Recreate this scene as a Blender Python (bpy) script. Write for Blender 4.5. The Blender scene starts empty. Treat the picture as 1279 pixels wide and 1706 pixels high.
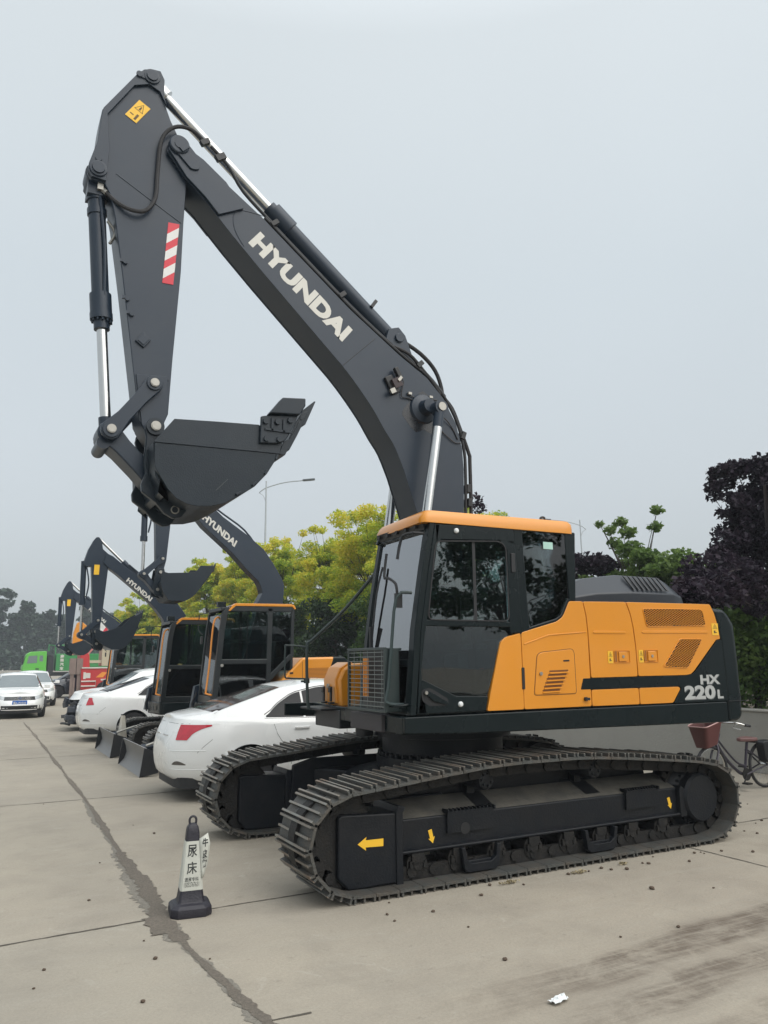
import bpy, bmesh, math, random
import numpy as np
from mathutils import Vector, Matrix
from mathutils.bvhtree import BVHTree
random.seed(7); rng=np.random.default_rng(7)
SC=bpy.context.scene
COL=SC.collection
PI=math.pi
# ---------------------------------------------------------------- materials
MATS={}
def mat(name,col,rough=.5,metal=0,var=.12,scale=6,bump=0,bscale=60,coat=0,dust=0,dustcol=(.22,.19,.15),spec=.5):
    if name in MATS: return MATS[name]
    m=bpy.data.materials.new(name); m.use_nodes=True; nt=m.node_tree; N=nt.nodes; Lk=nt.links
    b=N['Principled BSDF']; b.inputs['Roughness'].default_value=rough; b.inputs['Metallic'].default_value=metal
    b.inputs['Coat Weight'].default_value=coat; b.inputs['Coat Roughness'].default_value=.06
    b.inputs['Specular IOR Level'].default_value=spec
    tc=N.new('ShaderNodeTexCoord'); n=N.new('ShaderNodeTexNoise'); n.inputs['Scale'].default_value=scale; n.inputs['Detail'].default_value=5
    Lk.new(tc.outputs['Object'],n.inputs['Vector'])
    mx=N.new('ShaderNodeMix'); mx.data_type='RGBA'
    mx.inputs['A'].default_value=tuple(c*(1-var) for c in col)+(1,); mx.inputs['B'].default_value=tuple(min(1,c*(1+var)) for c in col)+(1,)
    Lk.new(n.outputs['Fac'],mx.inputs['Factor']); out=mx.outputs['Result']
    if dust:
        n2=N.new('ShaderNodeTexNoise'); n2.inputs['Scale'].default_value=scale*.6; n2.inputs['Detail'].default_value=8; n2.inputs['Roughness'].default_value=.7
        Lk.new(tc.outputs['Object'],n2.inputs['Vector'])
        r=N.new('ShaderNodeMapRange'); r.inputs['From Min'].default_value=.42; r.inputs['From Max'].default_value=.72; r.inputs['To Max'].default_value=dust
        Lk.new(n2.outputs['Fac'],r.inputs['Value'])
        m2=N.new('ShaderNodeMix'); m2.data_type='RGBA'; m2.inputs['B'].default_value=tuple(dustcol)+(1,)
        Lk.new(out,m2.inputs['A']); Lk.new(r.outputs['Result'],m2.inputs['Factor']); out=m2.outputs['Result']
    Lk.new(out,b.inputs['Base Color'])
    rr=N.new('ShaderNodeMapRange'); rr.inputs['To Min'].default_value=max(.02,rough-.07); rr.inputs['To Max'].default_value=min(1,rough+.1)
    Lk.new(n.outputs['Fac'],rr.inputs['Value']); Lk.new(rr.outputs['Result'],b.inputs['Roughness'])
    if bump:
        n3=N.new('ShaderNodeTexNoise'); n3.inputs['Scale'].default_value=bscale; n3.inputs['Detail'].default_value=4
        Lk.new(tc.outputs['Object'],n3.inputs['Vector'])
        bp=N.new('ShaderNodeBump'); bp.inputs['Strength'].default_value=bump; bp.inputs['Distance'].default_value=.02
        Lk.new(n3.outputs['Fac'],bp.inputs['Height']); Lk.new(bp.outputs['Normal'],b.inputs['Normal'])
    MATS[name]=m; return m
def glass(name,tint,refl=.06):
    if name in MATS: return MATS[name]
    m=bpy.data.materials.new(name); m.use_nodes=True; nt=m.node_tree; N=nt.nodes; Lk=nt.links
    for n in list(N): N.remove(n)
    o=N.new('ShaderNodeOutputMaterial'); t=N.new('ShaderNodeBsdfTransparent'); t.inputs['Color'].default_value=tuple(tint)+(1,)
    g=N.new('ShaderNodeBsdfGlossy'); g.inputs['Roughness'].default_value=.015; g.inputs['Color'].default_value=(.95,.97,1,1)
    f=N.new('ShaderNodeFresnel'); f.inputs['IOR'].default_value=1.55
    tc=N.new('ShaderNodeTexCoord'); n=N.new('ShaderNodeTexNoise'); n.inputs['Scale'].default_value=1.5; Lk.new(tc.outputs['Object'],n.inputs['Vector'])
    bp=N.new('ShaderNodeBump'); bp.inputs['Strength'].default_value=.04; bp.inputs['Distance'].default_value=.05
    Lk.new(n.outputs['Fac'],bp.inputs['Height']); Lk.new(bp.outputs['Normal'],g.inputs['Normal'])
    a=N.new('ShaderNodeMath'); a.operation='ADD'; a.inputs[1].default_value=refl; Lk.new(f.outputs['Fac'],a.inputs[0]); a.use_clamp=True
    x=N.new('ShaderNodeMixShader'); Lk.new(a.outputs[0],x.inputs['Fac']); Lk.new(t.outputs[0],x.inputs[1]); Lk.new(g.outputs[0],x.inputs[2]); Lk.new(x.outputs[0],o.inputs['Surface'])
    MATS[name]=m; return m
def leafmat(name,cols,trans=.35,nscale=1.2,spec=.3):
    """leaf colour: each leaf its own shade, sprays of older and younger growth"""
    m=bpy.data.materials.new(name); m.use_nodes=True; nt=m.node_tree; N=nt.nodes; Lk=nt.links
    for n in list(N): N.remove(n)
    o=N.new('ShaderNodeOutputMaterial')
    g=N.new('ShaderNodeNewGeometry'); tc=N.new('ShaderNodeTexCoord'); n=N.new('ShaderNodeTexNoise'); n.inputs['Scale'].default_value=nscale; n.inputs['Detail'].default_value=2
    Lk.new(tc.outputs['Object'],n.inputs['Vector'])
    ad=N.new('ShaderNodeMath'); ad.operation='MULTIPLY_ADD'; ad.inputs[1].default_value=.45; Lk.new(g.outputs['Random Per Island'],ad.inputs[0])
    sb=N.new('ShaderNodeMapRange'); sb.inputs['From Min'].default_value=.3; sb.inputs['From Max'].default_value=.7; sb.inputs['To Max'].default_value=.6; Lk.new(n.outputs['Fac'],sb.inputs['Value'])
    Lk.new(sb.outputs['Result'],ad.inputs[2])
    r=N.new('ShaderNodeValToRGB'); cr=r.color_ramp
    while len(cr.elements)<len(cols): cr.elements.new(.5)
    for i,c in enumerate(cols): cr.elements[i].position=i/(len(cols)-1); cr.elements[i].color=tuple(c)+(1,)
    Lk.new(ad.outputs[0],r.inputs['Fac'])
    b=N.new('ShaderNodeBsdfPrincipled'); b.inputs['Roughness'].default_value=.5; b.inputs['Specular IOR Level'].default_value=spec; Lk.new(r.outputs[0],b.inputs['Base Color'])
    t=N.new('ShaderNodeBsdfTranslucent'); Lk.new(r.outputs[0],t.inputs['Color'])
    x=N.new('ShaderNodeMixShader'); x.inputs['Fac'].default_value=trans; Lk.new(b.outputs[0],x.inputs[1]); Lk.new(t.outputs[0],x.inputs[2]); Lk.new(x.outputs[0],o.inputs['Surface'])
    MATS[name]=m; return m
STEEL=(.038,.046,.058)
M_dark=mat('boom_paint',(.016,.028,.046),.36,0,.16,2.2,.06,120,dust=.20,dustcol=(.058,.066,.078),spec=.42)
M_dark2=mat('body_paint_dark',(.0065,.0115,.013),.26,0,.12,2,0,dust=.05,dustcol=(.03,.03,.03),spec=.24)
M_bucket=mat('bucket_paint',(.011,.019,.028),.36,0,.22,2.5,.1,90,dust=.18,dustcol=(.045,.050,.055),spec=.36)
M_under=mat('undercarriage_paint',(.0060,.0080,.0115),.42,0,.25,5,.15,60,dust=.20,dustcol=(.040,.035,.029),spec=.27)
M_dusty=mat('dusty_steel',(.07,.068,.060),.75,0,.25,8,.2,40,dust=.6,dustcol=(.15,.135,.11))
M_shoe=mat('worn_shoe_steel',(.075,.078,.074),.55,.3,.35,9,.35,70,dust=.6,dustcol=(.12,.09,.065))
M_bar=mat('polished_grouser',(.21,.21,.19),.45,.35,.3,5,.3,70,dust=.9,dustcol=(.19,.115,.07))
M_chain=mat('chain_steel',(.016,.016,.016),.6,.2,.3,20,.3,60,dust=.35,dustcol=(.05,.04,.03),spec=.3)
M_yel=mat('yellow_paint',(.69,.262,.017),.30,0,.05,1.5,coat=.35,dust=.22,dustcol=(.52,.235,.05))
M_yel2=mat('yellow_sticker',(.85,.50,.03),.45,0,.03)
M_org=mat('orange_handrail',(.80,.30,.05),.4,0,.04)
M_black=mat('black_plastic',(.012,.013,.015),.45,0,.2)
M_rub=mat('black_rubber',(.020,.020,.022),.65,0,.25,12,.1,80)
M_int=mat('cab_interior',(.03,.032,.034),.7,0,.2)
M_seat=mat('seat_fabric',(.06,.065,.07),.85)
M_chrome=mat('chrome_rod',(.58,.58,.57),.22,1,.05)
M_pin=mat('zinc_pin',(.36,.35,.32),.45,.8,.2,30)
M_white=mat('white_lettering',(.62,.61,.56),.5,0,.05)
M_silver=mat('silver_decal',(.42,.43,.42),.45,.1,.08,20)
M_red=mat('reflective_red',(.60,.03,.05),.4,0,.06)
M_carw=mat('white_car_paint',(.80,.81,.80),.25,0,.02,1,coat=.8)
M_carglass=mat('tinted_car_glass',(.010,.012,.015),.04,0,.1,spec=.16)
M_rearglass=mat('brown_tinted_glass',(.055,.045,.042),.05,0,.3,3,spec=.9)
M_lamp=mat('tail_lamp_red',(.50,.012,.03),.12,0,.3,14,coat=1)
M_lampw=mat('lamp_clear',(.55,.57,.58),.12,.3,.3,20,coat=1)
M_plate=mat('plate_blue',(.02,.13,.50),.7,spec=.1)
M_lip=mat('car_underside',(.015,.016,.018),.6)
M_rim=mat('alloy_rim',(.35,.35,.36),.3,.8,.1)
M_blade=mat('blade_grey',(.20,.20,.20),.5,.2,.15,4,.08,60,dust=.3,dustcol=(.2,.17,.13))
M_glass=glass('cab_glass',(.62,.72,.71),.05)
M_glassd=glass('cab_glass_dark',(.36,.42,.42),.02)
M_glassw=glass('windshield_glass',(.55,.63,.62),.26)
M_bark=mat('bark',(.075,.06,.048),.9,0,.3,8,.8,30)
# ---------------------------------------------------------------- mesh helpers
def link(o,parent=None):
    COL.objects.link(o)
    if parent: o.parent=parent
    return o
def obj(name,verts,faces,m=None,parent=None,smooth=35,bevel=0,seg=2,label=None,mats=None,fmat=None):
    me=bpy.data.meshes.new(name); me.from_pydata([tuple(map(float,v)) for v in verts],[],faces)
    for mm in (mats or [m]):
        if mm: me.materials.append(mm)
    if fmat is not None: me.polygons.foreach_set('material_index',fmat)
    bm=bmesh.new(); bm.from_mesh(me); bmesh.ops.recalc_face_normals(bm,faces=bm.faces); bm.to_mesh(me); bm.free()
    if smooth:
        me.polygons.foreach_set('use_smooth',[True]*len(me.polygons)); me.set_sharp_from_angle(angle=math.radians(smooth))
    o=bpy.data.objects.new(name,me); link(o,parent)
    if bevel:
        b=o.modifiers.new('bevel','BEVEL'); b.width=bevel; b.segments=seg; b.limit_method='ANGLE'; b.angle_limit=math.radians(32); b.harden_normals=True
    if label: o['label']=label
    return o
def tag(o,label,cat,group=None,kind=None):
    if label: o['label']=label
    if cat: o['category']=cat
    if group: o['group']=group
    if kind: o['kind']=kind
    return o
def empty(name,loc=(0,0,0),rz=0,label=None,cat=None,group=None):
    o=bpy.data.objects.new(name,None); o.location=loc; o.rotation_euler=(0,0,rz); o.empty_display_size=.2; link(o); return tag(o,label,cat,group)
class B:
    """collects boxes, prisms, tubes and linked pieces into one mesh"""
    def __init__(s): s.v=[]; s.f=[]; s.m=[]; s.cm=0
    def add(s,vs,fs):
        k=len(s.v); s.v+=[tuple(v) for v in vs]; s.f+=[tuple(i+k for i in f) for f in fs]; s.m+=[s.cm]*len(fs); return s
    def box(s,c,d,rot=None):
        x,y,z=[q/2 for q in d]; vs=[Vector((a*x,b*y,e*z)) for a in (-1,1) for b in (-1,1) for e in (-1,1)]
        if rot is not None: vs=[rot@v for v in vs]
        c=Vector(c); return s.add([v+c for v in vs],[(0,1,3,2),(4,6,7,5),(0,4,5,1),(2,3,7,6),(0,2,6,4),(1,5,7,3)])
    def prism(s,p,y0,y1,p2=None):
        n=len(p); p2=p2 or p
        vs=[(x,y0,z) for x,z in p]+[(x,y1,z) for x,z in p2]
        return s.add(vs,[tuple(range(n)),tuple(range(2*n-1,n-1,-1))]+[(i,(i+1)%n,n+(i+1)%n,n+i) for i in range(n)])
    def prismz(s,p,z0,z1):
        n=len(p); vs=[(x,y,z0) for x,y in p]+[(x,y,z1) for x,y in p]
        return s.add(vs,[tuple(range(n)),tuple(range(2*n-1,n-1,-1))]+[(i,(i+1)%n,n+(i+1)%n,n+i) for i in range(n)])
    def prismx(s,p,x0,x1,p2=None):
        n=len(p); p2=p2 or p; vs=[(x0,y,z) for y,z in p]+[(x1,y,z) for y,z in p2]
        return s.add(vs,[tuple(range(n)),tuple(range(2*n-1,n-1,-1))]+[(i,(i+1)%n,n+(i+1)%n,n+i) for i in range(n)])
    def cyl(s,a,b,r,r2=None,n=20,cap=True):
        a=Vector(a); b=Vector(b); r2=r if r2 is None else r2; d=(b-a).normalized()
        u=d.orthogonal().normalized(); w=d.cross(u); vs=[]
        for P,R in ((a,r),(b,r2)):
            vs+=[P+R*(math.cos(2*PI*i/n)*u+math.sin(2*PI*i/n)*w) for i in range(n)]
        fs=[(i,(i+1)%n,n+(i+1)%n,n+i) for i in range(n)]
        if cap: fs+=[tuple(range(n)),tuple(range(2*n-1,n-1,-1))]
        return s.add(vs,fs)
    def tube(s,pts,r,n=8,smooth=3,rad=None):
        P=[Vector(p) for p in pts]
        if smooth and len(P)>2: P=catmull(P,smooth)
        rs=rad or [r]*len(P)
        if len(rs)!=len(P): rs=[rs[0]+(rs[-1]-rs[0])*i/(len(P)-1) for i in range(len(P))]
        vs=[]; u=None
        for i,p in enumerate(P):
            d=(P[min(i+1,len(P)-1)]-P[max(i-1,0)]).normalized()
            u=d.orthogonal().normalized() if u is None else (u-d*u.dot(d)).normalized()
            w=d.cross(u); vs+=[p+rs[i]*(math.cos(2*PI*k/n)*u+math.sin(2*PI*k/n)*w) for k in range(n)]
        fs=[(i*n+k,i*n+(k+1)%n,(i+1)*n+(k+1)%n,(i+1)*n+k) for i in range(len(P)-1) for k in range(n)]
        fs+=[tuple(range(n)),tuple(range(len(vs)-1,len(vs)-n-1,-1))]
        return s.add(vs,fs)
    def lathe(s,prof,c,axis='y',n=28):
        """prof: (radius, along)"""
        vs=[]
        for r,a in prof:
            for k in range(n):
                t=2*PI*k/n; p,q=r*math.cos(t),r*math.sin(t)
                v={'y':(p,a,q),'x':(a,p,q),'z':(p,q,a)}[axis]; vs.append((v[0]+c[0],v[1]+c[1],v[2]+c[2]))
        m=len(prof); fs=[(i*n+k,i*n+(k+1)%n,(i+1)*n+(k+1)%n,(i+1)*n+k) for i in range(m-1) for k in range(n)]
        fs+=[tuple(range(n)),tuple(range(m*n-1,m*n-n-1,-1))]
        return s.add(vs,fs)
    def build(s,name,m=None,parent=None,**k):
        return obj(name,s.v,s.f,m,parent,fmat=s.m if k.get('mats') else None,**k)
def catmull(P,k=4,closed=False):
    P=[Vector(p) for p in P]; out=[]; n=len(P)
    for i in range(n if closed else n-1):
        if closed: p0,p1,p2,p3=[P[(i+j)%n] for j in (-1,0,1,2)]
        else: p0,p1,p2,p3=P[max(i-1,0)],P[i],P[i+1],P[min(i+2,n-1)]
        for j in range(k):
            t=j/k; out.append(.5*((2*p1)+(p2-p0)*t+(2*p0-5*p1+4*p2-p3)*t*t+(3*p1-p0-3*p2+p3)*t**3))
    if not closed: out.append(P[-1])
    return out
def sm(p,k=3,closed=True): return [(v[0],v[1]) for v in catmull([(a,b,0) for a,b in p],k,closed)]
def offs(poly,d):
    """inset a polygon by d"""
    n=len(poly); A=sum(poly[i][0]*poly[(i+1)%n][1]-poly[(i+1)%n][0]*poly[i][1] for i in range(n)); s=1 if A>0 else -1; out=[]
    for i in range(n):
        p0,p1,p2=Vector(poly[i-1]),Vector(poly[i]),Vector(poly[(i+1)%n])
        e1=(p1-p0).normalized(); e2=(p2-p1).normalized(); n1=Vector((-e1.y,e1.x))*s; n2=Vector((-e2.y,e2.x))*s
        b=(n1+n2); k=max(.35,b.length_squared/2); q=p1+b/ (2*k) *d*1.0 if b.length>1e-6 else p1
        out.append((q.x,q.y))
    return out
def roundpoly(poly,r,seg=4):
    out=[]; n=len(poly)
    for i in range(n):
        p0,p1,p2=Vector(poly[i-1]),Vector(poly[i]),Vector(poly[(i+1)%n])
        d1=(p0-p1); d2=(p2-p1); a=min(r,d1.length*.45); b=min(r,d2.length*.45)
        A=p1+d1.normalized()*a; C=p1+d2.normalized()*b
        for k in range(seg+1):
            t=k/seg; q=A*(1-t)**2+p1*2*t*(1-t)+C*t*t; out.append((q.x,q.y))
    return out
def ringframe(b,outer,inner,y0,y1):
    """flat frame between two outlines with equal counts"""
    n=len(outer); vs=[(x,y0,z) for x,z in outer]+[(x,y0,z) for x,z in inner]+[(x,y1,z) for x,z in outer]+[(x,y1,z) for x,z in inner]
    f=[]
    for i in range(n):
        j=(i+1)%n
        f+=[(i,j,n+j,n+i),(2*n+i,3*n+i,3*n+j,2*n+j),(i,2*n+i,2*n+j,j),(n+i,n+j,3*n+j,3*n+i)]
    b.add(vs,f)
def textpts(s,bold=.0,shear=0):
    cu=bpy.data.curves.new('lettering','FONT'); cu.body=s; cu.offset=bold; cu.shear=shear; cu.size=1; cu.resolution_u=4
    o=bpy.data.objects.new('lettering',cu); COL.objects.link(o); bpy.context.view_layer.update()
    me=bpy.data.meshes.new_from_object(o.evaluated_get(bpy.context.evaluated_depsgraph_get()))
    v=np.array([list(x.co) for x in me.vertices]).reshape(-1,3); f=[tuple(p.vertices) for p in me.polygons]
    bpy.data.objects.remove(o); bpy.data.curves.remove(cu)
    return v,f
def lettering(s,o,u,w,m,parent,name='lettering',bold=.02,shear=0,th=None):
    """writes s in the parallelogram at o spanned by u (reading direction) and w (up)"""
    v,f=textpts(s,bold,shear)
    if len(v)==0: return None
    mn=v.min(0); mx=v.max(0); o,u,w=Vector(o),Vector(u),Vector(w)
    vs=[o+u*((a[0]-mn[0])/(mx[0]-mn[0]))+w*((a[1]-mn[1])/(mx[1]-mn[1])) for a in v]
    return obj(name,vs,f,m,parent,smooth=0)
def flat(name,pts,m,parent=None,label=None,th=.003):
    """a thin sticker: pts are 3-D corners in one plane"""
    P=[Vector(p) for p in pts]; nn=(P[1]-P[0]).cross(P[2]-P[0]).normalized()
    n=len(P); vs=[p-nn*th*.5 for p in P]+[p+nn*th*.5 for p in P]
    return obj(name,vs,[tuple(range(n)),tuple(range(2*n-1,n-1,-1))]+[(i,(i+1)%n,n+(i+1)%n,n+i) for i in range(n)],m,parent,smooth=0,label=label)
def at(p,y): return (p[0],y,p[1])
def copy_tree(o,parent=None):
    c=o.copy(); COL.objects.link(c); c.parent=parent
    if parent: c.matrix_parent_inverse=o.matrix_parent_inverse
    for ch in [x for x in bpy.data.objects if x.parent==o]: copy_tree(ch,c)
    return c
D={
'boom':[[2.826,6.563],[2.742,6.475],[2.665,6.436],[2.448,6.266],[2.053,5.994],[1.844,5.823],[1.106,5.234],[0.536,4.844],[0.211,4.654],[0.007,4.454],[-0.142,4.198],[-0.212,3.933],[-0.225,3.706],[-0.213,3.259],[-0.172,2.936],[0.22,2.726],[0.318,3.09],[0.382,3.284],[0.492,3.605],[0.602,3.852],[0.713,4.009],[0.853,4.224],[1.04,4.457],[1.186,4.617],[1.757,5.094],[2.043,5.432],[2.347,5.733],[2.644,6.048],[2.828,6.205],[2.936,6.348],[3.0,6.428],[2.993,6.525],[2.935,6.603]],
'boomseam':[[1.186,4.617],[0.825,4.988]],
'boompins':[[2.903,6.499],[0.19,4.29],[0.591,5.001],[0.352,4.233]],
'armplate':[[3.184,7.253],[3.102,7.266],[3.054,7.183],[3.05,6.977],[2.979,6.795],[2.899,6.642],[2.802,6.213],[2.814,5.779],[2.818,5.262],[2.859,4.365],[2.875,3.877],[2.922,3.748],[2.959,3.655],[3.019,3.626],[3.057,3.675],[3.124,3.786],[3.162,4.032],[3.329,5.096],[3.424,5.65],[3.471,5.846],[3.531,5.955],[3.64,5.964],[3.679,6.014],[3.675,6.099],[3.617,6.334],[3.603,6.574],[3.592,6.688],[3.315,7.151],[3.256,7.218]],
'armridge':[[3.514,5.96],[3.497,6.307],[3.547,6.616],[3.328,7.021],[3.196,7.083],[3.095,7.041],[3.029,6.894]],
'armhole_line':[[3.438,6.079],[2.842,5.75]],
'armpins':[[3.176,7.171],[3.594,6.062],[3.597,6.158],[3.022,4.114],[2.999,3.719]],
'armlug':[[3.186,4.509],[3.125,4.593],[3.066,4.533],[3.119,4.461]],
'armbolts':[[3.314,5.233],[3.234,4.752],[3.279,4.536]],
'armstripe':[[2.962,5.72],[2.857,5.728],[2.884,5.115],[2.985,5.112]],
'armsticker':[[3.274,6.901],[3.17,6.842],[3.29,6.648],[3.394,6.705]],
'hyundai':[[2.079,5.851],[2.201,5.696],[1.06,5.031],[1.199,4.869]],
'bcyl':[[3.577,6.136],[3.564,6.005],[3.465,4.821],[3.449,4.721],[3.366,3.795],[3.345,3.684]],
'bcylw':[[3.587,5.339],[3.45,5.375],[3.555,4.882],[3.383,4.92]],
'acyl':[[3.118,7.307],[1.98,6.241],[1.903,6.23],[0.538,5.058],[0.486,5.095]],
'acylpx':[[3.018,7.157],[1.928,6.301],[1.903,6.189],[1.79,6.269],[0.426,5.128]],
'links':[[3.031,4.095],[3.372,3.626],[2.962,3.271],[3.009,3.704]],
'bucket':[[3.056,3.507],[2.897,3.725],[2.529,3.762],[2.161,3.83],[1.996,3.648],[1.924,3.652],[1.992,3.473],[2.07,3.337],[2.176,3.209],[2.318,3.09],[2.438,2.976],[2.556,2.902],[2.665,2.875],[2.755,2.889],[2.846,2.933],[2.92,3.017],[3.036,3.261]],
'bplate2':[[2.161,3.84],[2.111,3.857],[1.782,3.915],[1.874,3.709],[1.914,3.653],[1.996,3.672],[2.161,3.651]],
'btooth':[[1.977,4.047],[1.742,4.084],[1.745,4.01],[2.087,3.881],[1.612,4.093],[1.691,3.991],[1.764,3.824],[1.846,3.69],[1.766,3.949]],
'bear':[[3.071,3.574],[3.079,3.381],[3.047,3.271],[3.093,3.19],[3.085,3.135],[2.965,3.07],[2.889,2.983],[2.814,2.942],[2.741,2.961],[2.67,3.058],[2.751,3.205],[2.828,3.274],[2.871,3.424],[2.933,3.572]],
'cabdoor':[[1.125,1.28],[0.903,2.839],[0.035,2.866],[0.029,2.169],[0.389,1.29]],
'cabwin':[[0.959,2.035],[0.881,2.632],[0.804,2.708],[0.198,2.736],[0.129,2.676],[0.131,2.033]],
'cabwin2':[[1.024,1.555],[1.021,1.673],[1.002,1.986],[0.102,1.993],[0.115,1.944],[0.229,1.855],[0.373,1.411],[0.695,1.42]],
'cabwin3':[[-0.047,2.858],[-0.549,2.867],[-0.568,2.335],[-0.461,2.076],[-0.092,1.987],[-0.062,2.184]],
'cabpill':[[0.036,2.878],[-0.058,2.876],[-0.101,1.962],[0.024,1.929]],
'cpill':[[-0.55,2.876],[-0.687,2.877],[-0.648,2.234],[-0.56,2.231]],
'cabroof':[[0.984,2.932],[-0.639,3.008],[-0.694,2.976],[-0.694,2.886],[-0.318,2.904],[0.921,2.856],[1.021,2.893]],
'handle':[[1.052,1.474],[0.954,1.494],[0.769,1.393],[0.789,1.344],[0.967,1.347],[1.045,1.394]],
'knobs':[[0.658,2.801],[0.666,1.35]],
'hinge':[[0.09,2.637],[0.048,2.639],[0.057,2.471],[0.098,2.469]],
'yel1':[[0.393,1.288],[0.235,1.829],[0.195,1.889],[0.011,1.937],[0.001,1.289]],
'yel2':[[0.011,1.937],[-0.426,2.049],[-0.483,2.093],[-0.562,2.229],[-0.722,2.233],[-0.765,1.937],[-0.76,1.287],[0.001,1.289]],
'yel3':[[-0.731,2.231],[-1.261,2.241],[-1.334,2.053],[-1.354,1.787],[-1.354,1.538],[-0.775,1.535],[-0.765,1.937]],
'yel4':[[-1.282,2.239],[-2.437,2.249],[-2.507,2.118],[-2.549,1.904],[-2.488,1.892],[-2.112,1.575],[-2.024,1.54],[-1.366,1.542],[-1.358,1.831],[-1.336,2.075]],
'yel3b':[[-0.772,1.431],[-1.356,1.434],[-1.356,1.283],[-0.769,1.286]],
'yel4b':[[-1.362,1.434],[-1.904,1.434],[-1.921,1.414],[-1.799,1.282],[-1.365,1.283]],
'strip':[[-0.691,1.537],[-2.243,1.555],[-2.502,1.892],[-2.558,1.892],[-2.578,1.275],[-1.783,1.278],[-1.913,1.425],[-0.636,1.43]],
'cw':[[-2.455,2.249],[-2.685,2.243],[-2.802,2.172],[-2.88,2.076],[-2.877,1.273],[-2.578,1.275],[-2.549,1.904],[-2.518,2.119]],
'cwlow':[[-2.578,1.275],[-2.884,1.27],[-2.865,1.121],[-2.768,1.069],[-2.563,1.069]],
'frame':[[1.185,1.268],[0.582,1.276],[-2.567,1.275],[-2.563,1.069],[1.187,1.141]],
'gr1':[[-1.477,2.183],[-2.308,2.193],[-2.345,2.028],[-1.516,2.01]],
'gr2':[[-1.951,1.894],[-2.277,1.893],[-2.033,1.61],[-1.705,1.63]],
'hatch':[[-0.102,1.398],[-0.159,1.748],[-0.207,1.773],[-0.573,1.805],[-0.589,1.767],[-0.589,1.391]],
'louv':[[-0.263,1.616],[-0.519,1.633],[-0.383,1.427],[-0.191,1.432]],
'lat':[[-1.069,1.783],[-1.272,1.783],[-1.261,1.667],[-1.059,1.669],[-1.462,1.787],[-1.643,1.787],[-1.63,1.671],[-1.45,1.672],[-1.17,1.72],[-1.548,1.725],[-0.188,1.582],[-0.468,1.687],[-0.685,1.353]],
'stick':[[-0.996,1.777],[-1.057,1.777],[-1.047,1.669],[-0.986,1.67],[-1.391,1.787],[-1.449,1.787],[-1.438,1.672],[-1.379,1.673],[-2.422,2.057],[-2.531,2.059],[-2.529,1.939],[-2.431,1.939]],
'hx':[[-2.191,1.544],[-2.499,1.539],[-2.476,1.447],[-2.196,1.446],[-1.954,1.442],[-2.426,1.432],[-2.408,1.303],[-1.948,1.317],[-2.427,1.39],[-2.517,1.393],[-2.505,1.305]],
'hood':[[-1.109,2.445],[-1.207,2.52],[-1.578,2.568],[-2.255,2.569],[-2.428,2.533],[-2.508,2.294],[-1.095,2.269]],
'hoodn':[[-0.877,2.357],[-1.088,2.38],[-2.029,2.372],[-2.085,2.27],[-0.869,2.245]],
'hoodslots':[[-1.588,2.514],[-1.655,2.361],[-2.124,2.524],[-2.194,2.378]],
'pipe':[[-1.628,2.873],[-1.756,2.88],[-1.728,2.524],[-1.619,2.52]],
'sideframe':[[1.244,0.493],[-0.844,0.49],[-0.825,0.265],[1.247,0.249],[-1.793,0.495],[-1.824,0.276]],
'sfpx':[[1.209,0.37],[-1.816,0.342],[1.211,0.24],[-1.82,0.233],[-1.795,0.506],[1.766,0.588],[1.253,0.57],[1.26,0.054],[1.685,0.062],[1.764,0.139]],
'sprock':[[-2.241,0.361],[-2.027,0.38],[-2.419,0.346],[-2.269,0.574],[-2.214,0.164]],
'trtop':[[2.071,0.463],[2.024,0.602],[1.96,0.669],[1.917,0.715],[1.845,0.767],[1.772,0.785],[1.59,0.799],[1.335,0.82],[1.011,0.847],[0.833,0.85],[0.564,0.89],[0.27,0.909],[-0.142,0.911],[-0.531,0.916],[-0.877,0.884],[-1.569,0.817],[-1.938,0.775],[-2.244,0.729],[-2.374,0.656],[-2.44,0.547],[-2.477,0.388],[-2.476,0.311],[-2.431,0.212],[-2.357,0.118],[-2.289,0.062],[-2.144,0.003]],
'trbot':[[2.071,0.463],[2.086,0.381],[2.069,0.306],[2.048,0.239],[1.983,0.149],[1.886,0.044],[1.832,0.004],[1.634,-0.01],[0.948,-0.011]],
'carrier':[[0.325,0.7],[-0.823,0.71]],
'arrows':[[1.604,0.374],[1.533,0.411],[1.533,0.394],[1.396,0.391],[1.396,0.349],[1.53,0.351],[1.533,0.328],[0.955,0.297],[0.926,0.398],[-1.672,0.416],[-1.698,0.316]],
'hosefront':[[0.277,4.823],[0.182,4.74],[0.135,4.649],[0.113,4.565],[0.029,4.491],[-0.087,4.234],[-0.223,4.002],[-0.232,3.916],[-0.214,3.231]],
'sensor':[[0.627,4.575],[0.555,4.674],[0.685,4.555],[0.663,4.398],[0.581,4.529],[0.181,4.3],[0.429,4.446],[0.152,4.479]],
}
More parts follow.
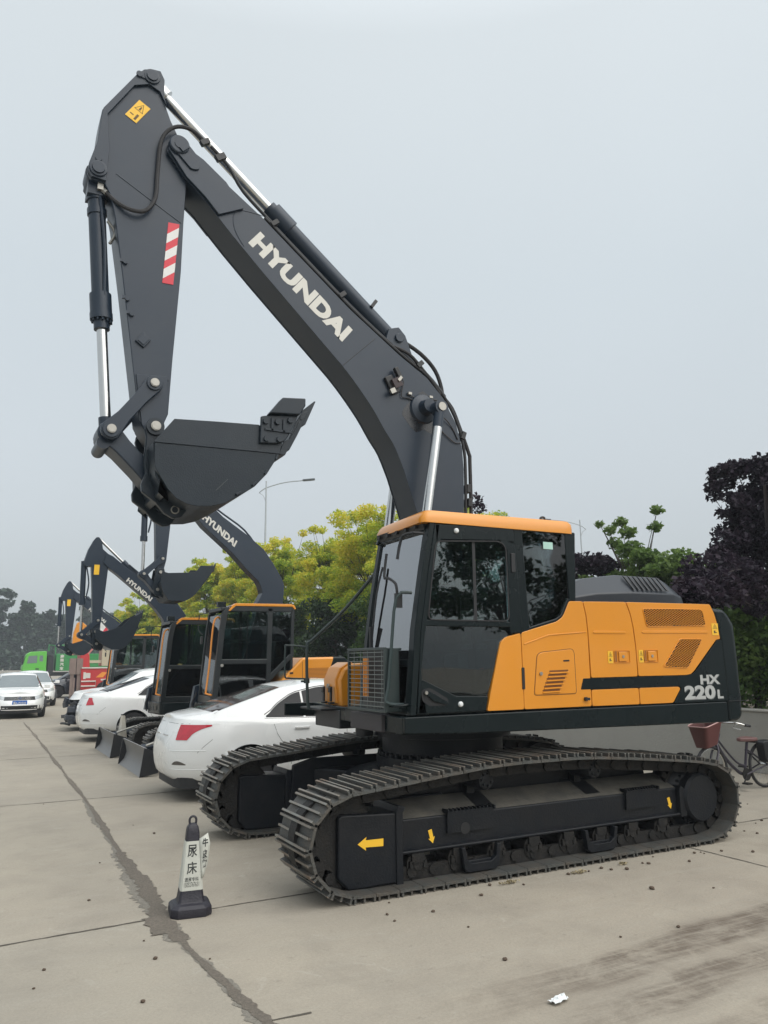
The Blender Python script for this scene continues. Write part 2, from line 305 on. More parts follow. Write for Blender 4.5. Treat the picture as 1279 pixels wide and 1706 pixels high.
# ================================================================ camera, sky, light
cam=bpy.data.cameras.new('camera'); co=bpy.data.objects.new('camera',cam); COL.objects.link(co)
R_=Vector((-0.88392,0.46754,-0.00962)); U_=Vector((0.08111,0.17354,0.98148)); F_=Vector((-0.46055,-0.86677,0.19131))
Mx=Matrix((R_,U_,-F_)).transposed().to_4x4(); Mx.translation=Vector((4.253,6.81,1.7)); co.matrix_world=Mx
cam.sensor_fit='VERTICAL'; cam.sensor_height=24; cam.lens=1280/1706*24; cam.clip_end=3000; cam.clip_start=.05
SC.camera=co
W=bpy.data.worlds.new('World'); SC.world=W; W.use_nodes=True; nt=W.node_tree; N=nt.nodes; Lk=nt.links
bg=N['Background']; sk=N.new('ShaderNodeTexSky'); sk.sky_type='NISHITA'; sk.sun_disc=False
SUN=Vector((-.30,.62,.78)).normalized()
el=math.asin(SUN.z); az=math.atan2(SUN.x,SUN.y); sk.sun_elevation=el; sk.sun_rotation=az; sk.dust_density=6; sk.air_density=1.5
hs_=N.new('ShaderNodeHueSaturation'); hs_.inputs['Saturation'].default_value=.35; Lk.new(sk.outputs[0],hs_.inputs['Color']); Lk.new(hs_.outputs[0],bg.inputs['Color']); bg.inputs['Strength'].default_value=.05
# overcast layer : brighter towards the zenith, as a cloudy sky is
b2=N.new('ShaderNodeBackground'); b2.inputs['Strength'].default_value=1
tc=N.new('ShaderNodeTexCoord'); sx=N.new('ShaderNodeSeparateXYZ'); Lk.new(tc.outputs['Generated'],sx.inputs[0])
cr=N.new('ShaderNodeValToRGB'); Lk.new(sx.outputs['Z'],cr.inputs['Fac']); e=cr.color_ramp.elements
stops=[(0,(.40,.445,.465)),(.18,(.435,.48,.515)),(.45,(.47,.525,.555)),(.68,(.55,.60,.62)),(.80,(.85,.91,.94)),(1,(1.30,1.36,1.38))]
while len(e)<len(stops): e.new(.5)
for i,(p,c) in enumerate(stops): e[i].position=p; e[i].color=c+(1,)
ns=N.new('ShaderNodeTexNoise'); ns.inputs['Scale'].default_value=1.6; ns.inputs['Detail'].default_value=3; Lk.new(tc.outputs['Generated'],ns.inputs['Vector'])
mr=N.new('ShaderNodeMapRange'); mr.inputs['To Min'].default_value=.93; mr.inputs['To Max'].default_value=1.07; Lk.new(ns.outputs['Fac'],mr.inputs['Value'])
mu=N.new('ShaderNodeMix'); mu.data_type='RGBA'; mu.blend_type='MULTIPLY'; mu.inputs['Factor'].default_value=1; Lk.new(cr.outputs[0],mu.inputs['A']); Lk.new(mr.outputs[0],mu.inputs['B']); Lk.new(mu.outputs['Result'],b2.inputs['Color'])
ad=N.new('ShaderNodeAddShader'); Lk.new(bg.outputs[0],ad.inputs[0]); Lk.new(b2.outputs[0],ad.inputs[1]); Lk.new(ad.outputs[0],N['World Output'].inputs['Surface'])
sl=bpy.data.lights.new('sun','SUN'); sl.energy=1.45; sl.angle=math.radians(75); sl.color=(1,.96,.90); so=bpy.data.objects.new('sun',sl); COL.objects.link(so); so.rotation_euler=(-SUN).to_track_quat('-Z','Y').to_euler()
SC.view_settings.view_transform='Standard'; SC.view_settings.look='None'; SC.view_settings.exposure=.10; SC.view_settings.gamma=1
SC.render.engine='CYCLES'
# ================================================================ the large excavator
EX=empty('excavator',(0,0,0),0,'large charcoal and yellow tracked excavator in the foreground with raised arm','excavator')
def resample(P,step):
    P=[Vector((a,0,b)) for a,b in P]; P.append(P[0]); L=[0]
    for i in range(1,len(P)): L.append(L[-1]+(P[i]-P[i-1]).length)
    n=max(3,round(L[-1]/step)); out=[]; j=0
    for k in range(n):
        t=L[-1]*k/n
        while L[j+1]<t: j+=1
        f=(t-L[j])/(L[j+1]-L[j]); out.append(P[j].lerp(P[j+1],f))
    return out
TR=[(2.085,.40),(2.07,.52),(2.02,.62),(1.94,.70),(1.84,.765),(1.70,.795),(1.40,.82),(1.0,.86),(.55,.90),(.2,.915),(-.5,.912),(-.9,.885),(-1.5,.83),(-1.95,.785),(-2.2,.735),(-2.37,.64),(-2.46,.51),(-2.48,.36),(-2.43,.21),(-2.34,.10),(-2.2,.03),(-2.0,.0),(1.66,.0),(1.84,.03),(1.96,.12),(2.05,.24)]
def make_track(yc,w,path,pitch,gh,parent,name='track',chain=True,ng=3):
    P=resample(path,pitch); n=len(P); cen=sum(P,Vector())/n; b=B()
    for i in range(n):
        a,c=P[i],P[(i+1)%n]; t=(c-a); ln=t.length; t.normalize(); nn=Vector((t.z,0,-t.x)); m=(a+c)/2
        if (m-cen).dot(nn)<0: nn=-nn
        R=Matrix((t,(0,1,0),nn)).transposed()
        j=random.uniform(-.003,.003); b.cm=0
        b.box(m-nn*(gh+.012)+Vector((0,yc,0)),(ln*.97,w,.022),R)
        for g in range(ng):
            q=a+t*ln*(.06+g*.40 if ng==3 else .25+g*.5); hh=gh*(1 if g!=1 else .9)+j; b.cm=0
            w2=w-.0-(.012 if g==1 else 0)
            b.box(q-nn*(gh-hh/2)+Vector((0,yc,0)),(.016,w2,hh),R)
            b.cm=2; b.box(q-nn*(gh-hh*.96)+Vector((0,yc,0)),(.0165,w2+.001,hh*.12),R)
        if chain:
            b.cm=1
            for s in (-1,1):
                b.box(m-nn*(gh+.075)+Vector((0,yc+s*.105,0)),(ln*1.04,.035,.10),R)
                b.cyl(a-nn*(gh+.085)+Vector((0,yc+s*.075,0)),a-nn*(gh+.085)+Vector((0,yc+s*.14,0)),.04,n=10)
            b.cyl(a-nn*(gh+.085)+Vector((0,yc-.09,0)),a-nn*(gh+.085)+Vector((0,yc+.09,0)),.03,n=8)
            # bolt heads and mud holes on the plate
            for s in (-1,1):
                b.box(a+t*ln*.75-nn*(gh-.001)+Vector((0,yc+s*.045,0)),(.042,.022,.006),R)
    return b.build(name,None,parent,mats=[M_shoe,M_chain,M_bar],smooth=0)
def undercarriage(side):
    """side=+1 the camera side; frame faces outwards on both"""
    yc=1.195*side; s=side
    make_track(yc,.60,TR,.196,.032,EX)
    b=B(); Y=lambda a:a*s
    # main beam with sloped dusty top
    sec=[(1.31,.25),(1.31,.495),(1.05,.60),(1.0,.60),(1.0,.25)]
    b.prismx([(Y(y),z) for y,z in sec],-1.80,1.26)
    b.prism([(-1.78,.3),(-1.70,.66),(-1.3,.71),(1.0,.72),(1.22,.66),(1.25,.3)],Y(.93),Y(.998))
    b.prismx([(Y(1.35),.25),(Y(1.35),.275),(Y(1.05),.275),(Y(1.05),.25)],-1.80,1.26)
    fr=b.build('side_frame',M_under,EX,bevel=.012)
    t=B(); t.prismx([(Y(1.302),.5005),(Y(1.302),.5035),(Y(1.052),.6065),(Y(1.052),.6035)],-1.77,1.22); t.build('dust_layer',M_dusty,fr,smooth=0)
    # track guard box round the idler
    g=B(); g.prism([(1.255,.06),(1.255,.565),(1.74,.59),(1.765,.565),(1.765,.15),(1.68,.06)],Y(1.02),Y(1.36))
    g.build('idler_guard',M_under,EX,bevel=.02)
    g=B(); g.prism([(1.225,.05),(1.225,.56),(1.20,.60),(1.27,.62),(1.285,.57),(1.285,.05)],Y(.98),Y(1.375)); g.build('end_plate',M_under,fr,bevel=.008)
    g=B(); g.prism([(-1.86,.24),(-1.86,.48),(-1.80,.52),(-1.78,.48),(-1.78,.24)],Y(.98),Y(1.36)); g.build('end_plate',M_under,fr,bevel=.008)
    # step brackets
    for x0,x1 in ((.35,.80),(-1.52,-1.12)):
        k=B(); k.prism([(x0,.36),(x0,.52),(x1,.52),(x1,.36)],Y(1.31),Y(1.335))
        for i in range(12):
            xx=x0+(x1-x0)*(i+.5)/12; k.box((xx,Y(1.30),.525),(.012,.06,.022))
        k.box((x0,Y(1.31),.525),(.012,.09,.03)); k.box((x1,Y(1.31),.525),(.012,.09,.03)); k.build('step',M_under,fr)
    if s>0:
        k=B(); k.cyl((.635,1.333,.385),(.635,1.3375,.385),.045,n=20); k.build('access_hole',M_black,fr)
    # idler, sprocket, final drive
    k=B(); k.lathe([(.10,-.12),(.30,-.12),(.30,-.06),(.335,-.06),(.335,.06),(.30,.06),(.30,.12),(.10,.12)],(1.74,yc,.40)); k.build('idler_wheel',M_chain,EX)
    k=B(); k.lathe([(.12,-.03),(.34,-.03),(.34,.03),(.12,.03)],(-2.05,yc,.395))
    for i in range(21):
        a=2*PI*i/21; R=Matrix.Rotation(-a,3,'Y'); k.box((-2.05+.36*math.cos(a),yc,.395+.36*math.sin(a)),(.07,.05,.05),R)
    k.build('sprocket',M_chain,EX)
    k=B(); cc=(-2.05,0,.395); k.lathe([(.31,Y(1.0)),(.31,Y(1.22)),(.285,Y(1.25)),(.225,Y(1.28)),(.225,Y(1.36)),(.205,Y(1.385)),(.0,Y(1.385))],cc)
    for i in range(28):
        a=2*PI*i/28; k.cyl((cc[0]+.25*math.cos(a),Y(1.25),cc[2]+.25*math.sin(a)),(cc[0]+.25*math.cos(a),Y(1.30),cc[2]+.25*math.sin(a)),.014,n=6)
    k.build('final_drive',M_under,EX)
    # bottom rollers and guards
    for i in range(8):
        x=1.08-i*.375
        k=B(); k.lathe([(.04,-.17),(.04,-.15),(.092,-.15),(.092,-.09),(.075,-.08),(.075,.08),(.092,.09),(.092,.13),(.04,.135),(.04,.15)],(x,yc,.165),n=20); k.box((x,Y(1.335),.215),(.11,.03,.07)); k.box((x-.06,Y(1.335),.17),(.03,.03,.05)); k.box((x+.06,Y(1.335),.17),(.03,.03,.05)); k.build('track_roller',M_chain,EX)
    for x in (.52,-.75,):
        k=B(); k.prism([(x-.19,.25),(x-.165,.09),(x-.13,.065),(x+.13,.065),(x+.165,.09),(x+.19,.25),(x+.155,.25),(x+.14,.16),(x+.09,.13),(x-.09,.13),(x-.14,.16),(x-.155,.25)],Y(1.34),Y(1.395)); k.box((x,Y(1.345),.10),(.28,.03,.09)); k.build('roller_guard',M_under,EX,bevel=.006)
    for x in (.40,-.78):
        k=B(); k.lathe([(.03,-.16),(.085,-.16),(.085,.10),(.075,.12),(.03,.13)],(x,yc+.0*s,.735),n=20); 
        for i in range(7):
            a=2*PI*i/7; k.cyl((x+.05*math.cos(a),yc+.12*s,.735+.05*math.sin(a)),(x+.05*math.cos(a),yc+.14*s,.735+.05*math.sin(a)),.011,n=6)
        k.prism([(x-.04,.56),(x+.04,.56),(x+.03,.76),(x-.03,.76)],Y(1.0),Y(1.08)); k.build('carrier_roller',M_under,EX)
        k=B(); k.prismx([(Y(1.262),.518),(Y(1.262),.521),(Y(1.055),.6065),(Y(1.055),.6095)],x-.10,x+.07); k.build('frame_slot',M_black,fr,smooth=0)
    return fr
frL=undercarriage(1); frR=undercarriage(-1)
# arrows and little tie-down stickers
def arrow_sticker(cx,cz,dx,dz,L,Wd,y,par,lab):
    d=Vector((dx,dz)).normalized(); n=Vector((-d.y,d.x)); c=Vector((cx,cz))
    q=[(L/2,0),(L*.5-Wd*.75,Wd*.5),(L*.5-Wd*.70,Wd*.26),(-L/2,Wd*.28),(-L/2,-Wd*.28),(L*.5-Wd*.70,-Wd*.26),(L*.5-Wd*.75,-Wd*.5)]
    P=[c+d*a+n*b for a,b in q]; flat('direction_arrow',[(p.x,y,p.y) for p in P],M_yel2,par,lab)
arrow_sticker(1.50,.370,1,.03,.215,.095,1.363,frL,'wide yellow arrow pointing forward on the idler guard')
arrow_sticker(.94,.350,-.25,-1,.105,.06,1.3135,frL,'small yellow tie-down arrow near the front')
arrow_sticker(-1.685,.366,-.25,-1,.105,.06,1.3135,frL,'small yellow tie-down arrow near the rear')
b=B(); b.prism([(-.9,.42),(.9,.42),(1.0,.50),(.75,.66),(.35,.72),(-.35,.72),(-.75,.66),(-1.0,.50)],-.55,.55)
for s in (-1,1):
    for t in (-1,1):
        q=[(t*.45-.22,s*.45),(t*.45+.22,s*.45),(t*.85+.2,s*1.02),(t*.85-.2,s*1.02)]; b.prismz(q if s*t>0 else q[::-1],.42,.62)
b.build('center_frame',M_under,EX,bevel=.02)
b=B(); b.lathe([(.0,.70),(.66,.70),(.66,.80),(.60,.82),(.60,.98),(.68,.99),(.68,1.07),(.0,1.07)],(0,0,0),'z',48)
for i in range(48):
    a=2*PI*i/48; b.cyl((.63*math.cos(a),.63*math.sin(a),.80),(.63*math.cos(a),.63*math.sin(a),.84),.018,n=6)
b.build('swing_bearing',M_under,EX)
# ------------------------------------------------ upper structure
Y=1.35
b=B(); b.prismz(roundpoly([(1.187,1.35),(1.187,.42),(.95,.40),(.95,-.45),(.85,-1.32),(-2.56,-1.33),(-2.56,1.35)],.05),1.13,1.268); b.prism([(1.187,1.268),(-2.562,1.272),(-2.562,1.07),(.6,1.115),(1.187,1.14)],1.318,1.356)
b.prism([(1.187,1.268),(-2.562,1.272),(-2.562,1.07),(.6,1.115),(1.187,1.14)],-1.338,-1.30); b.box((-.4,0,1.12),(2.4,1.1,.10)); b.box((-1.4,0,1.11),(2.2,2.2,.06))
deck=b.build('deck_frame',M_dark2,EX,bevel=.012)
# counterweight
cw=[(-2.475,2.245),(-2.68,2.238),(-2.79,2.175),(-2.855,2.08),(-2.868,1.80),(-2.875,1.29),(-2.865,1.125),(-2.80,1.075),(-2.585,1.072),(-2.585,1.28),(-2.555,1.90),(-2.52,2.12)]
def cwplan():
    """counterweight swept round the tail: side outline pushed back towards the middle"""
    ys=[1.352,1.32,1.24,1.1,.9,.6,.3,0,-.3,-.6,-.9,-1.1,-1.24,-1.32,-1.352]; vs=[];n=len(cw)
    for y in ys:
        k=1-(abs(y)/1.352)**5; bul=.28*(1-(abs(y)/1.352)**2.2)-.10*(abs(y)/1.352)**14
        for x,z in cw:
            rear=max(0,min(1,(-2.6-x)/.2)); top=1-.02*(abs(y)/1.352)**8 if z>2 else 1
            vs.append((x-bul*rear,y,z*top))
    fs=[(i*n+j,i*n+(j+1)%n,(i+1)*n+(j+1)%n,(i+1)*n+j) for i in range(len(ys)-1) for j in range(n)]
    fs+=[tuple(range(n)),tuple(range(len(vs)-1,len(vs)-n-1,-1))]
    return vs,fs
vs,fs=cwplan(); cwo=obj('counterweight',vs,fs,M_dark2,EX,bevel=.035,seg=3)
b=B(); b.box((-2.73,1.354,1.275),(.29,.01,.006)); b.build('seam',M_black,cwo)
# yellow side panels : outlines read off the machine, corners softened
def panel(poly,name,m=M_yel,y0=1.30,y1=1.352,bev=.012,r=.02,par=EX,label=None):
    b=B(); b.prism(roundpoly(poly,r,3),y0,y1); return b.build(name,m,par,bevel=bev,seg=3,label=label)
g=.004
p1=panel([(.393,1.286),(.245,1.80),(.225,1.86),(.17,1.90),(.009,1.937),(.004,1.286)],'side_cowl')
p2=panel([(.002,1.286),(.002,1.940),(-.40,2.04),(-.47,2.08),(-.50,2.12),(-.562,2.229),(-.722,2.233),(-.752,2.10),(-.763,1.937),(-.762,1.54),(-.762,1.286)],'side_door')
p3=panel([(-.731,2.231),(-1.261,2.241),(-1.31,2.12),(-1.335,2.0),(-1.352,1.80),(-1.355,1.540),(-.775,1.537),(-.772,1.937),(-.76,2.10)],'side_door')
p4=panel([(-1.275,2.241),(-2.437,2.249),(-2.49,2.16),(-2.52,2.06),(-2.549,1.895),(-2.488,1.890),(-2.13,1.585),(-2.08,1.552),(-2.0,1.542),(-1.365,1.542),(-1.360,1.83),(-1.345,2.0),(-1.32,2.12)],'side_door')
p3b=panel([(-.772,1.431),(-1.356,1.434),(-1.356,1.283),(-.769,1.286)],'lower_panel')
p4b=panel([(-1.364,1.434),(-1.890,1.434),(-1.915,1.415),(-1.799,1.282),(-1.365,1.283)],'lower_panel')
# dark strip and dark rear corner
strip=panel([(-.64,1.436),(-.675,1.534),(-1.99,1.538),(-2.09,1.546),(-2.15,1.58),(-2.50,1.886),(-2.560,1.888),(-2.578,1.278),(-1.81,1.28),(-1.925,1.418),(-1.90,1.438)],'dark_side_panel',M_dark2,1.28,1.354,.005,.01)
b=B(); b.prism([(.38,1.27),(.18,1.88),(-.5,2.03),(-.6,2.20),(-2.44,2.22),(-2.52,1.9),(-2.55,1.27)],1.0,1.30); b.build('body_core',M_dark2,EX)
# crease lines pressed into the doors
for (x0,z0,x1,z1,par) in ((-.82,2.045-.095,-1.24,1.952,p3),(-1.44,1.957,-2.38,1.965,p4)):
    b=B(); b.prism(roundpoly([(x0,z0),(x0-.02,z0+.012),(x1+.02,z1+.012),(x1,z1),(x1+.02,z1-.012),(x0-.02,z0-.012)],.01),1.350,1.358); b.build('pressed_rib',M_yel,par,bevel=.003)
b=B(); b.prism([(-.02,1.845),(-.30,1.925),(-.74,1.955),(-.74,1.947),(-.30,1.915),(-.02,1.833)],1.350,1.358); b.build('pressed_rib',M_yel,p2,bevel=.003)
# hinge slot, fuel hatch, louvres, lock
b=B(); b.prism(roundpoly([(.018,1.455),(.016,1.64),(-.012,1.64),(-.010,1.455)],.01),1.350,1.3585); b.build('hinge',M_black,p2)
hp=[(-.105,1.398),(-.155,1.745),(-.20,1.772),(-.56,1.802),(-.588,1.775),(-.590,1.40)]
b=B(); o1=roundpoly(hp,.03,3); ringframe(b,o1,offs(o1,.007),1.350,1.3535); b.build('hatch_gap',M_black,p2,smooth=0)
b=B(); b.prism(roundpoly(offs(hp,.012),.03,3),1.350,1.357); hatch=b.build('fuel_hatch',M_yel,p2,bevel=.004)
b=B()
for i in range(6):
    t=i/5; z=1.610-.165*t; xa=-.285+.085*t; xb=-.500+.105*t
    b.prism(roundpoly([(xa,z),(xb,z+.006),(xb,z-.010),(xa,z-.014)],.006,2),1.3565,1.3590)
b.build('louvre_slot',mat('louvre_shade_paint',(.16,.055,.008),.6),hatch,smooth=0)  # darker orange strips: shade inside the slots is painted in
b=B()
for i in range(6):
    t=i/5; z=1.594-.165*t; xa=-.285+.085*t; xb=-.500+.105*t
    b.prism([(xa,z),(xb,z+.006),(xb,z-.006),(xa,z-.012)],1.356,1.369,[(xa,z-.006),(xb,z+.0),(xb,z-.006),(xa,z-.012)])
b.build('louvre',M_yel,hatch)
b=B(); b.cyl((-.188,1.355,1.585),(-.188,1.368,1.585),.016); b.build('lock',M_pin,hatch)
b=B(); b.prism(roundpoly([(-.45,1.700),(-.52,1.702),(-.52,1.688),(-.45,1.686)],.005,2),1.357,1.3595); b.build('pull_slot',M_black,hatch)
b=B(); b.cyl((-.685,1.35,1.353),(-.685,1.375,1.353),.017); b.box((-.70,1.37,1.352),(.05,.012,.022)); b.build('latch',M_black,p2)
# recessed locks with stickers
for x0,x1,z0,z1,lx,par in ((-1.07,-1.265,1.670,1.783,-1.17,p3),(-1.455,-1.635,1.672,1.787,-1.548,p4)):
    b=B(); o1=[(x0,z0),(x0,z1),(x1,z1),(x1,z0)]; ringframe(b,o1,offs(o1,.006),1.351,1.359); la=b.build('latch',M_yel,par,smooth=0)
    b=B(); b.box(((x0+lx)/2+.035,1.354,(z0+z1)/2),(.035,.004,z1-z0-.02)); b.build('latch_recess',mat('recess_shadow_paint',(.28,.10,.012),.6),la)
    b=B(); b.box((lx,1.360,(z0+z1)/2),(.10,.014,z1-z0-.022)); b.build('latch_pad',M_yel,la,bevel=.006)
    b=B(); b.cyl((lx,1.366,(z0+z1)/2),(lx,1.372,(z0+z1)/2),.014); b.build('lock',M_pin,la)
def warn(x0,x1,z0,z1,y,par,name='warning_sticker'):
    s=flat(name,[(x0,y,z0),(x0,y,z1),(x1,y,z1),(x1,y,z0)],mat('pale_yellow_sticker',(.85,.50,.04),.4),par)
    c=(x0+x1)/2; w=abs(x1-x0); h=z1-z0; yy=y+.0032; k=B()
    P=[(c,z1-h*.08),(c-w*.38,z1-h*.45),(c+w*.38,z1-h*.45)]; ringframe(k,P,offs(P,w*.07),yy-.001,yy)
    k.box((c,yy-.0005,z1-h*.33),(w*.10,.001,h*.16)); k.box((c+w*.1,yy-.0005,z0+h*.28),(w*.25,.001,h*.22)); k.box((c-w*.15,yy-.0005,z0+h*.22),(w*.2,.001,h*.06))
    k.build('pictogram',mat('sticker_ink',(.12,.07,.02),.6),s,smooth=0)
warn(-.990,-1.050,1.667,1.777,1.3545,p3); warn(-1.385,-1.442,1.670,1.787,1.3545,p4); warn(-2.43,-2.525,1.935,2.055,1.3545,p4)
# grilles : expanded metal
def grille(poly,par,y=1.354):
    b=B(); b.prism(roundpoly(poly,.03,3),y-.002,y); gb=b.build('grille',mat('grille_hole',(.014,.006,.004),.8),par,smooth=0)
    xs=[p[0] for p in poly]; zs=[p[1] for p in poly]; k=B(); row=0; z=min(zs)+.008
    def inside(x,z):
        c=False; n=len(poly)
        for i in range(n):
            (x1,z1),(x2,z2)=poly[i],poly[i-1]
            if (z1>z)!=(z2>z) and x<(x2-x1)*(z-z1)/(z2-z1)+x1: c=not c
        return c
    while z<max(zs):
        x=min(xs)+(.0 if row%2 else .0215)
        while x<max(xs):
            if inside(x,z): # one link of the mesh : a thin hexagonal strand
                k.box((x,y+.003,z),(.015,.005,.0052)); 
                if inside(x+.0215,z+.0095): k.box((x+.0107,y+.003,z+.0048),(.016,.005,.0034),Matrix.Rotation(-.42,3,'Y'))
                if inside(x-.0215,z+.0095): k.box((x-.0107,y+.003,z+.0048),(.016,.005,.0034),Matrix.Rotation(.42,3,'Y'))
            x+=.043
        z+=.0105; row+=1
    k.build('mesh_strands',M_yel,gb,smooth=0)
    b=B(); o1=roundpoly(offs(poly,-.012),.03,3); o2=roundpoly(offs(poly,.002),.03,3); ringframe(b,o1,o2,y-.003,y+.006); b.build('grille_rim',M_yel,gb,bevel=.003)
grille([(-1.482,2.180),(-2.305,2.190),(-2.342,2.030),(-1.518,2.012)],p4)
grille([(-1.955,1.892),(-2.272,1.892),(-2.035,1.612),(-1.710,1.630)],p4)
# model lettering HX 220L
for s,x0,x1,z0,z1 in (('HX',-2.196,-2.482,1.449,1.541),('220',-1.958,-2.40,1.305,1.440),('L',-2.428,-2.512,1.306,1.392)):
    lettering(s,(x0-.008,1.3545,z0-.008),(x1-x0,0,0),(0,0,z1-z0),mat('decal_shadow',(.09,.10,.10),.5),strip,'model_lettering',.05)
    lettering(s,(x0,1.3565,z0),(x1-x0,0,0),(0,0,z1-z0),M_silver,strip,'model_lettering',.045)
# engine hood
def loftx(name,st,m,par,**k):
    """st: list of (x, [(y,z)...]) sections"""
    vs=[];n=len(st[0][1])
    for x,s in st: vs+=[(x,y,z) for y,z in s]
    fs=[(i*n+j,i*n+(j+1)%n,(i+1)*n+(j+1)%n,(i+1)*n+j) for i in range(len(st)-1) for j in range(n)]+[tuple(range(n)),tuple(range(len(vs)-1,len(vs)-n-1,-1))]
    return obj(name,vs,fs,m,par,**k)
def hs(w,h,wi,z0=2.20): return [(w,z0),(w,z0+h*.45),(wi,z0+h),(-wi,z0+h),(-w,z0+h*.45),(-w,z0)]
hood=loftx('engine_hood',[(-.80,hs(1.14,.20,.95)),(-1.10,hs(1.15,.30,.95)),(-1.55,hs(1.15,.355,.95)),(-2.15,hs(1.15,.35,.95)),(-2.30,hs(1.12,.30,.92)),(-2.42,hs(1.05,.06,.85))],mat('hood_paint',(.018,.022,.029),.30,0,.1,2),EX,bevel=.03,seg=3)
b=B()
for i in range(8):
    x=-1.60-i*.067; b.prismx([(1.02,2.53),(.99,2.545),(1.118,2.40),(1.148,2.385)],x,x-.026)
b.build('hood_slot',M_black,hood,smooth=0)
b=B(); b.cyl((-1.15,.05,2.3),(-1.15,.05,2.86),.085,n=28); b.cyl((-1.15,.05,2.86),(-1.15,.05,2.885),.095,.06,n=28); ac=b.build('air_cleaner',mat('brown_black_plastic',(.030,.016,.013),.4),EX)
b=B(); b.cyl((-1.15,.05,2.50),(-1.15,.05,2.62),.0885,n=28); lb=b.build('label_band',M_black,ac)
lettering('HYUNDAI',(-1.11,.136,2.53),(-.10,.0,0),(0,0,.055),M_white,ac,'lettering',.02)
b=B(); b.box((-1.0,-.6,2.35),(1.4,1.2,.25)); b.build('rear_deck',M_dark2,EX,bevel=.02)
b=B(); b.box((-.4,-.85,1.45),(1.3,.85,.36)); b.build('right_tank',M_dark2,EX,bevel=.04,seg=3)
# ------------------------------------------------ cab
yL,yR=1.35,.42
F0,F1=1.128,.905   # front edge bottom / top
b=B()
ap=[(1.128,1.272),(1.06,1.95),(.985,2.45),(.905,2.862)]
# left wall frame pieces (door frame, pillars)
b.prism([(1.128,1.272),(1.075,1.95),(.99,2.45),(.905,2.862),(.865,2.862),(.945,2.45),(1.028,1.95),(1.075,1.272)],1.25,1.345)   # A pillar
b.prism([(.035,2.87),(-.06,2.872),(-.10,1.93),(-.03,1.90),(.03,1.90)],1.27,1.349)       # B pillar
b.prism([(-.555,2.876),(-.687,2.878),(-.650,2.232),(-.572,2.229)],1.23,1.346)          # C pillar
b.prism([(-.05,2.872),(-.56,2.876),(-.56,2.85),(-.05,2.848)],1.27,1.345)
b.prism([(-.09,1.99),(-.40,2.07),(-.46,2.105),(-.55,2.26),(-.60,2.24),(-.50,2.06),(-.40,2.0),(-.09,1.93)],1.27,1.345)
# floor, back wall, right wall pillars
b.box((.28,.885,1.30),(1.66,.86,.06)); b.box((-.60,.885,1.75),(.06,.86,.9)); b.box((-.62,.885,2.85),(.08,.86,.05))
b.prism([(1.128,1.272),(1.06,1.95),(.985,2.45),(.905,2.862),(.86,2.862),(.93,2.45),(1.00,1.95),(1.06,1.272)],yR,yR+.06)
b.prism([(.10,2.87),(.04,2.87),(.04,1.27),(.10,1.27)],yR,yR+.05); b.prism([(-.58,2.87),(-.66,2.87),(-.62,1.27),(-.54,1.27)],yR,yR+.05)
b.prism([(1.0,1.75),(1.02,1.68),(-.6,1.68),(-.6,1.75)],yR,yR+.04); b.prism([(1.06,1.28),(1.02,1.70),(-.6,1.70),(-.6,1.28)],yR+.005,yR+.03)
b.prism([(.93,2.85),(.96,2.78),(-.62,2.80),(-.62,2.86)],yR,yR+.05)
# front frame
b.prism([(1.128,1.272),(1.120,1.36),(1.07,1.36),(1.07,1.272)],yR,1.30); b.prism([(.935,2.78),(.905,2.86),(.86,2.86),(.88,2.78)],yR,1.30)
b.prism([(1.084,1.66),(1.077,1.72),(1.05,1.72),(1.056,1.66)],yR,1.30)
cab=b.build('cab',M_dark2,EX,bevel=.012)
# door : frame ring pieces
dd=B()
dd.prism([(1.070,1.285),(1.022,1.95),(.940,2.45),(.868,2.842),(.818,2.842),(.885,2.45),(.965,2.03),(.99,1.90),(1.025,1.62),(1.025,1.54),(.98,1.285)],1.31,1.358)
dd.prism([(.868,2.842),(.042,2.866),(.040,2.72),(.20,2.742),(.80,2.712),(.86,2.66)],1.31,1.358)
dd.prism([(.042,2.866),(-.012,1.94),(.12,1.93),(.128,2.03),(.120,2.66),(.20,2.742),(.05,2.75)],1.31,1.358)
dd.prism([(.970,2.035),(.120,2.032),(.105,1.985),(.995,1.985)],1.31,1.358)
dd.prism([(1.070,1.285),(1.025,1.54),(1.015,1.555),(.70,1.418),(.380,1.408),(.408,1.29)],1.31,1.358)
door=dd.build('door',M_dark2,EX,bevel=.008)
b=B(); rr=roundpoly([(.962,2.032),(.885,2.61),(.86,2.70),(.20,2.740),(.132,2.69),(.128,2.032)],.06); ringframe(b,rr,offs(rr,.018),1.352,1.363); b.build('window_seal',M_rub,door)
def pane(poly,y,par,name='window',m=M_glass):
    b=B(); b.prism(poly,y-.003,y+.003); return b.build(name,m,par,smooth=0)
w1=pane([(.965,2.03),(.885,2.62),(.86,2.70),(.20,2.742),(.125,2.70),(.128,2.03)],1.335,door)
b=B(); b.box((.47,1.33,2.38),(.03,.02,.68)); b.build('sash_bar',M_black,w1)
pane([(1.02,1.99),(1.02,1.55),(.70,1.42),(.38,1.41),(.30,1.62),(.23,1.86),(.11,1.93),(.11,1.99)],1.335,door,'window',M_glassd)
w3=pane([(-.05,2.862),(-.56,2.868),(-.56,2.24),(-.48,2.09),(-.09,1.98)],1.335,cab,'window',M_glassd)
flat('inspection_sticker',[(-.30,1.341,2.70),(-.30,1.341,2.765),(-.41,1.341,2.765),(-.41,1.341,2.70)],mat('pale_green_sticker',(.40,.62,.55),.5),w3)
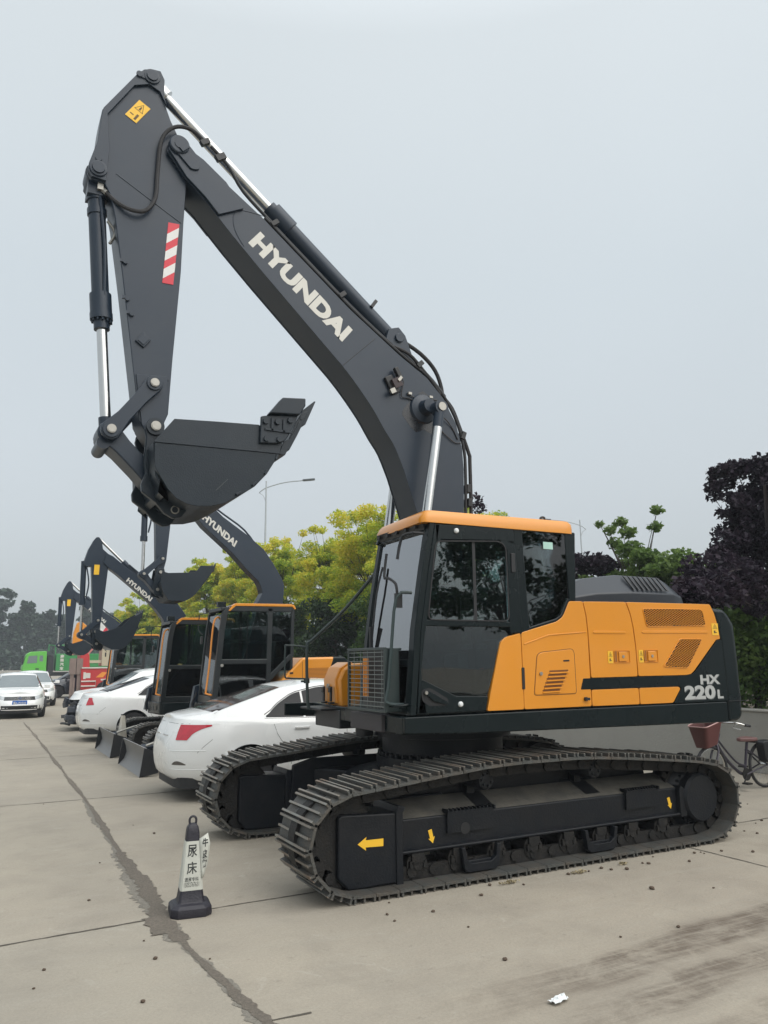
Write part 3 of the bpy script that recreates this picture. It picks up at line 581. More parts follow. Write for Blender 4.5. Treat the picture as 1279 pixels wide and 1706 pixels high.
# black mask on lower rear quarter window
b=B(); b.prism([(-.085,1.99),(-.10,2.06),(-.27,2.30),(-.50,2.42),(-.57,2.42),(-.57,2.24),(-.48,2.09)],1.328,1.331); b.build('window_mask',M_black,w3)
pane([(1.02,1.72),(.90,2.80),(.06,2.82),(.06,1.72)],yR+.03,cab,'window',M_glass); pane([(.03,1.72),(.03,2.82),(-.60,2.82),(-.58,1.72)],yR+.03,cab,'window',M_glass)
b=B(); b.box((-.60,.885,2.5),(.02,.75,.62)); b.build('rear_window',M_glass,cab)
wsx=lambda z:1.128+(z-1.272)/(2.862-1.272)*(.905-1.128)+.028*math.sin(PI*(z-1.27)/1.6)
def wsheet(z0,z1,y0,y1,dx,m,name,par,n=10,thick=.006):
    vs=[];fs=[]
    for i in range(n+1):
        z=z0+(z1-z0)*i/n
        for y in (y0,y1):
            for t in (0,thick): vs.append((wsx(z)+dx-t,y,z))
    for i in range(n):
        a=i*4; fs+=[(a,a+2,a+6,a+4),(a+1,a+5,a+7,a+3),(a,a+4,a+5,a+1),(a+2,a+3,a+7,a+6)]
    fs+=[(0,1,3,2),(n*4,n*4+2,n*4+3,n*4+1)]
    return obj(name,vs,fs,m,par,smooth=60)
ws=wsheet(1.70,2.80,yR+.05,1.27,-.012,M_glassw,'windshield',cab); wsheet(1.34,1.67,yR+.05,1.27,-.012,M_glass,'lower_windshield',cab)
for y0,y1 in ((yR-.002,yR+.055),(1.255,1.348)): wsheet(1.28,2.86,y0,y1,.004,M_dark2,'front_post',cab,thick=.05)
# wiper and handrail of the windscreen
b=B(); b.tube([(wsx(2.62)+.03,.62,2.55),(wsx(2.3)+.03,.60,2.3),(wsx(1.9)+.02,.585,1.85)],.010); b.box((wsx(1.95)+.03,.59,1.90),(.03,.02,.22)); b.build('wiper',M_black,cab)
b=B(); b.tube([(wsx(2.75)+.02,1.30,2.76),(wsx(2.75)+.10,1.28,2.765),(wsx(2.75)+.12,1.12,2.76),(wsx(2.6)+.12,1.10,2.66),(wsx(2.5)+.12,1.10,2.56)],.013,smooth=2); b.build('mirror_stay',M_black,cab)
b=B(); b.tube([(wsx(2.1)+.10,1.17,2.24),(wsx(2.1)+.11,1.165,2.34),(wsx(2.1)+.12,1.05,2.40),(wsx(2.1)+.12,.98,2.42),(wsx(2.3)+.12,.97,2.62)],.012,smooth=3); b.box((wsx(2.1)+.10,1.19,2.20),(.05,.05,.12)); b.build('mirror_bracket',M_black,cab)
b=B(); b.tube([(wsx(2.2)+.03,1.27,2.26),(wsx(2.2)+.15,1.22,2.22),(wsx(1.8)+.15,1.22,1.80),(wsx(1.5)+.15,1.22,1.5),(1.28,1.22,1.38),(1.15,1.27,1.36)],.014,smooth=3); b.build('grab_rail',mat('handrail_paint',(.028,.045,.045),.35),cab)
# lower front guard : wire grille
b=B(); gx=1.265
for (y0,z0,y1,z1) in ((.50,1.80,1.18,1.81),(.50,1.30,1.18,1.31)):
    b.box((gx,(y0+y1)/2,(z0+z1)/2),(.025,y1-y0,.025))
for y in (.50,1.18): b.box((gx,y,1.555),(.025,.025,.52))
for y in (.50,1.18):
    b.box((gx-.075,y,1.80),(.15,.02,.02)); b.box((gx-.075,y,1.31),(.15,.02,.02))
b.box((gx-.06,1.19,1.555),(.12,.008,.50))
gd=b.build('front_guard',mat('guard_paint',(.028,.042,.042),.4),cab,bevel=.004)
b=B()
for i in range(13): 
    z=1.34+i*.0365; b.box((gx+.004,.84,z),(.005,.66,.0055))
for i in range(5): b.box((gx,.60+i*.13,1.555),(.004,.0045,.49))
for i in range(26): b.box((gx,.53+i*.0255,1.345),(.003,.003,.055))
b.build('wire_mesh',mat('guard_wire',(.20,.225,.22),.4,.3),gd,smooth=0)
b=B()
for y in (.60,.635,.67): b.box((1.17,y,1.565),(.012,.018,.33))
b.build('orange_slats',M_org,gd,bevel=.003)
b=B(); b.box((1.13,.84,1.555),(.01,.66,.50)); b.build('guard_backing',M_black,gd)
b=B(); b.box((1.16,.72,1.2),(.12,.60,.14)); b.build('front_step',mat('dusty_step',(.05,.045,.048),.6),deck,bevel=.01)
b=B(); b.box((1.15,1.10,1.325),(.16,.14,.012)); b.tube([(1.12,1.3,1.36),(1.22,1.27,1.35),(1.22,1.1,1.35)],.012); b.build('cab_step',M_dark2,cab)
# door handle recess, door stops, hinge
b=B(); b.prism(roundpoly([(1.035,1.47),(.955,1.492),(.775,1.395),(.79,1.345),(.965,1.347),(1.03,1.39)],.03,3),1.3575,1.360); hr=b.build('handle_recess',M_black,door,smooth=0)
b=B(); b.prism(roundpoly([(1.01,1.455),(.975,1.468),(.79,1.372),(.80,1.352),(.93,1.385)],.015,3),1.358,1.378); b.build('door_handle',M_dark2,door,bevel=.006)
b=B(); b.cyl((1.0,1.375,1.452),(1.0,1.388,1.452),.014); b.build('door_lock',M_pin,door)
for x,z in ((.658,2.797),(.664,1.352)):
    b=B(); b.lathe([(.022,0),(.022,.012),(.014,.022),(0,.024)],(x,1.358,z),n=18); b.build('door_stop',mat('white_knob',(.72,.74,.74),.4),door)
for z in (2.55,): 
    b=B(); b.box((.068 if z>2 else .20,1.362,z),(.045,.016,.17)); b.build('hinge',M_black,door,bevel=.005)
# interior
b=B(); b.box((.1,.88,1.55),(.5,.5,.25)); b.box((.15,.88,1.74),(.5,.5,.12)); b.prism([(-.15,1.72),(-.28,2.42),(-.16,2.45),(.0,1.76)],.66,1.10); b.box((-.27,.88,2.50),(.09,.28,.2)); seat=b.build('seat',M_seat,cab,bevel=.03)
b=B(); b.box((.18,.56,1.75),(.55,.14,.22)); b.box((.18,1.20,1.72),(.50,.12,.16)); b.tube([(.38,1.18,1.8),(.42,1.18,1.98)],.018); b.tube([(.38,.58,1.85),(.42,.58,2.05)],.018); b.box((.86,.56,1.95),(.10,.12,.40)); b.box((.84,.60,2.22),(.05,.22,.16)); b.build('console',M_int,cab,bevel=.015)
b=B(); b.prism([(.55,1.4),(.75,1.75),(.66,1.78),(.5,1.5)],.8,.95); b.box((.30,.9,1.42),(.9,.3,.16)); b.build('pedals',M_int,cab)
b=B(); b.box((.30,.885,2.80),(.95,.80,.05)); b.box((.28,1.15,2.68),(.30,.1,.16)); b.build('headliner',M_int,cab)
b=B(); b.box((.35,1.0,1.70),(.34,.26,.14)); b.box((.26,1.02,1.80),(.22,.2,.10)); b.build('plastic_bundle',mat('pale_plastic_wrap',(.22,.27,.27),.3,0,.6,9,.5,12),seat,bevel=.04)
b=B(); b.box((.36,1.24,1.655),(.035,.03,.05)); b.build('red_buckle',mat('red_plastic',(.6,.03,.02),.4),seat)
# roof
rf=[(.985,1.365),(.915,.36),(.5,.33),(-.60,.36),(-.70,.42),(-.70,1.30),(-.64,1.365)]
vs=[];n0=roundpoly(rf,.07,4); nn=len(n0)
cx,cy=.12,.86
lv=[(1.0,2.852,1),(1.0,2.885,1),(.985,2.932,1),(.955,2.958,1),(.60,2.972,1)]
for s,z,_ in lv: vs+=[(cx+(x-cx)*s+(0.012 if s==1 else 0),cy+(y-cy)*s,z+ (0.018*(-(x-.985)/1.6) if z>2.87 else (.006 if x<-.3 else 0))) for x,y in n0]
fs=[(i*nn+j,i*nn+(j+1)%nn,(i+1)*nn+(j+1)%nn,(i+1)*nn+j) for i in range(len(lv)-1) for j in range(nn)]+[tuple(range(nn)),tuple(range(len(vs)-1,len(vs)-nn-1,-1))]
roof=obj('roof',vs,fs,M_yel,cab,smooth=50)
b=B(); b.tube([(-.38,1.22,2.965),(-.385,1.22,3.015),(-.43,1.22,3.02),(-.435,1.22,2.965)],.010,smooth=3); b.box((-.41,1.22,2.97),(.12,.04,.012)); b.build('lifting_eye',M_black,roof)
b=B(); b.lathe([(.02,2.99),(.02,3.01),(.0,3.015)],(.16,1.2,-.025),'z',12); b.tube([(-.16,1.0,2.96),(-.19,1.0,3.05)],.003,n=5,smooth=0); b.build('antenna',M_black,roof)
b=B(); b.prism([(.95,2.868),(.93,2.80),(.905,2.80),(.905,2.868)],.44,1.28)
for i in range(5): b.box((.95,.5+i*.17,2.838),(.03,.03,.03))
b.build('visor_rail',M_black,cab)
# right front tool box, mirror post
b=B(); tb=[(.89,1.30),(.905,1.52),(.85,1.63),(.76,1.685),(.55,1.69),(.40,1.69),(.40,1.24),(.88,1.24)]
b.prism(tb,-.92,-.50); tbx=b.build('toolbox',M_yel,EX,bevel=.03,seg=3)
b=B(); b.prism([(.91,1.28),(.926,1.52),(.87,1.645),(.77,1.70),(.72,1.70),(.72,1.28)],-.86,-.56); lid=b.build('toolbox_lid',M_yel,tbx,bevel=.015)
for y in (-.62,-.80):
    b=B(); b.box((.945,y,1.38),(.02,.035,.15)); b.box((.955,y,1.42),(.025,.055,.05)); b.box((.94,y,1.29),(.05,.06,.02)); b.build('rubber_latch',M_black,lid,bevel=.005)
b=B(); b.cyl((.925,-.71,1.46),(.945,-.71,1.46),.022); b.build('keyhole',M_pin,lid)
b=B(); b.box((.65,-.68,1.14),(.62,.62,.18)); b.box((.95,-.75,1.235),(.34,.55,.025)); b.cyl((.72,-.3,1.20),(.72,-.3,.98),.09); b.build('front_platform',M_black,deck,bevel=.01)
hr=mat('handrail_paint',(.028,.045,.045),.35)
b=B(); b.tube([(1.13,-.75,1.23),(1.15,-.75,1.35),(1.16,-.75,1.86),(1.12,-.70,1.93),(.98,-.2,2.22),(.86,.36,2.60)],.017,smooth=4); b.tube([(1.16,-.75,1.86),(1.38,-.75,1.875),(1.40,-.75,1.84),(1.40,-.75,1.58),(1.36,-.75,1.545),(1.16,-.75,1.535)],.009,smooth=3); b.cyl((1.16,-.75,1.49),(1.16,-.75,1.54),.03); b.box((1.19,-.75,1.51),(.06,.03,.02)); b.build('mirror_post',hr,EX)
# ------------------------------------------------ boom
def plate_solid(poly,y,name,m,par,bev=.008,lip=.0):
    b=B(); b.prism(poly,-y,y); return b.build(name,m,par,bevel=bev)
bm_=[tuple(p) for p in D['boom']]
NOSE=[(2.06, 6.02), (2.12, 6.03), (2.29, 6.02), (2.35, 5.95), (2.34, 5.82), (2.29, 5.72), (2.24, 5.65)]
foot=[(-.172,2.7),(-.10,2.2),(.0,1.75),(.12,1.45),(.30,1.5),(.30,2.0)]
boomp=bm_[:14]+[(-.205,2.9),(-.15,2.3),(-.05,1.7),(.12,1.45),(.32,1.55),(.30,2.2),(.26,2.75)]+bm_[16:18]+[(v.x,v.y) for v in catmull([(a,b_,0) for a,b_ in bm_[18:24]],3)]+bm_[25:]
lo=[(a+(.0),b_) for a,b_ in boomp]
b=B(); b.prism(lo,-.178,.178); boom=b.build('boom',M_dark,EX,bevel=.006)
# side plates stand proud of top and bottom plates
b=B()
b.prism(offs(lo,-.012),.178,.192); b.prism(offs(lo,-.012),-.192,-.178); b.build('side_plate',M_dark,boom,bevel=.003)
def seam(pts,y,par,m=M_dark,r=.0045,name='weld_seam'):
    b=B(); b.tube([at(p,y) for p in pts],r,n=6,smooth=0); return b.build(name,m,par)
seam([(1.186,4.625),(.825,4.975)],.192,boom,M_black,.0035)
b=B(); b.tube([at(p,.1925) for p in NOSE],.0045,n=6,smooth=5); b.build('weld_seam',M_dark,boom)
# grease stains round the pins
def grease(c,r,y,par):
    q=[(c[0]+r*(1+.25*math.sin(3*a+c[0]*9))*math.cos(a),c[1]+r*(1+.2*math.sin(5*a))*math.sin(a)-r*.15) for a in [2*PI*i/24 for i in range(24)]]
    b=B(); b.prism(q,y,y+.0012); b.build('grease_stain',mat('grease',(.010,.013,.018),.25,0,.3,20),par,smooth=0)
grease((.26,4.28),.21,.192,boom)
nose=[tuple(p) for p in [(2.40,5.70),(2.28,5.66),(2.20,5.72),(2.16,5.86),(2.22,5.97),(2.38,6.0),(2.50,6.20)]]
b=B(); q=D['boom']; b.prism([(2.26,6.03),(2.44,6.262),(2.665,6.430),(2.742,6.468),(2.826,6.556),(2.93,6.60),(2.99,6.52),(2.995,6.43),(2.93,6.35),(2.82,6.20),(2.64,6.05),(2.50,5.90)],.192,.222); nz=b.build('nose_plate',M_dark,boom,bevel=.006)
b=B(); b.prism([(2.26,6.03),(2.44,6.262),(2.665,6.430),(2.742,6.468),(2.826,6.556),(2.93,6.60),(2.99,6.52),(2.995,6.43),(2.93,6.35),(2.82,6.20),(2.64,6.05),(2.50,5.90)],-.222,-.192); b.build('nose_plate',M_dark,boom,bevel=.006)
def pin(c,r,y0,y1,par,m=M_pin,name='pin'):
    b=B(); x,z=c; b.cyl((x,y0,z),(x,y1,z),r,n=24); s=1 if y1>y0 else -1
    b.cyl((x,y1,z),(x,y1+.006*s,z),r*.82,n=24); o=b.build(name,m,par); 
    return o
b=B(); b.lathe([(.095,.15),(.095,.245),(.085,.255),(0,.255)],(2.903,0,6.499)); b.prism(roundpoly([(2.93,6.56),(2.72,6.38),(2.70,6.30),(2.78,6.28),(2.97,6.46)],.03),.222,.24); b.build('pivot_boss',M_dark,nz,bevel=.004)
b=B(); b.cyl((2.90,.255,6.50),(2.90,.262,6.50),.05); b.box((2.86,.26,6.47),(.09,.02,.05),Matrix.Rotation(.8,3,'Y')); b.build('pin',M_dark,nz)
b=B(); b.cyl((2.903,-.26,6.499),(2.903,.20,6.499),.06); b.build('pin',M_chain,boom)
# lettering along the boom
h=[Vector(at(p,.1945)) for p in D['hyundai']]  # top-left, bottom-left, bottom-right..., top-right
tl,bl,tr,br=h[0],h[1],h[2],h[3]
lettering('HYUNDAI',bl,(br-bl),(tl-bl),M_white,boom,'lettering',.058)
# boom cylinders : pin on the boom side, rods going down to the deck
pinb=(.200,4.290)
for s in (1,-1):
    b=B(); b.lathe([(.165,s*.19),(.15,s*.22),(.085,s*.24),(.07,s*.34)],(pinb[0]+.06,0,pinb[1]+.01)); b.build('pin_boss',M_dark,boom)
    top=Vector((.185,s*.40,4.265)); bot=Vector((.62,s*.40,1.55)); d=(bot-top).normalized()
    b=B(); b.cyl(top-d*.0+Vector((0,0,0)),top+d*.22,.052); b.cyl(top+Vector((0,-.075,0)),top+Vector((0,.045,0)),.076,n=28); ey=b.build('cylinder_eye',M_dark,EX)
    b=B(); b.cyl(top+Vector((0,.045 if s>0 else -.045,0)),top+Vector((0,(.06 if s>0 else -.06),0)),.045); b.build('pin',M_pin,ey)
    b=B(); b.cyl(top+d*.20,top+d*1.5,.050,n=28); b.build('cylinder_rod',M_chrome,EX)
    b=B(); b.cyl(top+d*1.45,bot,.078,n=28); b.build('cylinder_barrel',M_dark,EX)
# arm cylinder along the top of the boom (centre plane)
a0=Vector((3.10,0,7.20)); a1=Vector((.50,0,5.075)); dr=(a1-a0).normalized(); Lc=(a1-a0).length
b=B(); b.cyl(a0,a0+dr*.12,.09,n=24); b.cyl(a0+dr*.05,a0+dr*1.62,.055,n=28); b.build('cylinder_rod',M_chrome,EX)
b=B(); b.cyl(a0+dr*1.55,a0+dr*1.80,.112,n=28); b.cyl(a0+dr*1.50,a0+dr*1.56,.085,n=28); b.cyl(a0+dr*1.75,a1-dr*.05,.090,n=28); b.cyl(a1+Vector((0,-.09,0)),a1+Vector((0,.09,0)),.10);
ac_=b.build('cylinder_barrel',M_dark,EX)
b=B(); b.prism([(.66,5.02),(.62,5.16),(.50,5.20),(.42,5.12),(.32,4.86),(.22,4.72),(.30,4.70),(.5,4.85)],.085,.125); b.prism([(.66,5.02),(.62,5.16),(.50,5.20),(.42,5.12),(.32,4.86),(.22,4.72),(.30,4.70),(.5,4.85)],-.125,-.085); b.cyl((.5,-.15,5.075),(.5,.15,5.075),.05); b.build('cylinder_bracket',M_dark,boom,bevel=.006)
b=B(); b.box((.78,.09,5.42),(.035,.03,.10),Matrix.Rotation(-.6,3,'Y')); b.build('grease_stub',M_black,boom)
# hydraulic lines over the boom
def off2(pts,d):
    out=[]
    for i,p in enumerate(pts):
        a=Vector(pts[max(i-1,0)]); c=Vector(pts[min(i+1,len(pts)-1)]); t=(c-a).normalized(); n=Vector((t.y,-t.x)); q=Vector(p)+n*d; out.append((q.x,q.y))
    return out
TOP=[(2.665,6.436),(2.448,6.266),(2.053,5.994),(1.844,5.823),(1.106,5.234),(.536,4.844),(.211,4.654),(.007,4.454),(-.142,4.198),(-.212,3.933),(-.225,3.706),(-.213,3.259),(-.19,2.85)]
s0=off2(TOP,-.04); t_=Vector(TOP[1])-Vector(TOP[0])
sgn=-1 if (Vector(s0[3])-Vector(TOP[3])).y<0 else 1
for k,(dd_,yy,i0,i1,r) in enumerate(((.040,.172,2,13,.017),(.085,.13,2,8,.015),(.04,-.13,2,13,.016))):
    P=off2(TOP,-.04*sgn/abs(sgn)*(dd_/.04))[i0:i1]
    if P[0][1]<TOP[i0][1]: P=off2(TOP,dd_)[i0:i1]
    b=B(); b.tube([at(p,yy) for p in P],r,smooth=4); b.build('hydraulic_pipe',M_black,boom)
# larger hoses bowing behind the knee
b=B(); b.tube([(.60,.15,4.96),(.40,.16,4.90),(.23,.17,4.74),(.10,.17,4.60),(.03,.17,4.50)],.018,smooth=4)
b.tube([(.45,.05,5.10),(.20,.06,4.98),(.02,.06,4.82),(-.06,.06,4.62),(-.05,.08,4.45)],.022,smooth=4)
b.tube([(.50,0,4.98),(.24,.0,4.88),(.08,.0,4.72),(.0,.0,4.5)],.020,smooth=4)
b.tube([(-.02,.14,4.50),(-.13,.15,4.38),(-.22,.15,4.18),(-.33,.15,3.90),(-.34,.15,3.80),(-.335,.15,3.2),(-.31,.15,2.8)],.020,smooth=4); b.build('hydraulic_hose',M_rub,boom)
for x,z,a in ((1.93,6.02-.03,.7),(1.19,5.40-.01,.7),(.28,4.80,.8),(-.245,4.08,1.25),(-.29,3.5,1.5),(-.30,3.35,1.5)):
    b=B(); b.box((x,.15,z),(.09,.10,.05),Matrix.Rotation(a,3,'Y')); b.build('hose_clamp',M_black,boom,bevel=.006)
# hose at the nose running to the arm
b=B(); b.tube([(1.93,.16,5.98),(2.25,.17,6.24),(2.42,.19,6.46),(2.60,.21,6.60)],.017,smooth=4); b.box((2.50,.2,6.52),(.10,.05,.06),Matrix.Rotation(.6,3,'Y')); b.box((2.66,.215,6.62),(.09,.05,.05),Matrix.Rotation(.6,3,'Y')); b.build('hose_fitting',M_black,boom)
# work lamp bracket and wiring
b=B(); b.box((.64,.21,4.50),(.10,.04,.20),Matrix.Rotation(.5,3,'Y')); b.build('lamp_base',M_black,boom,bevel=.01)
b=B(); b.box((.585,.245,4.62),(.05,.05,.14),Matrix.Rotation(.5,3,'Y')); b.build('lamp_stub',M_black,boom,bevel=.01)
b=B(); b.box((.60,.245,4.52),(.10,.04,.10),Matrix.Rotation(.5,3,'Y')); b.build('lamp_bracket',mat('brown_bracket',(.045,.032,.035),.6),boom)
b=B(); b.box((.655,.255,4.42),(.06,.03,.05),Matrix.Rotation(.5,3,'Y')); b.box((.575,.262,4.56),(.06,.03,.03),Matrix.Rotation(.9,3,'Y')); b.box((.43,.21,4.44),(.04,.03,.025)); b.box((.175,.21,4.44),(.04,.03,.025)); b.build('tape_clip',M_pin,boom)
b=B(); b.tube([(.56,.21,4.58),(.50,.21,4.56),(.53,.21,4.40),(.44,.205,4.385),(.30,.205,4.37),(.18,.205,4.39),(.10,.205,4.42)],.006,n=6); b.tube([(.42,.205,4.42),(.3,.205,4.40),(.15,.205,4.42),(.07,.205,4.42)],.006,n=6)
b.tube([(.10,.25,4.24),(.0,.22,4.22),(-.10,.20,4.13),(-.16,.20,4.02)],.006,n=6); b.tube([(.16,.21,4.02),(.08,.205,4.10),(-.02,.205,4.04),(-.12,.205,3.98),(-.2,.205,3.99)],.006,n=6); b.build('wiring',M_black,boom)
# ------------------------------------------------ arm
arp=[tuple(p) for p in D['armplate']]
b=B(); b.prism(arp,-.15,.15); arm=b.build('arm',M_dark,EX,bevel=.008)
b=B(); rid=[(3.645,5.975),(3.679,6.02),(3.675,6.10),(3.617,6.334),(3.600,6.574),(3.585,6.69),(3.312,7.148),(3.25,7.222),(3.184,7.253),(3.10,7.262),(3.058,7.183),(3.054,7.0),(3.02,6.90),(3.095,7.041),(3.196,7.083),(3.328,7.021),(3.547,6.640),(3.512,6.307),(3.522,5.965)]
b.prism(rid,.15,.178); b.prism(rid,-.178,-.15); b.build('edge_plate',M_dark,arm,bevel=.004)
seam([(3.438,6.079),(3.14,5.915),(2.835,5.75)],.151,arm); seam([(3.16,4.16),(2.88,4.19)],.151,arm); 
b=B(); b.prism([(3.02,3.63),(3.10,3.75),(3.14,4.0),(3.17,4.20),(2.90,4.22),(2.88,3.90),(2.92,3.74),(2.96,3.65)],.15,.165); b.build('tip_plate',M_dark,arm,bevel=.004); b=B(); b.prism([(3.02,3.63),(3.10,3.75),(3.14,4.0),(3.17,4.20),(2.90,4.22),(2.88,3.90),(2.92,3.74),(2.96,3.65)],-.165,-.15); b.build('tip_plate',M_dark,arm,bevel=.004)
for (x,z,r) in ((3.176,7.165,.06),(3.594,6.062,.062)):
    b=B(); b.lathe([(r*1.25,.178),(r*1.2,.195),(r*.9,.197),(r*.85,.212),(0,.212)],(x,0,z),n=24); b.build('pin_cap',M_dark,arm)
b=B(); b.cyl((3.597,.17,6.165),(3.597,.19,6.165),.028); b.build('keeper_bolt',M_dark,arm); b=B(); b.cyl((3.29,.178,7.15),(3.29,.195,7.15),.03); b.prism(roundpoly([(3.30,7.18),(3.14,7.22),(3.12,7.12),(3.29,7.12)],.03),.178,.19); b.build('keeper_plate',M_dark,arm,bevel=.003)
for (x,z) in ((3.314,5.233),(3.234,4.752),(3.279,4.536+.35)):
    b=B(); b.cyl((x,.15,z),(x,.175,z),.022,n=12); b.box((x+.03,.158,z+.01),(.03,.02,.03)); b.build('bolt_boss',M_dark,arm)
L_=D['armlug']; b=B(); b.prism([tuple(p) for p in offs([tuple(q) for q in L_],-.01)],.15,.172); b.prism([tuple(p) for p in offs([tuple(q) for q in L_],.016)],.172,.180); b.build('tie_lug',M_dark,arm,bevel=.004)
# reflective red and white strip
sq=[Vector(at(p,.1535)) for p in [(2.955,5.725),(2.853,5.733),(2.884,5.115),(2.983,5.112)]]
sa,sb_,sc_,sd=sq # top-left, top-right, bottom-right, bottom-left
st=flat('reflective_strip',sq,M_red,arm,'red and white diagonal reflective strip')
k=B()
for i in range(3):
    f0=.16+i*.29; 
    p=[sa.lerp(sd,f0+.035),sb_.lerp(sc_,f0-.10),sb_.lerp(sc_,f0+.055),sa.lerp(sd,f0+.19)]
    k.add([v+Vector((0,.0022,0)) for v in p],[(0,1,2,3)])
k.build('white_bar',mat('reflective_white',(.68,.68,.66),.4),st,smooth=0)
q=[Vector(at(p,.1535)) for p in D['armsticker']]; ws_=flat('warning_sticker',q,M_yel2,arm)
k=B(); c0=(q[0]+q[1])/2; ux=(q[1]-q[0]); uz=(q[3]-q[0]); 
def qp(u,v): return q[0]+ux*u+uz*v+Vector((0,.0022,0))
tri=[qp(.5,.06),qp(.12,.46),qp(.88,.46)]; cc_=sum(tri,Vector())/3; inn=[t.lerp(cc_,.2) for t in tri]
k.add(tri+inn,[(0,1,4,3),(1,2,5,4),(2,0,3,5)]); k.add([qp(.45,.22),qp(.55,.22),qp(.58,.40),qp(.42,.40)],[(0,1,2,3)]); k.add([qp(.60,.62),qp(.78,.62),qp(.80,.92),qp(.62,.92)],[(0,1,2,3)]); k.add([qp(.15,.74),qp(.45,.74),qp(.45,.79),qp(.15,.79)],[(0,1,2,3)])
k.build('pictogram',mat('sticker_ink',(.12,.07,.02),.6),ws_,smooth=0)
# hose sweeping down the arm side
b=B(); b.tube([(2.66,.22,6.62),(2.80,.23,6.70),(2.95,.22,6.68),(3.06,.20,6.53),(3.08,.18,6.20),(3.09,.19,5.92),(3.17,.20,5.76),(3.30,.20,5.73),(3.43,.16,5.80),(3.54,.10,5.93)],.019,smooth=5); b.build('hydraulic_hose',M_rub,arm)
b=B(); b.tube([(3.50,.12,5.88),(3.56,.08,5.95)],.028,smooth=0); b.box((3.56,.10,5.93),(.05,.06,.06)); b.tube([(3.44,.02,5.45),(3.40,.03,5.56),(3.47,.03,5.66)],.014); b.build('hose_fitting',M_pin,arm)
# bucket cylinder in front of the arm
c0=Vector((3.594,0,6.062)); c1=Vector((3.365,0,3.66)); d=(c1-c0).normalized()
b=B(); b.cyl(c0+Vector((0,-.1,0)),c0+Vector((0,.1,0)),.10); b.cyl(c0+d*.05,c0+d*1.16,.075,n=28); b.cyl(c0+d*1.12,c0+d*1.30,.094,n=28); b.cyl(c0+d*1.30,c0+d*1.36,.098,n=28); b.cyl(c0+d*1.36,c0+d*1.45,.068,n=28)
for i in range(12):
    a=2*PI*i/12; e=Vector((math.cos(a)*.082,math.sin(a)*.082,0)); b.cyl(c0+d*1.36+e,c0+d*1.385+e,.011,n=6)
b.box(c0+d*.12,(.16,.19,.16)); b.tube([c0+d*.2+Vector((-.02,.08,0)),c0+d*.7+Vector((-.04,.09,0)),c0+d*1.15+Vector((-.02,.08,0))],.014); b.cyl(c0+d*.30,c0+d*.36,.085); b.cyl(c0+d*.18,c0+d*.22,.087); cb=b.build('cylinder_barrel',M_dark,EX)
b=B(); b.cyl(c0+d*1.4,c0+d*2.28,.046,n=28); b.build('cylinder_rod',M_chrome,EX)
b=B(); b.cyl(c0+d*2.26,c1,.06); b.cyl(c1+Vector((0,-.09,0)),c1+Vector((0,.09,0)),.085); b.build('cylinder_eye',M_dark,EX)
# links
p_arm=(3.022,4.114); p_j=(3.357,3.650); p_b=(2.965,3.275)
def linkbar(a,c,r1,r2,y0,y1,w):
    b=B(); a=Vector(a); c=Vector(c); t=(c-a).normalized(); n=Vector((-t.y,t.x)); P=[]
    for k in range(9): 
        th=PI/2+PI*k/8; P.append(a+r1*(math.cos(th)*t+math.sin(th)*n))
    P+= [a.lerp(c,.3)-n*w,a.lerp(c,.7)-n*w]
    for k in range(9):
        th=-PI/2+PI*k/8; P.append(c+r2*(math.cos(th)*t+math.sin(th)*n))
    P+= [a.lerp(c,.7)+n*w,a.lerp(c,.3)+n*w]
    b.prism([(p.x,p.y) for p in P],y0,y1); return b
for s in (1,-1):
    lk=linkbar(p_arm,p_j,.078,.085,s*.175,s*.225,.060); o=lk.build('side_link',M_dark,EX,bevel=.008)
    b=B(); b.lathe([(.066,s*.225),(.062,s*.245),(.0,s*.245)],(p_arm[0],0,p_arm[1])); b.build('link_boss',M_dark,o); b=B(); b.lathe([(.072,s*.225),(.068,s*.245),(.0,s*.245)],(p_j[0],0,p_j[1])); b.build('link_boss',M_dark,o)
    for q_ in (p_arm,p_j): pin(q_,.038,s*.24,s*.262,o)
lk=linkbar(p_j,p_b,.10,.09,-.14,.14,.080); ml=lk.build('main_link',M_dark,EX,bevel=.015)
b=B(); b.cyl((p_j[0]+.045,-.2,p_j[1]-.10),(p_j[0]+.045,.15,p_j[1]-.10),.055); b.build('link_boss',M_dark,ml)
# bucket
bk=[tuple(p) for p in D['bucket']]
top=bk[:6]; curve=bk[5:]
Wb=.52
ring=[(3.056,3.507),(2.897,3.725),(2.529,3.750),(2.161,3.765),(2.02,3.66),(1.94,3.645),(1.992,3.473),(2.07,3.337),(2.176,3.215),(2.318,3.115),(2.438,3.045),(2.556,3.01),(2.665,3.0),(2.755,3.01),(2.846,3.05),(2.92,3.12),(3.036,3.30)]
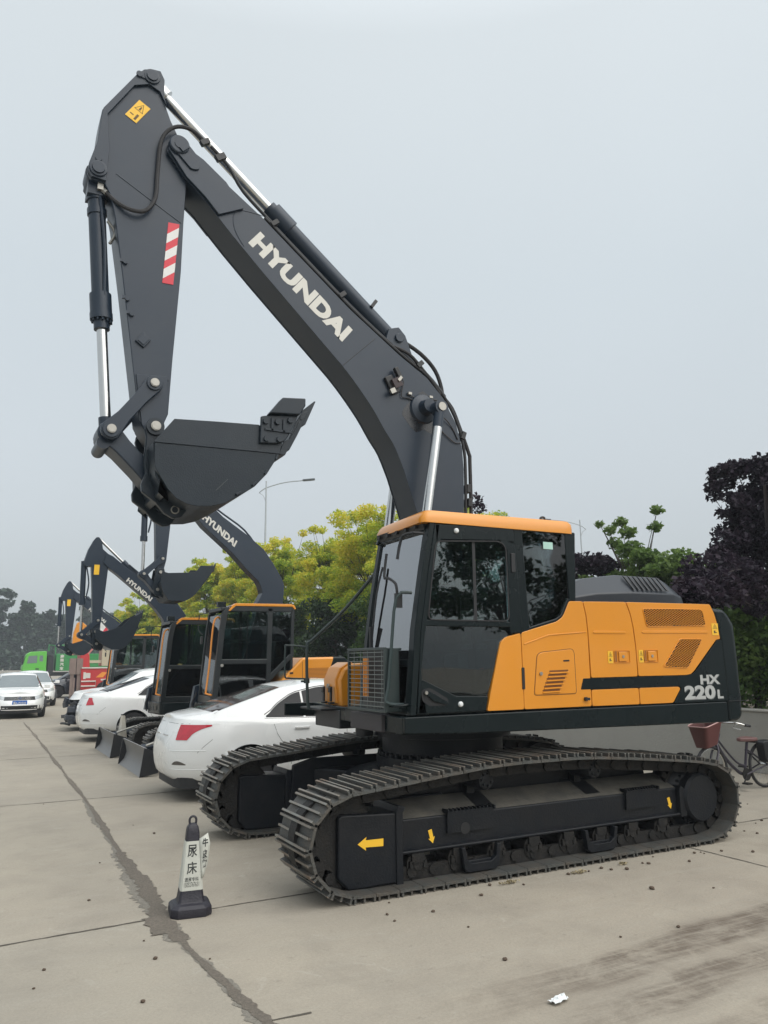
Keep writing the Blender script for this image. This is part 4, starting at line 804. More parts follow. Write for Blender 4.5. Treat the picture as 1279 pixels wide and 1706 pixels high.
# shell
cur=ring[5:]+[(3.056,3.507)]; cin=[ (a+(2.62-a)*.04,b_+(3.45-b_)*.05) for a,b_ in cur]
vs=[];n=len(cur)
for P,k0 in ((cur,0),(cin,0)):
    for s in (-1,1):
        for x,z in P:
            k=max(0,(3.515-z))/.62; vs.append((x,s*(Wb-.030-.03*k),z))
fs=[]
for i in range(n-1):
    fs+=[(i,i+1,n+i+1,n+i),(2*n+i,3*n+i,3*n+i+1,2*n+i+1),(i,2*n+i,2*n+i+1,i+1),(n+i,n+i+1,3*n+i+1,3*n+i)]
BK=obj('bucket',vs,fs,M_bucket,EX,smooth=40)
for s in (1,-1):
    b=B(); up=[(3.056,3.507),(2.897,3.725),(2.529,3.752),(2.161,3.775),(1.99,3.70),(1.935,3.652),(1.96,3.53),(2.2,3.525),(3.05,3.502)]
    b.prism(up,s*(Wb-.028),s*Wb); o=b.build('side_wall',M_bucket,None,bevel=.006); 
    low=[(3.05,3.502),(2.2,3.525),(1.96,3.53)]+ring[6:]
    # lower half leans inwards to the back of the bucket
    cen=Vector((2.4,3.52)); vs=[];
    for x,z in low:
        k=max(0,(3.515-z))/.62; vs.append((x,s*(Wb-.008-.03*k),z))
    for x,z in low:
        k=max(0,(3.515-z))/.62; vs.append((x,s*(Wb-.032-.03*k),z))
    n=len(low); o2=obj('side_wall_lower',vs,[tuple(range(n)),tuple(range(2*n-1,n-1,-1))]+[(i,(i+1)%n,n+(i+1)%n,n+i) for i in range(n)],M_bucket,None,bevel=.004)
    o.parent=BK; o2.parent=BK
b=B(); lip=[(1.96,3.53),(1.915,3.66),(1.86,3.69),(1.80,3.80),(1.775,3.86),(1.76,3.85),(1.82,3.70),(1.90,3.53)]
b.prism(lip,-.50,.50); b.build('cutting_edge',M_bucket,BK,bevel=.005)
for s in (1,-1):
    b=B(); b.prism([(2.150,3.845),(2.111,3.857),(1.80,3.905),(1.84,3.80),(1.90,3.68),(1.935,3.640),(1.99,3.615),(2.155,3.60)],s*.522,s*.555); sp=b.build('side_cutter',M_bucket,BK,bevel=.008)
    b=B(); b.prism([(2.09,3.87),(1.965,4.035),(1.745,4.06),(1.745,3.99),(1.80,3.895)],s*.50,s*.60); b.build('side_tooth',M_bucket,sp,bevel=.012)
    b=B()
    for x,z in ((2.11,3.80),(2.00,3.81),(1.88,3.84),(2.10,3.64),(1.98,3.65)): b.cyl((x,s*.555,z),(x,s*.578,z),.027,n=6)
    for x in (2.05,1.94): b.box((x,s*.56,3.78),(.018,.02,.12))
    b.box((1.99,s*.56,3.73),(.25,.02,.018)); b.build('bolt',M_bucket,sp)
for i in range(5):
    y=-.44+i*.22; b=B(); r=.055
    b.prism([(1.90,3.60),(1.80,3.86),(1.745,3.95),(1.68,3.98),(1.69,3.94),(1.78,3.74),(1.86,3.58)],y-r,y+r)
    tt=[(1.76,3.89),(1.745,3.96),(1.61,4.09),(1.70,3.955)]
    b.prism([(1.78,3.80),(1.735,3.98),(1.612,4.09),(1.60,4.088),(1.70,3.85)],y-r*.8,y+r*.8); b.cyl((1.745,y-r*1.1,3.90),(1.745,y+r*1.1,3.90),.02,n=10); b.build('tooth',M_bucket,BK,bevel=.008)
b=B()
for (x,z,a) in ((2.078,3.352,.9),(2.185,3.235,.75),(2.325,3.137,.55),(1.985,3.50,1.2)):
    b.box((x+.0,.497,z+.0),(.05,.05,.02),Matrix.Rotation(a,3,'Y'))
b.build('wear_lug',M_bucket,BK,bevel=.004)
# wear patches of bare polished steel on the heel
b=B(); b.box((2.47,.5035,3.20),(.004,.002,.15),Matrix.Rotation(-.75,3,'Y')); b.build('scratch',mat('scratch_steel',(.06,.07,.075),.4),BK,smooth=0)
er=[(3.071,3.62),(3.079,3.381),(3.060,3.30),(3.093,3.20),(3.085,3.135),(2.965,3.05),(2.889,2.965),(2.814,2.925),(2.741,2.94),(2.68,3.03),(2.751,3.205),(2.828,3.274),(2.871,3.424),(2.90,3.55),(2.93,3.70),(2.98,3.78),(3.05,3.76),(3.09,3.69)]
for s in (1,-1):
    b=B(); b.prism(er,s*.19,s*.245); e=b.build('ear_plate',M_bucket,BK,bevel=.012)
    for q_,rr_ in (((3.0,3.715),.042),(p_b,.036)):
        b=B(); b.lathe([(rr_*1.9,s*.245),(rr_*1.8,s*.27),(0,s*.27)],(q_[0],0,q_[1])); b.build('pin_boss',M_bucket,e); pin(q_,rr_,s*.265,s*.29,e)
    b=B(); b.tube([(2.80+.032*math.cos(a),s*.247,3.0+.032*math.sin(a)) for a in [2*PI*i/16 for i in range(17)]],.006,n=6,smooth=0); b.build('bright_hole_rim',M_pin,e)  # thin bright ring stands for the bright crescent of a plate hole
b=B(); b.prism([(3.056,3.507),(2.897,3.70),(2.85,3.68),(2.95,3.35),(2.98,3.1),(2.93,3.06),(3.02,3.24)],-.45,.45); b.build('back_plate',M_bucket,BK,bevel=.01)
# ================================================================ small excavators
M_mcab=mat('small_cab_paint',(.012,.016,.018),.33,0,.12,3,dust=.12,dustcol=(.08,.08,.08))
def mini(loc,boomp,armp,bktp,pins,text,dx,dz,label):
    """origin on the ground below the swing centre; dx,dz shift of the cab front"""
    E=empty('excavator',loc,0,label,'excavator','small excavators parked in a row beside the cars')
    path=[(1.46,.30),(1.43,.44),(1.33,.55),(1.15,.60),(.3,.61),(-.6,.60),(-1.15,.59),(-1.35,.50),(-1.44,.34),(-1.40,.16),(-1.25,.04),(-1.1,0),(1.05,0),(1.28,.05),(1.42,.16)]
    for s in (1,-1):
        yc=.75*s; t=make_track(yc,.40,path,.135,.022,E)
        b=B(); b.prism([(1.05,.12),(1.10,.40),(.9,.46),(-.9,.46),(-1.1,.38),(-1.05,.12)],yc-.12,yc+.16*1) ; b.build('side_frame',M_under,E,bevel=.01)
        b=B(); b.lathe([(.05,-.08),(.22,-.08),(.22,.08),(.05,.08)],(1.18,yc,.31),n=20); b.lathe([(.05,-.08),(.20,-.08),(.20,.19),(.12,.20),(0,.2)],(-1.15,yc,.31),n=20); b.build('idler_wheel',M_chain,E)
    b=B(); b.prism([(-.8,.30),(.8,.30),(.6,.60),(-.6,.60)],-.55,.55); b.cyl((0,0,.55),(0,0,.76),.45,n=32); b.build('center_frame',M_under,E,bevel=.01)
    # dozer blade
    pr=[(1.78,0),(1.70,.08),(1.665,.20),(1.68,.32),(1.74,.43),(1.77,.43),(1.72,.31),(1.70,.20),(1.735,.09),(1.82,0)]
    b=B(); b.prism(pr,-.96,.96); bl=b.build('dozer_blade',M_blade,E,smooth=50,bevel=.003)
    for s in (1,-1):
        b=B(); b.prism([(1.83,0),(1.775,.43),(1.56,.36),(1.55,.05)],s*.955,s*.975); b.build('blade_end_plate',M_black,bl)
        b=B(); b.prismz([(1.66,s*.50),(1.66,s*.38),(.5,s*.20),(.5,s*.34)] if s>0 else [(1.66,s*.38),(1.66,s*.50),(.5,s*.34),(.5,s*.20)],.16,.30); b.build('push_arm',M_under,E,bevel=.01)
    b=B(); b.tube([(1.64,.0,.34),(.55,.0,.5)],.05,smooth=0); b.build('blade_cylinder',M_dark,E)
    b=B(); b.tube([(1.62,.30,.40),(1.3,.32,.50),(.9,.3,.55)],.02); b.build('blade_hose',M_pin,E)
    # upper
    xf=.95+dx; zb=.975+dz
    def T(p): return [(xf+a,zb+c) for a,c in p]
    b=B(); b.prismz(roundpoly([(xf-.0,.93),(xf+.06,.02),(xf-.1,-.2),(.62,-.8),(-1.2,-.95),(-1.45,-.6),(-1.5,0),(-1.45,.6),(-1.2,.95)],.08),zb-.24,zb-.005); b.build('deck_frame',M_dark2,E,bevel=.02)
    yl,yr=.93,.03
    fb=[(0,0),(-.045,.55),(-.10,1.20),(-.135,1.46),(-.20,1.56)]
    b=B()
    b.prism(T([(0,0)]+fb[1:]+[(-.30,1.54),(-.23,1.44),(-.19,1.20),(-.14,.55),(-.10,.10),(-.10,0)]),yl-.07,yl)
    b.prism(T([(-.93,1.56),(-1.02,1.56),(-1.0,.30),(-.92,.30)]),yl-.06,yl)
    b.prism(T([(-1.36,1.56),(-1.42,1.54),(-1.41,.74),(-1.35,.74)]),yl-.07,yl)
    b.prism(T([(-.28,1.58),(-1.38,1.585),(-1.40,1.50),(-.26,1.49)]),yl-.06,yl)
    b.prism(T([(-.13,.70),(-.14,.62),(-.95,.62),(-.95,.70)]),yl-.05,yl)
    b.prism(T([(-.08,.10),(-.07,0),(-.95,0),(-.95,.10)]),yl-.05,yl)
    b.prism(T([(-1.40,.74),(-1.34,.78),(-.96,.42),(-.96,.30)]),yl-.05,yl+.002)
    b.prism(T([(0,0)]+fb[1:]+[(-.30,1.54),(-.23,1.44),(-.19,1.20),(-.14,.55),(-.10,0)]),yr,yr+.05)
    b.prism(T([(-1.34,1.56),(-1.42,1.54),(-1.41,.0),(-1.33,.0)]),yr,yr+.06); b.prism(T([(-.7,1.56),(-.76,1.56),(-.76,.0),(-.7,.0)]),yr,yr+.03)
    b.box((xf-.7,.48,zb+.02),(1.36,.86,.05)); b.box((xf-1.38,.48,zb+.35),(.05,.86,.75)); b.box((xf-.02,.48,zb+.05),(.05,.80,.12)); b.box((xf-.17,.48,zb+1.53),(.08,.80,.06)); b.prism(T([(-.1,.35),(-.1,0),(-1.35,0),(-1.35,.62),(-.1,.62)]),yr+.01,yr+.03)
    cab=b.build('cab',M_mcab,E,bevel=.01)
    b=B(); b.prism(T([(-.235,1.50),(-.30,1.585),(-.36,1.625),(-1.34,1.635),(-1.41,1.615),(-1.44,1.55),(-1.41,1.545),(-1.37,1.59),(-.36,1.58),(-.26,1.49)]),yl-.12,yl+.012); b.build('roof_trim',M_yel,cab,bevel=.006)
    b=B(); b.prism(T([(-.17,1.52),(-.35,1.61),(-1.36,1.62),(-1.40,1.56),(-.22,1.56)]),yr,yl-.12); b.box((xf-.20,.62,zb+1.62),(.14,.12,.09)); b.build('roof',M_dark2,cab,bevel=.02)
    def gl(p,y,m): 
        b=B(); b.prism(T(p),y-.003,y+.003); return b.build('window',m,cab,smooth=0)
    gl([(-.14,.70),(-.19,1.20),(-.24,1.49),(-.93,1.50),(-.93,.70)],yl-.02,M_glass); gl([(-.10,.62),(-.08,.10),(-.93,.10),(-.93,.62)],yl-.02,M_glassd)
    gl([(-1.0,1.50),(-1.36,1.50),(-1.36,.78),(-1.0,.42)],yl-.02,M_glass); gl([(-.10,.62),(-.19,1.20),(-.24,1.49),(-1.36,1.52),(-1.36,.62)],yr+.02,M_glass)
    b=B(); b.box((xf-.58,yl-.025,zb+1.10),(.022,.012,.80)); b.build('sash_bar',M_black,cab)
    pts=[(0,.12),(-.045,.55),(-.10,1.20),(-.13,1.44)]
    vs=[];
    for a,c in pts: vs+=[(xf+a-.02,yr+.05,zb+c),(xf+a-.02,yl-.07,zb+c),(xf+a-.026,yr+.05,zb+c),(xf+a-.026,yl-.07,zb+c)]
    n=len(pts); fs=[]
    for i in range(n-1): q=4*i; fs+=[(q,q+1,q+5,q+4),(q+2,q+6,q+7,q+3),(q,q+4,q+6,q+2),(q+1,q+3,q+7,q+5)]
    fs+=[(0,2,3,1),(4*n-4,4*n-3,4*n-1,4*n-2)]
    obj('windshield',vs,fs,M_glass,cab,smooth=60)
    b=B(); b.box((xf-1.36,.48,zb+1.1),(.01,.76,.75)); b.build('rear_window',M_glass,cab)
    b=B(); b.tube([(xf-.19,.66,zb+1.40),(xf-.10,.66,zb+1.38),(xf-.05,.68,zb+1.20),(xf+.0,.72,zb+.6),(xf+.045,.74,zb+.20),(xf+.05,.76,zb+.15),(xf+.0,.90,zb+.13)],.016,smooth=3); b.build('orange_handrail',M_org,cab)
    b=B(); b.tube([(xf-.08,.42,zb+1.46),(xf+.10,.40,zb+1.46),(xf+.12,.40,zb+1.20),(xf+.06,.45,zb+1.12)],.008,smooth=2); b.build('mirror_stay',M_black,cab)
    b=B(); b.box((xf+.10,.55,zb+1.02),(.03,.10,.13)); b.build('mirror',M_black,cab,bevel=.01)
    b=B(); b.tube([(xf+.02,.05,zb+.15),(xf+.10,.05,zb-.05),(xf+.08,.08,zb-.2)],.015); b.build('hose',M_rub,cab)
    b=B(); b.cyl((xf-.15,yl,zb+.60),(xf-.15,yl+.02,zb+.60),.025); b.build('door_handle',M_pin,cab)
    b=B(); b.box((xf+.063,.86-.25,zb-.12),(.008,.05,.09)); b.build('slot',M_black,cab)
    lettering('HYUNDAI',(xf-.62,yl+.002,zb+.015),(-.26,0,0),(0,0,.045),M_white,cab,'lettering',.04)
    b=B(); b.box((xf-.85,.48,zb+.35),(.45,.42,.14)); b.prism(T([(-1.05,.35),(-1.18,1.0),(-1.08,1.0),(-.98,.4)]),.28,.68); b.box((xf-.3,.3,zb+.45),(.1,.08,.5)); b.box((xf-.9,.75,zb+.5),(.4,.08,.1)); b.build('seat',M_seat,cab,bevel=.02)
    # engine cover
    b=B(); b.prism([(-.22+dx,zb+.32),(-.62+dx,zb+.72),(-1.25+dx,zb+.73),(-1.38+dx,zb+.62),(-1.44+dx,zb+.05),(-.22+dx,zb+.02)],-.92,yl+.005); ec=b.build('engine_cover',M_yel,E,bevel=.04,seg=3)
    b=B(); b.prism([(-1.20+dx,zb+.73),(-1.42+dx,zb+.73),(-1.56+dx,zb+.60),(-1.60+dx,zb),(-1.40+dx,zb-.10),(-1.30+dx,zb-.1),(-1.30+dx,zb+.30),(-1.10+dx,zb+.45)],-.90,yl+.012); b.build('counterweight',M_dark2,E,bevel=.03,seg=3)
    b=B()
    for i in range(9): b.box((-.94+dx,yl+.007,zb+.36+i*.022),(.42,.003,.009))
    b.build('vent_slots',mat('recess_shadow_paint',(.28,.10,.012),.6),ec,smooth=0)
    b=B(); b.box((-.42+dx,yl+.008,zb+.46),(.06,.005,.03)); b.build('latch',M_black,ec); b=B(); b.box((-.62+dx,yl+.006,zb+.35),(.006,.004,.6)); b.build('door_gap',M_black,ec)
    # working gear
    foot=[(.62+dx,zb+.0),(.95+dx,zb+.10)]
    b=B(); b.prism(boomp,-.125,.125); bo=b.build('boom',M_dark,E,bevel=.006)
    b=B(); b.prism([(.55,zb-.2),(1.05+dx,zb-.18),(.98+dx,zb+.25),(.62+dx,zb+.35)],-.16,.05-.08); b.build('boom_bracket',M_dark,E)
    if text:
        o,u,w=text; lettering('HYUNDAI',at(o,.128),at(u,0),at(w,0),M_white,bo,'lettering',.045)
    b=B(); b.prism(armp,-.095,.095); ar=b.build('arm',M_dark,E,bevel=.006)
    pa,pj,pv,pb,pt=[Vector(p) for p in pins]
    # arm cylinder on the boom top
    tp=Vector(armp[0]).lerp(Vector(armp[1]),.5); k_=pt+ (Vector(text[1]).normalized()*1.0) if text else pt
    up=Vector((text[2][0],text[2][1])).normalized() if text else Vector((0,1))
    e0=Vector((tp.x,0,tp.y)); e1=Vector((k_.x+up.x*.17,0,k_.y+up.y*.17)); d=(e1-e0)
    b=B(); b.cyl(e0,e0+d*.55,.028); b.build('cylinder_rod',M_chrome,E)
    b=B(); b.cyl(e0+d*.5,e1,.050); b.cyl(e0+d*.48,e0+d*.56,.06); b.tube([e0+d*.6+Vector((0,.05,.05)),e1+Vector((-.1,.09,.02)),e1+Vector((-.5,.10,-.25)),e1+Vector((-.8,.10,-.62))],.018); b.build('cylinder_barrel',M_dark,E)
    # bucket cylinder
    c0=Vector(armp[-4]).lerp(Vector(armp[-5]),.5); c0=Vector((c0.x,0,c0.y)); c1=Vector((pj.x,0,pj.y)); d=c1-c0
    b=B(); b.cyl(c0,c0+d*.58,.052); b.cyl(c0+d*.54,c0+d*.60,.062); b.tube([c0+Vector((-.05,.05,-.1)),c0+d*.3+Vector((-.1,.08,0)),c0+d*.5+Vector((-.06,.06,0))],.014); b.build('cylinder_barrel',M_dark,E)
    b=B(); b.cyl(c0+d*.56,c1,.028); b.build('cylinder_rod',M_chrome,E)
    for s in (1,-1):
        lk=linkbar(pa,pj,.06,.06,s*.12,s*.15,.045); o=lk.build('side_link',M_dark,E,bevel=.004)
        pin(pa,.025,s*.15,s*.165,o); pin(pj,.025,s*.15,s*.165,o)
    lk=linkbar(pj,pb,.07,.06,-.09,.09,.05); lk.build('main_link',M_dark,E,bevel=.006)
    n=len(bktp); cen=sum((Vector(p) for p in bktp),Vector((0,0)))/n
    b=B(); b.prism(bktp,.355,.375); b.prism(bktp,-.375,-.355); k=[i for i in range(n)]
    # shell round the back only
    st,en=bk_range(bktp); pts=bktp[st:en]; ins=[tuple(Vector(p).lerp(cen,.05)) for p in pts]
    ring_=list(pts)+ins[::-1]; b.prism(ring_,-.355,.355); bk2=b.build('bucket',M_bucket,E,bevel=.004)
    tip=bktp[4]
    for i in range(4):
        y=-.30+i*.2; tv=Vector(tip); ro=Vector(bktp[5]); a_=ro.lerp(tv,.35); nn=(tv-ro).normalized(); pp=Vector((-nn.y,nn.x))
        b=B(); b.prism([tuple(a_+pp*.03),tuple(tv+nn*.07),tuple(a_-pp*.035)],y-.035,y+.035); b.build('tooth',M_bucket,bk2)
    b=B(); er=[tuple(pv+Vector((.07,.06))),tuple(pv+Vector((-.06,.07))),tuple(Vector(bktp[0])+Vector((-.10,-.02))),tuple(pb+Vector((-.14,-.02))),tuple(pb+Vector((-.10,-.14))),tuple(pb+Vector((.05,-.09))),tuple(pb+Vector((.08,.04)))]
    for s in (1,-1): b=B(); b.prism(er,s*.12,s*.15); b.build('ear_plate',M_bucket,bk2,bevel=.008)
    for q in (pv,pb): pin(q,.028,.15,.17,bk2)
    s_=armp[2]; mid=Vector(armp[5]); 
    sc=Vector(armp[4]).lerp(Vector(armp[-4]),.5)+Vector((0,-.10)); flat('warning_sticker',[(sc.x-.05,.098,sc.y),(sc.x+.05,.098,sc.y),(sc.x+.055,.098,sc.y-.2),(sc.x-.045,.098,sc.y-.2)],M_yel2,ar)
    return E
def bk_range(p): return (4,len(p)+0)
boom2=[(1.981,3.92),(1.85,3.86),(1.709,3.75),(1.462,3.561),(.967,3.22),(.647,3.002),(.487,2.881),(.36,2.70),(.32,2.45),(.40,1.9),(.55,1.3),(.75,.95),(.90,1.0),(.80,1.4),(.70,2.0),(.72,2.45),(.80,2.62),(.944,2.80),(1.135,3.0),(1.753,3.50),(1.935,3.63),(2.03,3.72)]
arm2=[(2.138,4.24),(2.083,4.18),(2.05,4.0),(1.93,3.90),(1.915,3.75),(1.929,3.604),(1.96,3.118),(2.0,2.55),(2.05,2.33),(2.15,2.33),(2.17,2.55),(2.202,3.11),(2.248,3.64),(2.36,3.63),(2.40,3.69),(2.375,3.80),(2.325,3.98),(2.236,4.169),(2.19,4.235)]
# put the pivot lug entries where the cylinder code expects them (5th and 4th from the end)
bk2_=[(2.146,2.40),(1.978,2.33),(1.645,2.438),(1.481,2.603),(1.253,2.73),(1.304,2.546),(1.36,2.36),(1.431,2.189),(1.53,2.06),(1.649,1.983),(1.821,1.99),(1.994,2.08),(2.12,2.20)]
pins2=[(2.07,2.562),(2.361,2.279),(2.10,2.34),(2.072,2.105),(1.998,3.785)]
txt2=((1.575,3.365),(-.50,-.405),(-.052,.078))
m2=mini((0,-9.6,0),boom2,arm2,bk2_,pins2,txt2,0,0,'small dark excavator with its dozer blade down, second in the row beyond the white sedan')
m3=copy_tree(m2); m3.location=(-.44,-18.8,0); m3['label']='farthest small excavator, mostly hidden beyond the white sedans, arm reaching left of the others'
def sh(P,dx,dz): return [(a+dx,c+dz) for a,c in P]
boom1=[(1.36,5.03),(1.20,4.97),(.85,4.68),(.417,4.307),(-.055,3.998),(-.377,3.75),(-.56,3.50),(-.72,3.25),(-.782,3.10),(-.76,2.781),(-.65,2.3),(-.35,1.5),(.30,1.1),(.48,1.2),(-.05,1.8),(-.24,2.5),(-.27,2.77),(-.362,2.95),(-.33,3.07),(-.271,3.174),(-.072,3.354),(.245,3.676),(.768,4.11),(1.25,4.68),(1.40,4.86)]
arm1=sh(arm2,-.616,.915); arm1=[(a,c+.0) for a,c in arm1]
bk1=[(1.50,3.24),(1.40,3.215),(.938,3.245),(.851,3.367),(.60,3.37),(.66,3.24),(.725,3.137),(.924,2.871),(1.02,2.79),(1.112,2.742),(1.377,2.755),(1.47,2.88),(1.525,3.05)]
pins1=[(1.456,3.483),(1.759,3.209),(1.484,3.247),(1.521,2.949),(1.36,4.80)]
txt1=((.80,4.235),(-.61,-.475),(-.055,.115))
m1=mini((0,-6.75,0),boom1,arm1,bk1,pins1,txt1,-.21,.09,'nearest small excavator, directly behind the white sedan, its bucket raised against the trees')
# ================================================================ cars
def lerp1(x,P):
    if x<=P[0][0]: return P[0][1]
    for (a,c),(d,e) in zip(P,P[1:]):
        if x<=d: t=(x-a)/(d-a); return c+(e-c)*t
    return P[-1][1]
def smooth1(P,k=12,it=1):
    """a rounded version of a polyline height profile"""
    xs=np.linspace(P[0][0],P[-1][0],240); zs=np.interp(xs,[p[0] for p in P],[p[1] for p in P])
    ker=np.hanning(k+2)[1:-1]; ker/=ker.sum(); z2=np.convolve(np.pad(zs,(k,k),mode='edge'),ker,'same')[k:-k]
    return lambda x: float(np.interp(x,xs,z2))
def car(loc,rz,label,group,L=4.6,Wd=1.80,roof=None,paint=None,front='grille',plate='',plate_front='',detail=1,broken=False,tail=None,win=M_carglass,rearwin=None,wheel_x=(-1.33,1.37),belt=((-2.3,1.0),(.4,.93),(1.4,.88),(2.3,.72)),name='parked_car',cat='car',glassx=(-1.80,-.80,.42,1.30),sidewin=None,H=1.48):
    paint=paint or M_carw; E=empty(name,loc,rz,label,cat,group)
    hl=L/2; roofP=roof or [(-hl,1.03),(-hl+.35,1.085),(glassx[0],1.10),(glassx[1],H-.065),(-.35,H-.005),(0,H),(glassx[2],H-.045),(glassx[3],.985),(1.75,.92),(2.1,.82),(hl,.70)]
    rf=smooth1(roofP,11); zbf=smooth1(list(belt),20); hw=Wd/2
    NP=110; phis=[PI*i/NP for i in range(NP+1)]; 
    lev=[0,.04,.12,.25,.4,.55,.7,.82,.92,1.0]
    def ext(t): # rear, front, halfwidth, exponent by height
        xr=-hl+np.interp(t,[0,.06,.15,.35,.6,.8,1],[.16,.07,.03,.0,.0,.05,.12]); xf=hl-np.interp(t,[0,.08,.3,.5,.7,1],[.20,.06,.0,.02,.10,.26])
        w=hw*np.interp(t,[0,.08,.25,.5,.8,1],[.93,.975,1,1,.975,.93]); return xr,xf,w
    def ring(t):
        xr,xf,w=ext(t); xc=(xr+xf)/2; h=(xf-xr)/2; out=[]
        for p in phis:
            c,s=math.cos(p),math.sin(p); n=4.2 if c<0 else 3.6
            x=xc+h*math.copysign(abs(c)**(2/n),c); y=w*abs(s)**(2/n); out.append((x,y))
        return out
    rows=[]
    for t in lev:
        rg=ring(t); rows.append([(x,y,.20+t*(zbf(x)-.20)+(.04*(1-t)**4 if True else 0)) for x,y in rg])
    nlow=len(rows)
    br=rows[-1]; dk=lambda x: lerp1(x,[(-hl,1.03),(glassx[0],1.09),(glassx[3],.98),(hl,.7)])
    tops=[.03,.2,.4,.6,.8,1.0]; rw=[.15,.3,.5,.75,1.0]
    def top(x,yb,q):
        z=rf(x); h=max(0,min(1,(z-dk(x))/.36)); h=h*h*(3-2*h) if h<1 else 1
        zb=zbf(x); yr=yb*(.86*(1-h)+.70*h); zr=z-.035-.02*h
        if q<=1: # belt -> roof edge
            y1=yb*.975; z1=min(zb+.012,z-.01); y=y1+(yr-y1)*q; zz=z1+(zr-z1)*q+ .02*h*math.sin(PI*q); return y,max(zz,z1-.05)
        u=q-1; y=yr*(1-u); zz=zr+(z-zr)*(1-(1-u)**2.2); return y,zz
    for q in tops+[1+r for r in rw]:
        rows.append([(x,)+top(x,yb,q) for (x,yb,_) in br])
    half=rows; nr=len(rows); vs=[];idx={}
    for s in (1,-1):
        for i,r in enumerate(rows):
            for j,(x,y,z) in enumerate(r): idx[(s,i,j)]=len(vs); vs.append([x,s*y,z])
    fs=[]
    R0=.365
    def inside(v): 
        return any((v[0]-wx)**2+(v[2]-.32)**2<R0**2 for wx in wheel_x) and v[2]<.72
    for s in (1,-1):
        for i in range(nr-1):
            for j in range(NP):
                f=[idx[(s,i,j)],idx[(s,i,j+1)],idx[(s,i+1,j+1)],idx[(s,i+1,j)]]
                if i<nlow-1 and all(inside(vs[k]) for k in f): continue
                if broken and i<7 and sum(vs[k][0] for k in f)/4>hl-.55: continue
                fs.append(tuple(f if s>0 else f[::-1]))
    for s in (1,-1):
        for i in range(nlow):
            for j in range(NP+1):
                v=vs[idx[(s,i,j)]]
                if inside(v):
                    wx=min(wheel_x,key=lambda a:abs(a-v[0])); dx,dz=v[0]-wx,v[2]-.32; d=math.hypot(dx,dz) or 1e-3; v[0]=wx+dx/d*R0; v[2]=.32+dz/d*R0
    body=obj('body',vs,fs,paint,E,smooth=50)
    bvh=BVHTree.FromPolygons([tuple(v) for v in vs],[f for f in fs])
    def cast(o,d):
        h=bvh.ray_cast(Vector(o),Vector(d)); return h[0]
    def patch(name,grid,m,par=body,off=.005,th=0):
        """grid: rows of (origin, direction) -> a skin lying on the body"""
        V=[];ok=True
        for r in grid:
            for o,d in r:
                h=cast(o,d)
                if h is None: h=Vector(o)+Vector(d)*1.0; 
                V.append(h-Vector(d)*off)
        n=len(grid[0]); F=[(i*n+j,i*n+j+1,(i+1)*n+j+1,(i+1)*n+j) for i in range(len(grid)-1) for j in range(n-1)]
        return obj(name,V,F,m,par,smooth=60)
    def side_patch(name,xs,lo,hi,m,s,nz=16,off=.008,par=body):
        return patch(name,[[((x,s*2,lo(x)+(hi(x)-lo(x))*k/nz),(0,-s,0)) for k in range(nz+1)] for x in xs],m,par,off)
    def corner(name,angs,lo,hi,m,s,cx,nz=6,off=.006,par=body,cyf=.35):
        g=[]
        for i,a in enumerate(angs):
            t=i/(len(angs)-1); d=Vector((math.cos(a),s*math.sin(a),0)); 
            g.append([((cx+d.x*3,s*cyf+d.y*3,lo(t)+(hi(t)-lo(t))*k/nz),tuple(-d)) for k in range(nz+1)])
        return patch(name,g,m,par,off)
    # glass
    xs=lambda a,c,n:[a+(c-a)*i/n for i in range(n+1)]
    gx=glassx
    sw=sidewin or [(gx[1]-.30,1.005,1.01),(gx[1]-.15,1.0,1.15),(gx[1]+.10,.995,1.29),(gx[1]+.45,.99,1.365),(-.0,.985,1.39),(gx[2]-.05,.975,1.375),(gx[2]+.35,.965,1.20),(gx[3]-.10,.955,1.0)]
    lo=lambda x: np.interp(x,[p[0] for p in sw],[p[1] for p in sw]); hi=lambda x: np.interp(x,[p[0] for p in sw],[p[2] for p in sw])
    hif=smooth1([(p[0],p[2]) for p in sw],24)
    for s in (1,-1):
        for a,c in ((sw[0][0],gx[1]+.22),(gx[1]+.25,-.02),(.07,sw[-1][0])):
            side_patch('side_window',xs(a,c,24),lo,lambda x:max(lo(x)+.002,hif(x)),win,s)
        b=B(); b.tube([tuple(cast((x,s*2,lo(x)-.012),(0,-s,0)) or (x,s*hw,lo(x)))for x in xs(sw[0][0]-.02,sw[-1][0],16)],.007,n=6,smooth=0); b.build('belt_trim',M_chrome,body)
        if detail:
            b=B(); b.tube([tuple(cast((x,s*2,hif(x)+.012),(0,-s,0)) or (x,s*.6,hif(x)))for x in xs(sw[0][0]-.02,sw[-1][0],24)],.006,n=6,smooth=0); b.build('window_trim',M_black,body)
    nx=10
    def zpatch(name,x0,x1,w0,w1,m,curve=.0):
        g=[[((x0+(x1-x0)*i/nx - curve*(1-(2*k/12-1)**2)*(1 if x0<0 else -1),(w0+(w1-w0)*i/nx)*(2*k/12-1),3),(0,0,-1)) for k in range(13)] for i in range(nx+1)]
        return patch(name,g,m,off=.006)
    zpatch('rear_window',gx[0]+.05,gx[1]-.02,.66,.50,rearwin or win,.06)
    zpatch('windshield',gx[3]-.04,gx[2]+.05,.68,.53,rearwin or win,.06)
    # lights
    tl=tail or dict(a0=2.72,a1=1.70,lo=lambda t:.77+.10*max(0,t-.45)/.55*1.5 if t>.45 else .77,hi=lambda t:.955+.01*t)
    for s in (1,-1):
        if not broken or True:
            o=corner('tail_light',[tl['a0']+(tl['a1']-tl['a0'])*i/16 for i in range(17)],tl['lo'],tl['hi'],M_lamp,s,tl.get('cx',-hl+.62),cyf=tl.get('cy',.35))
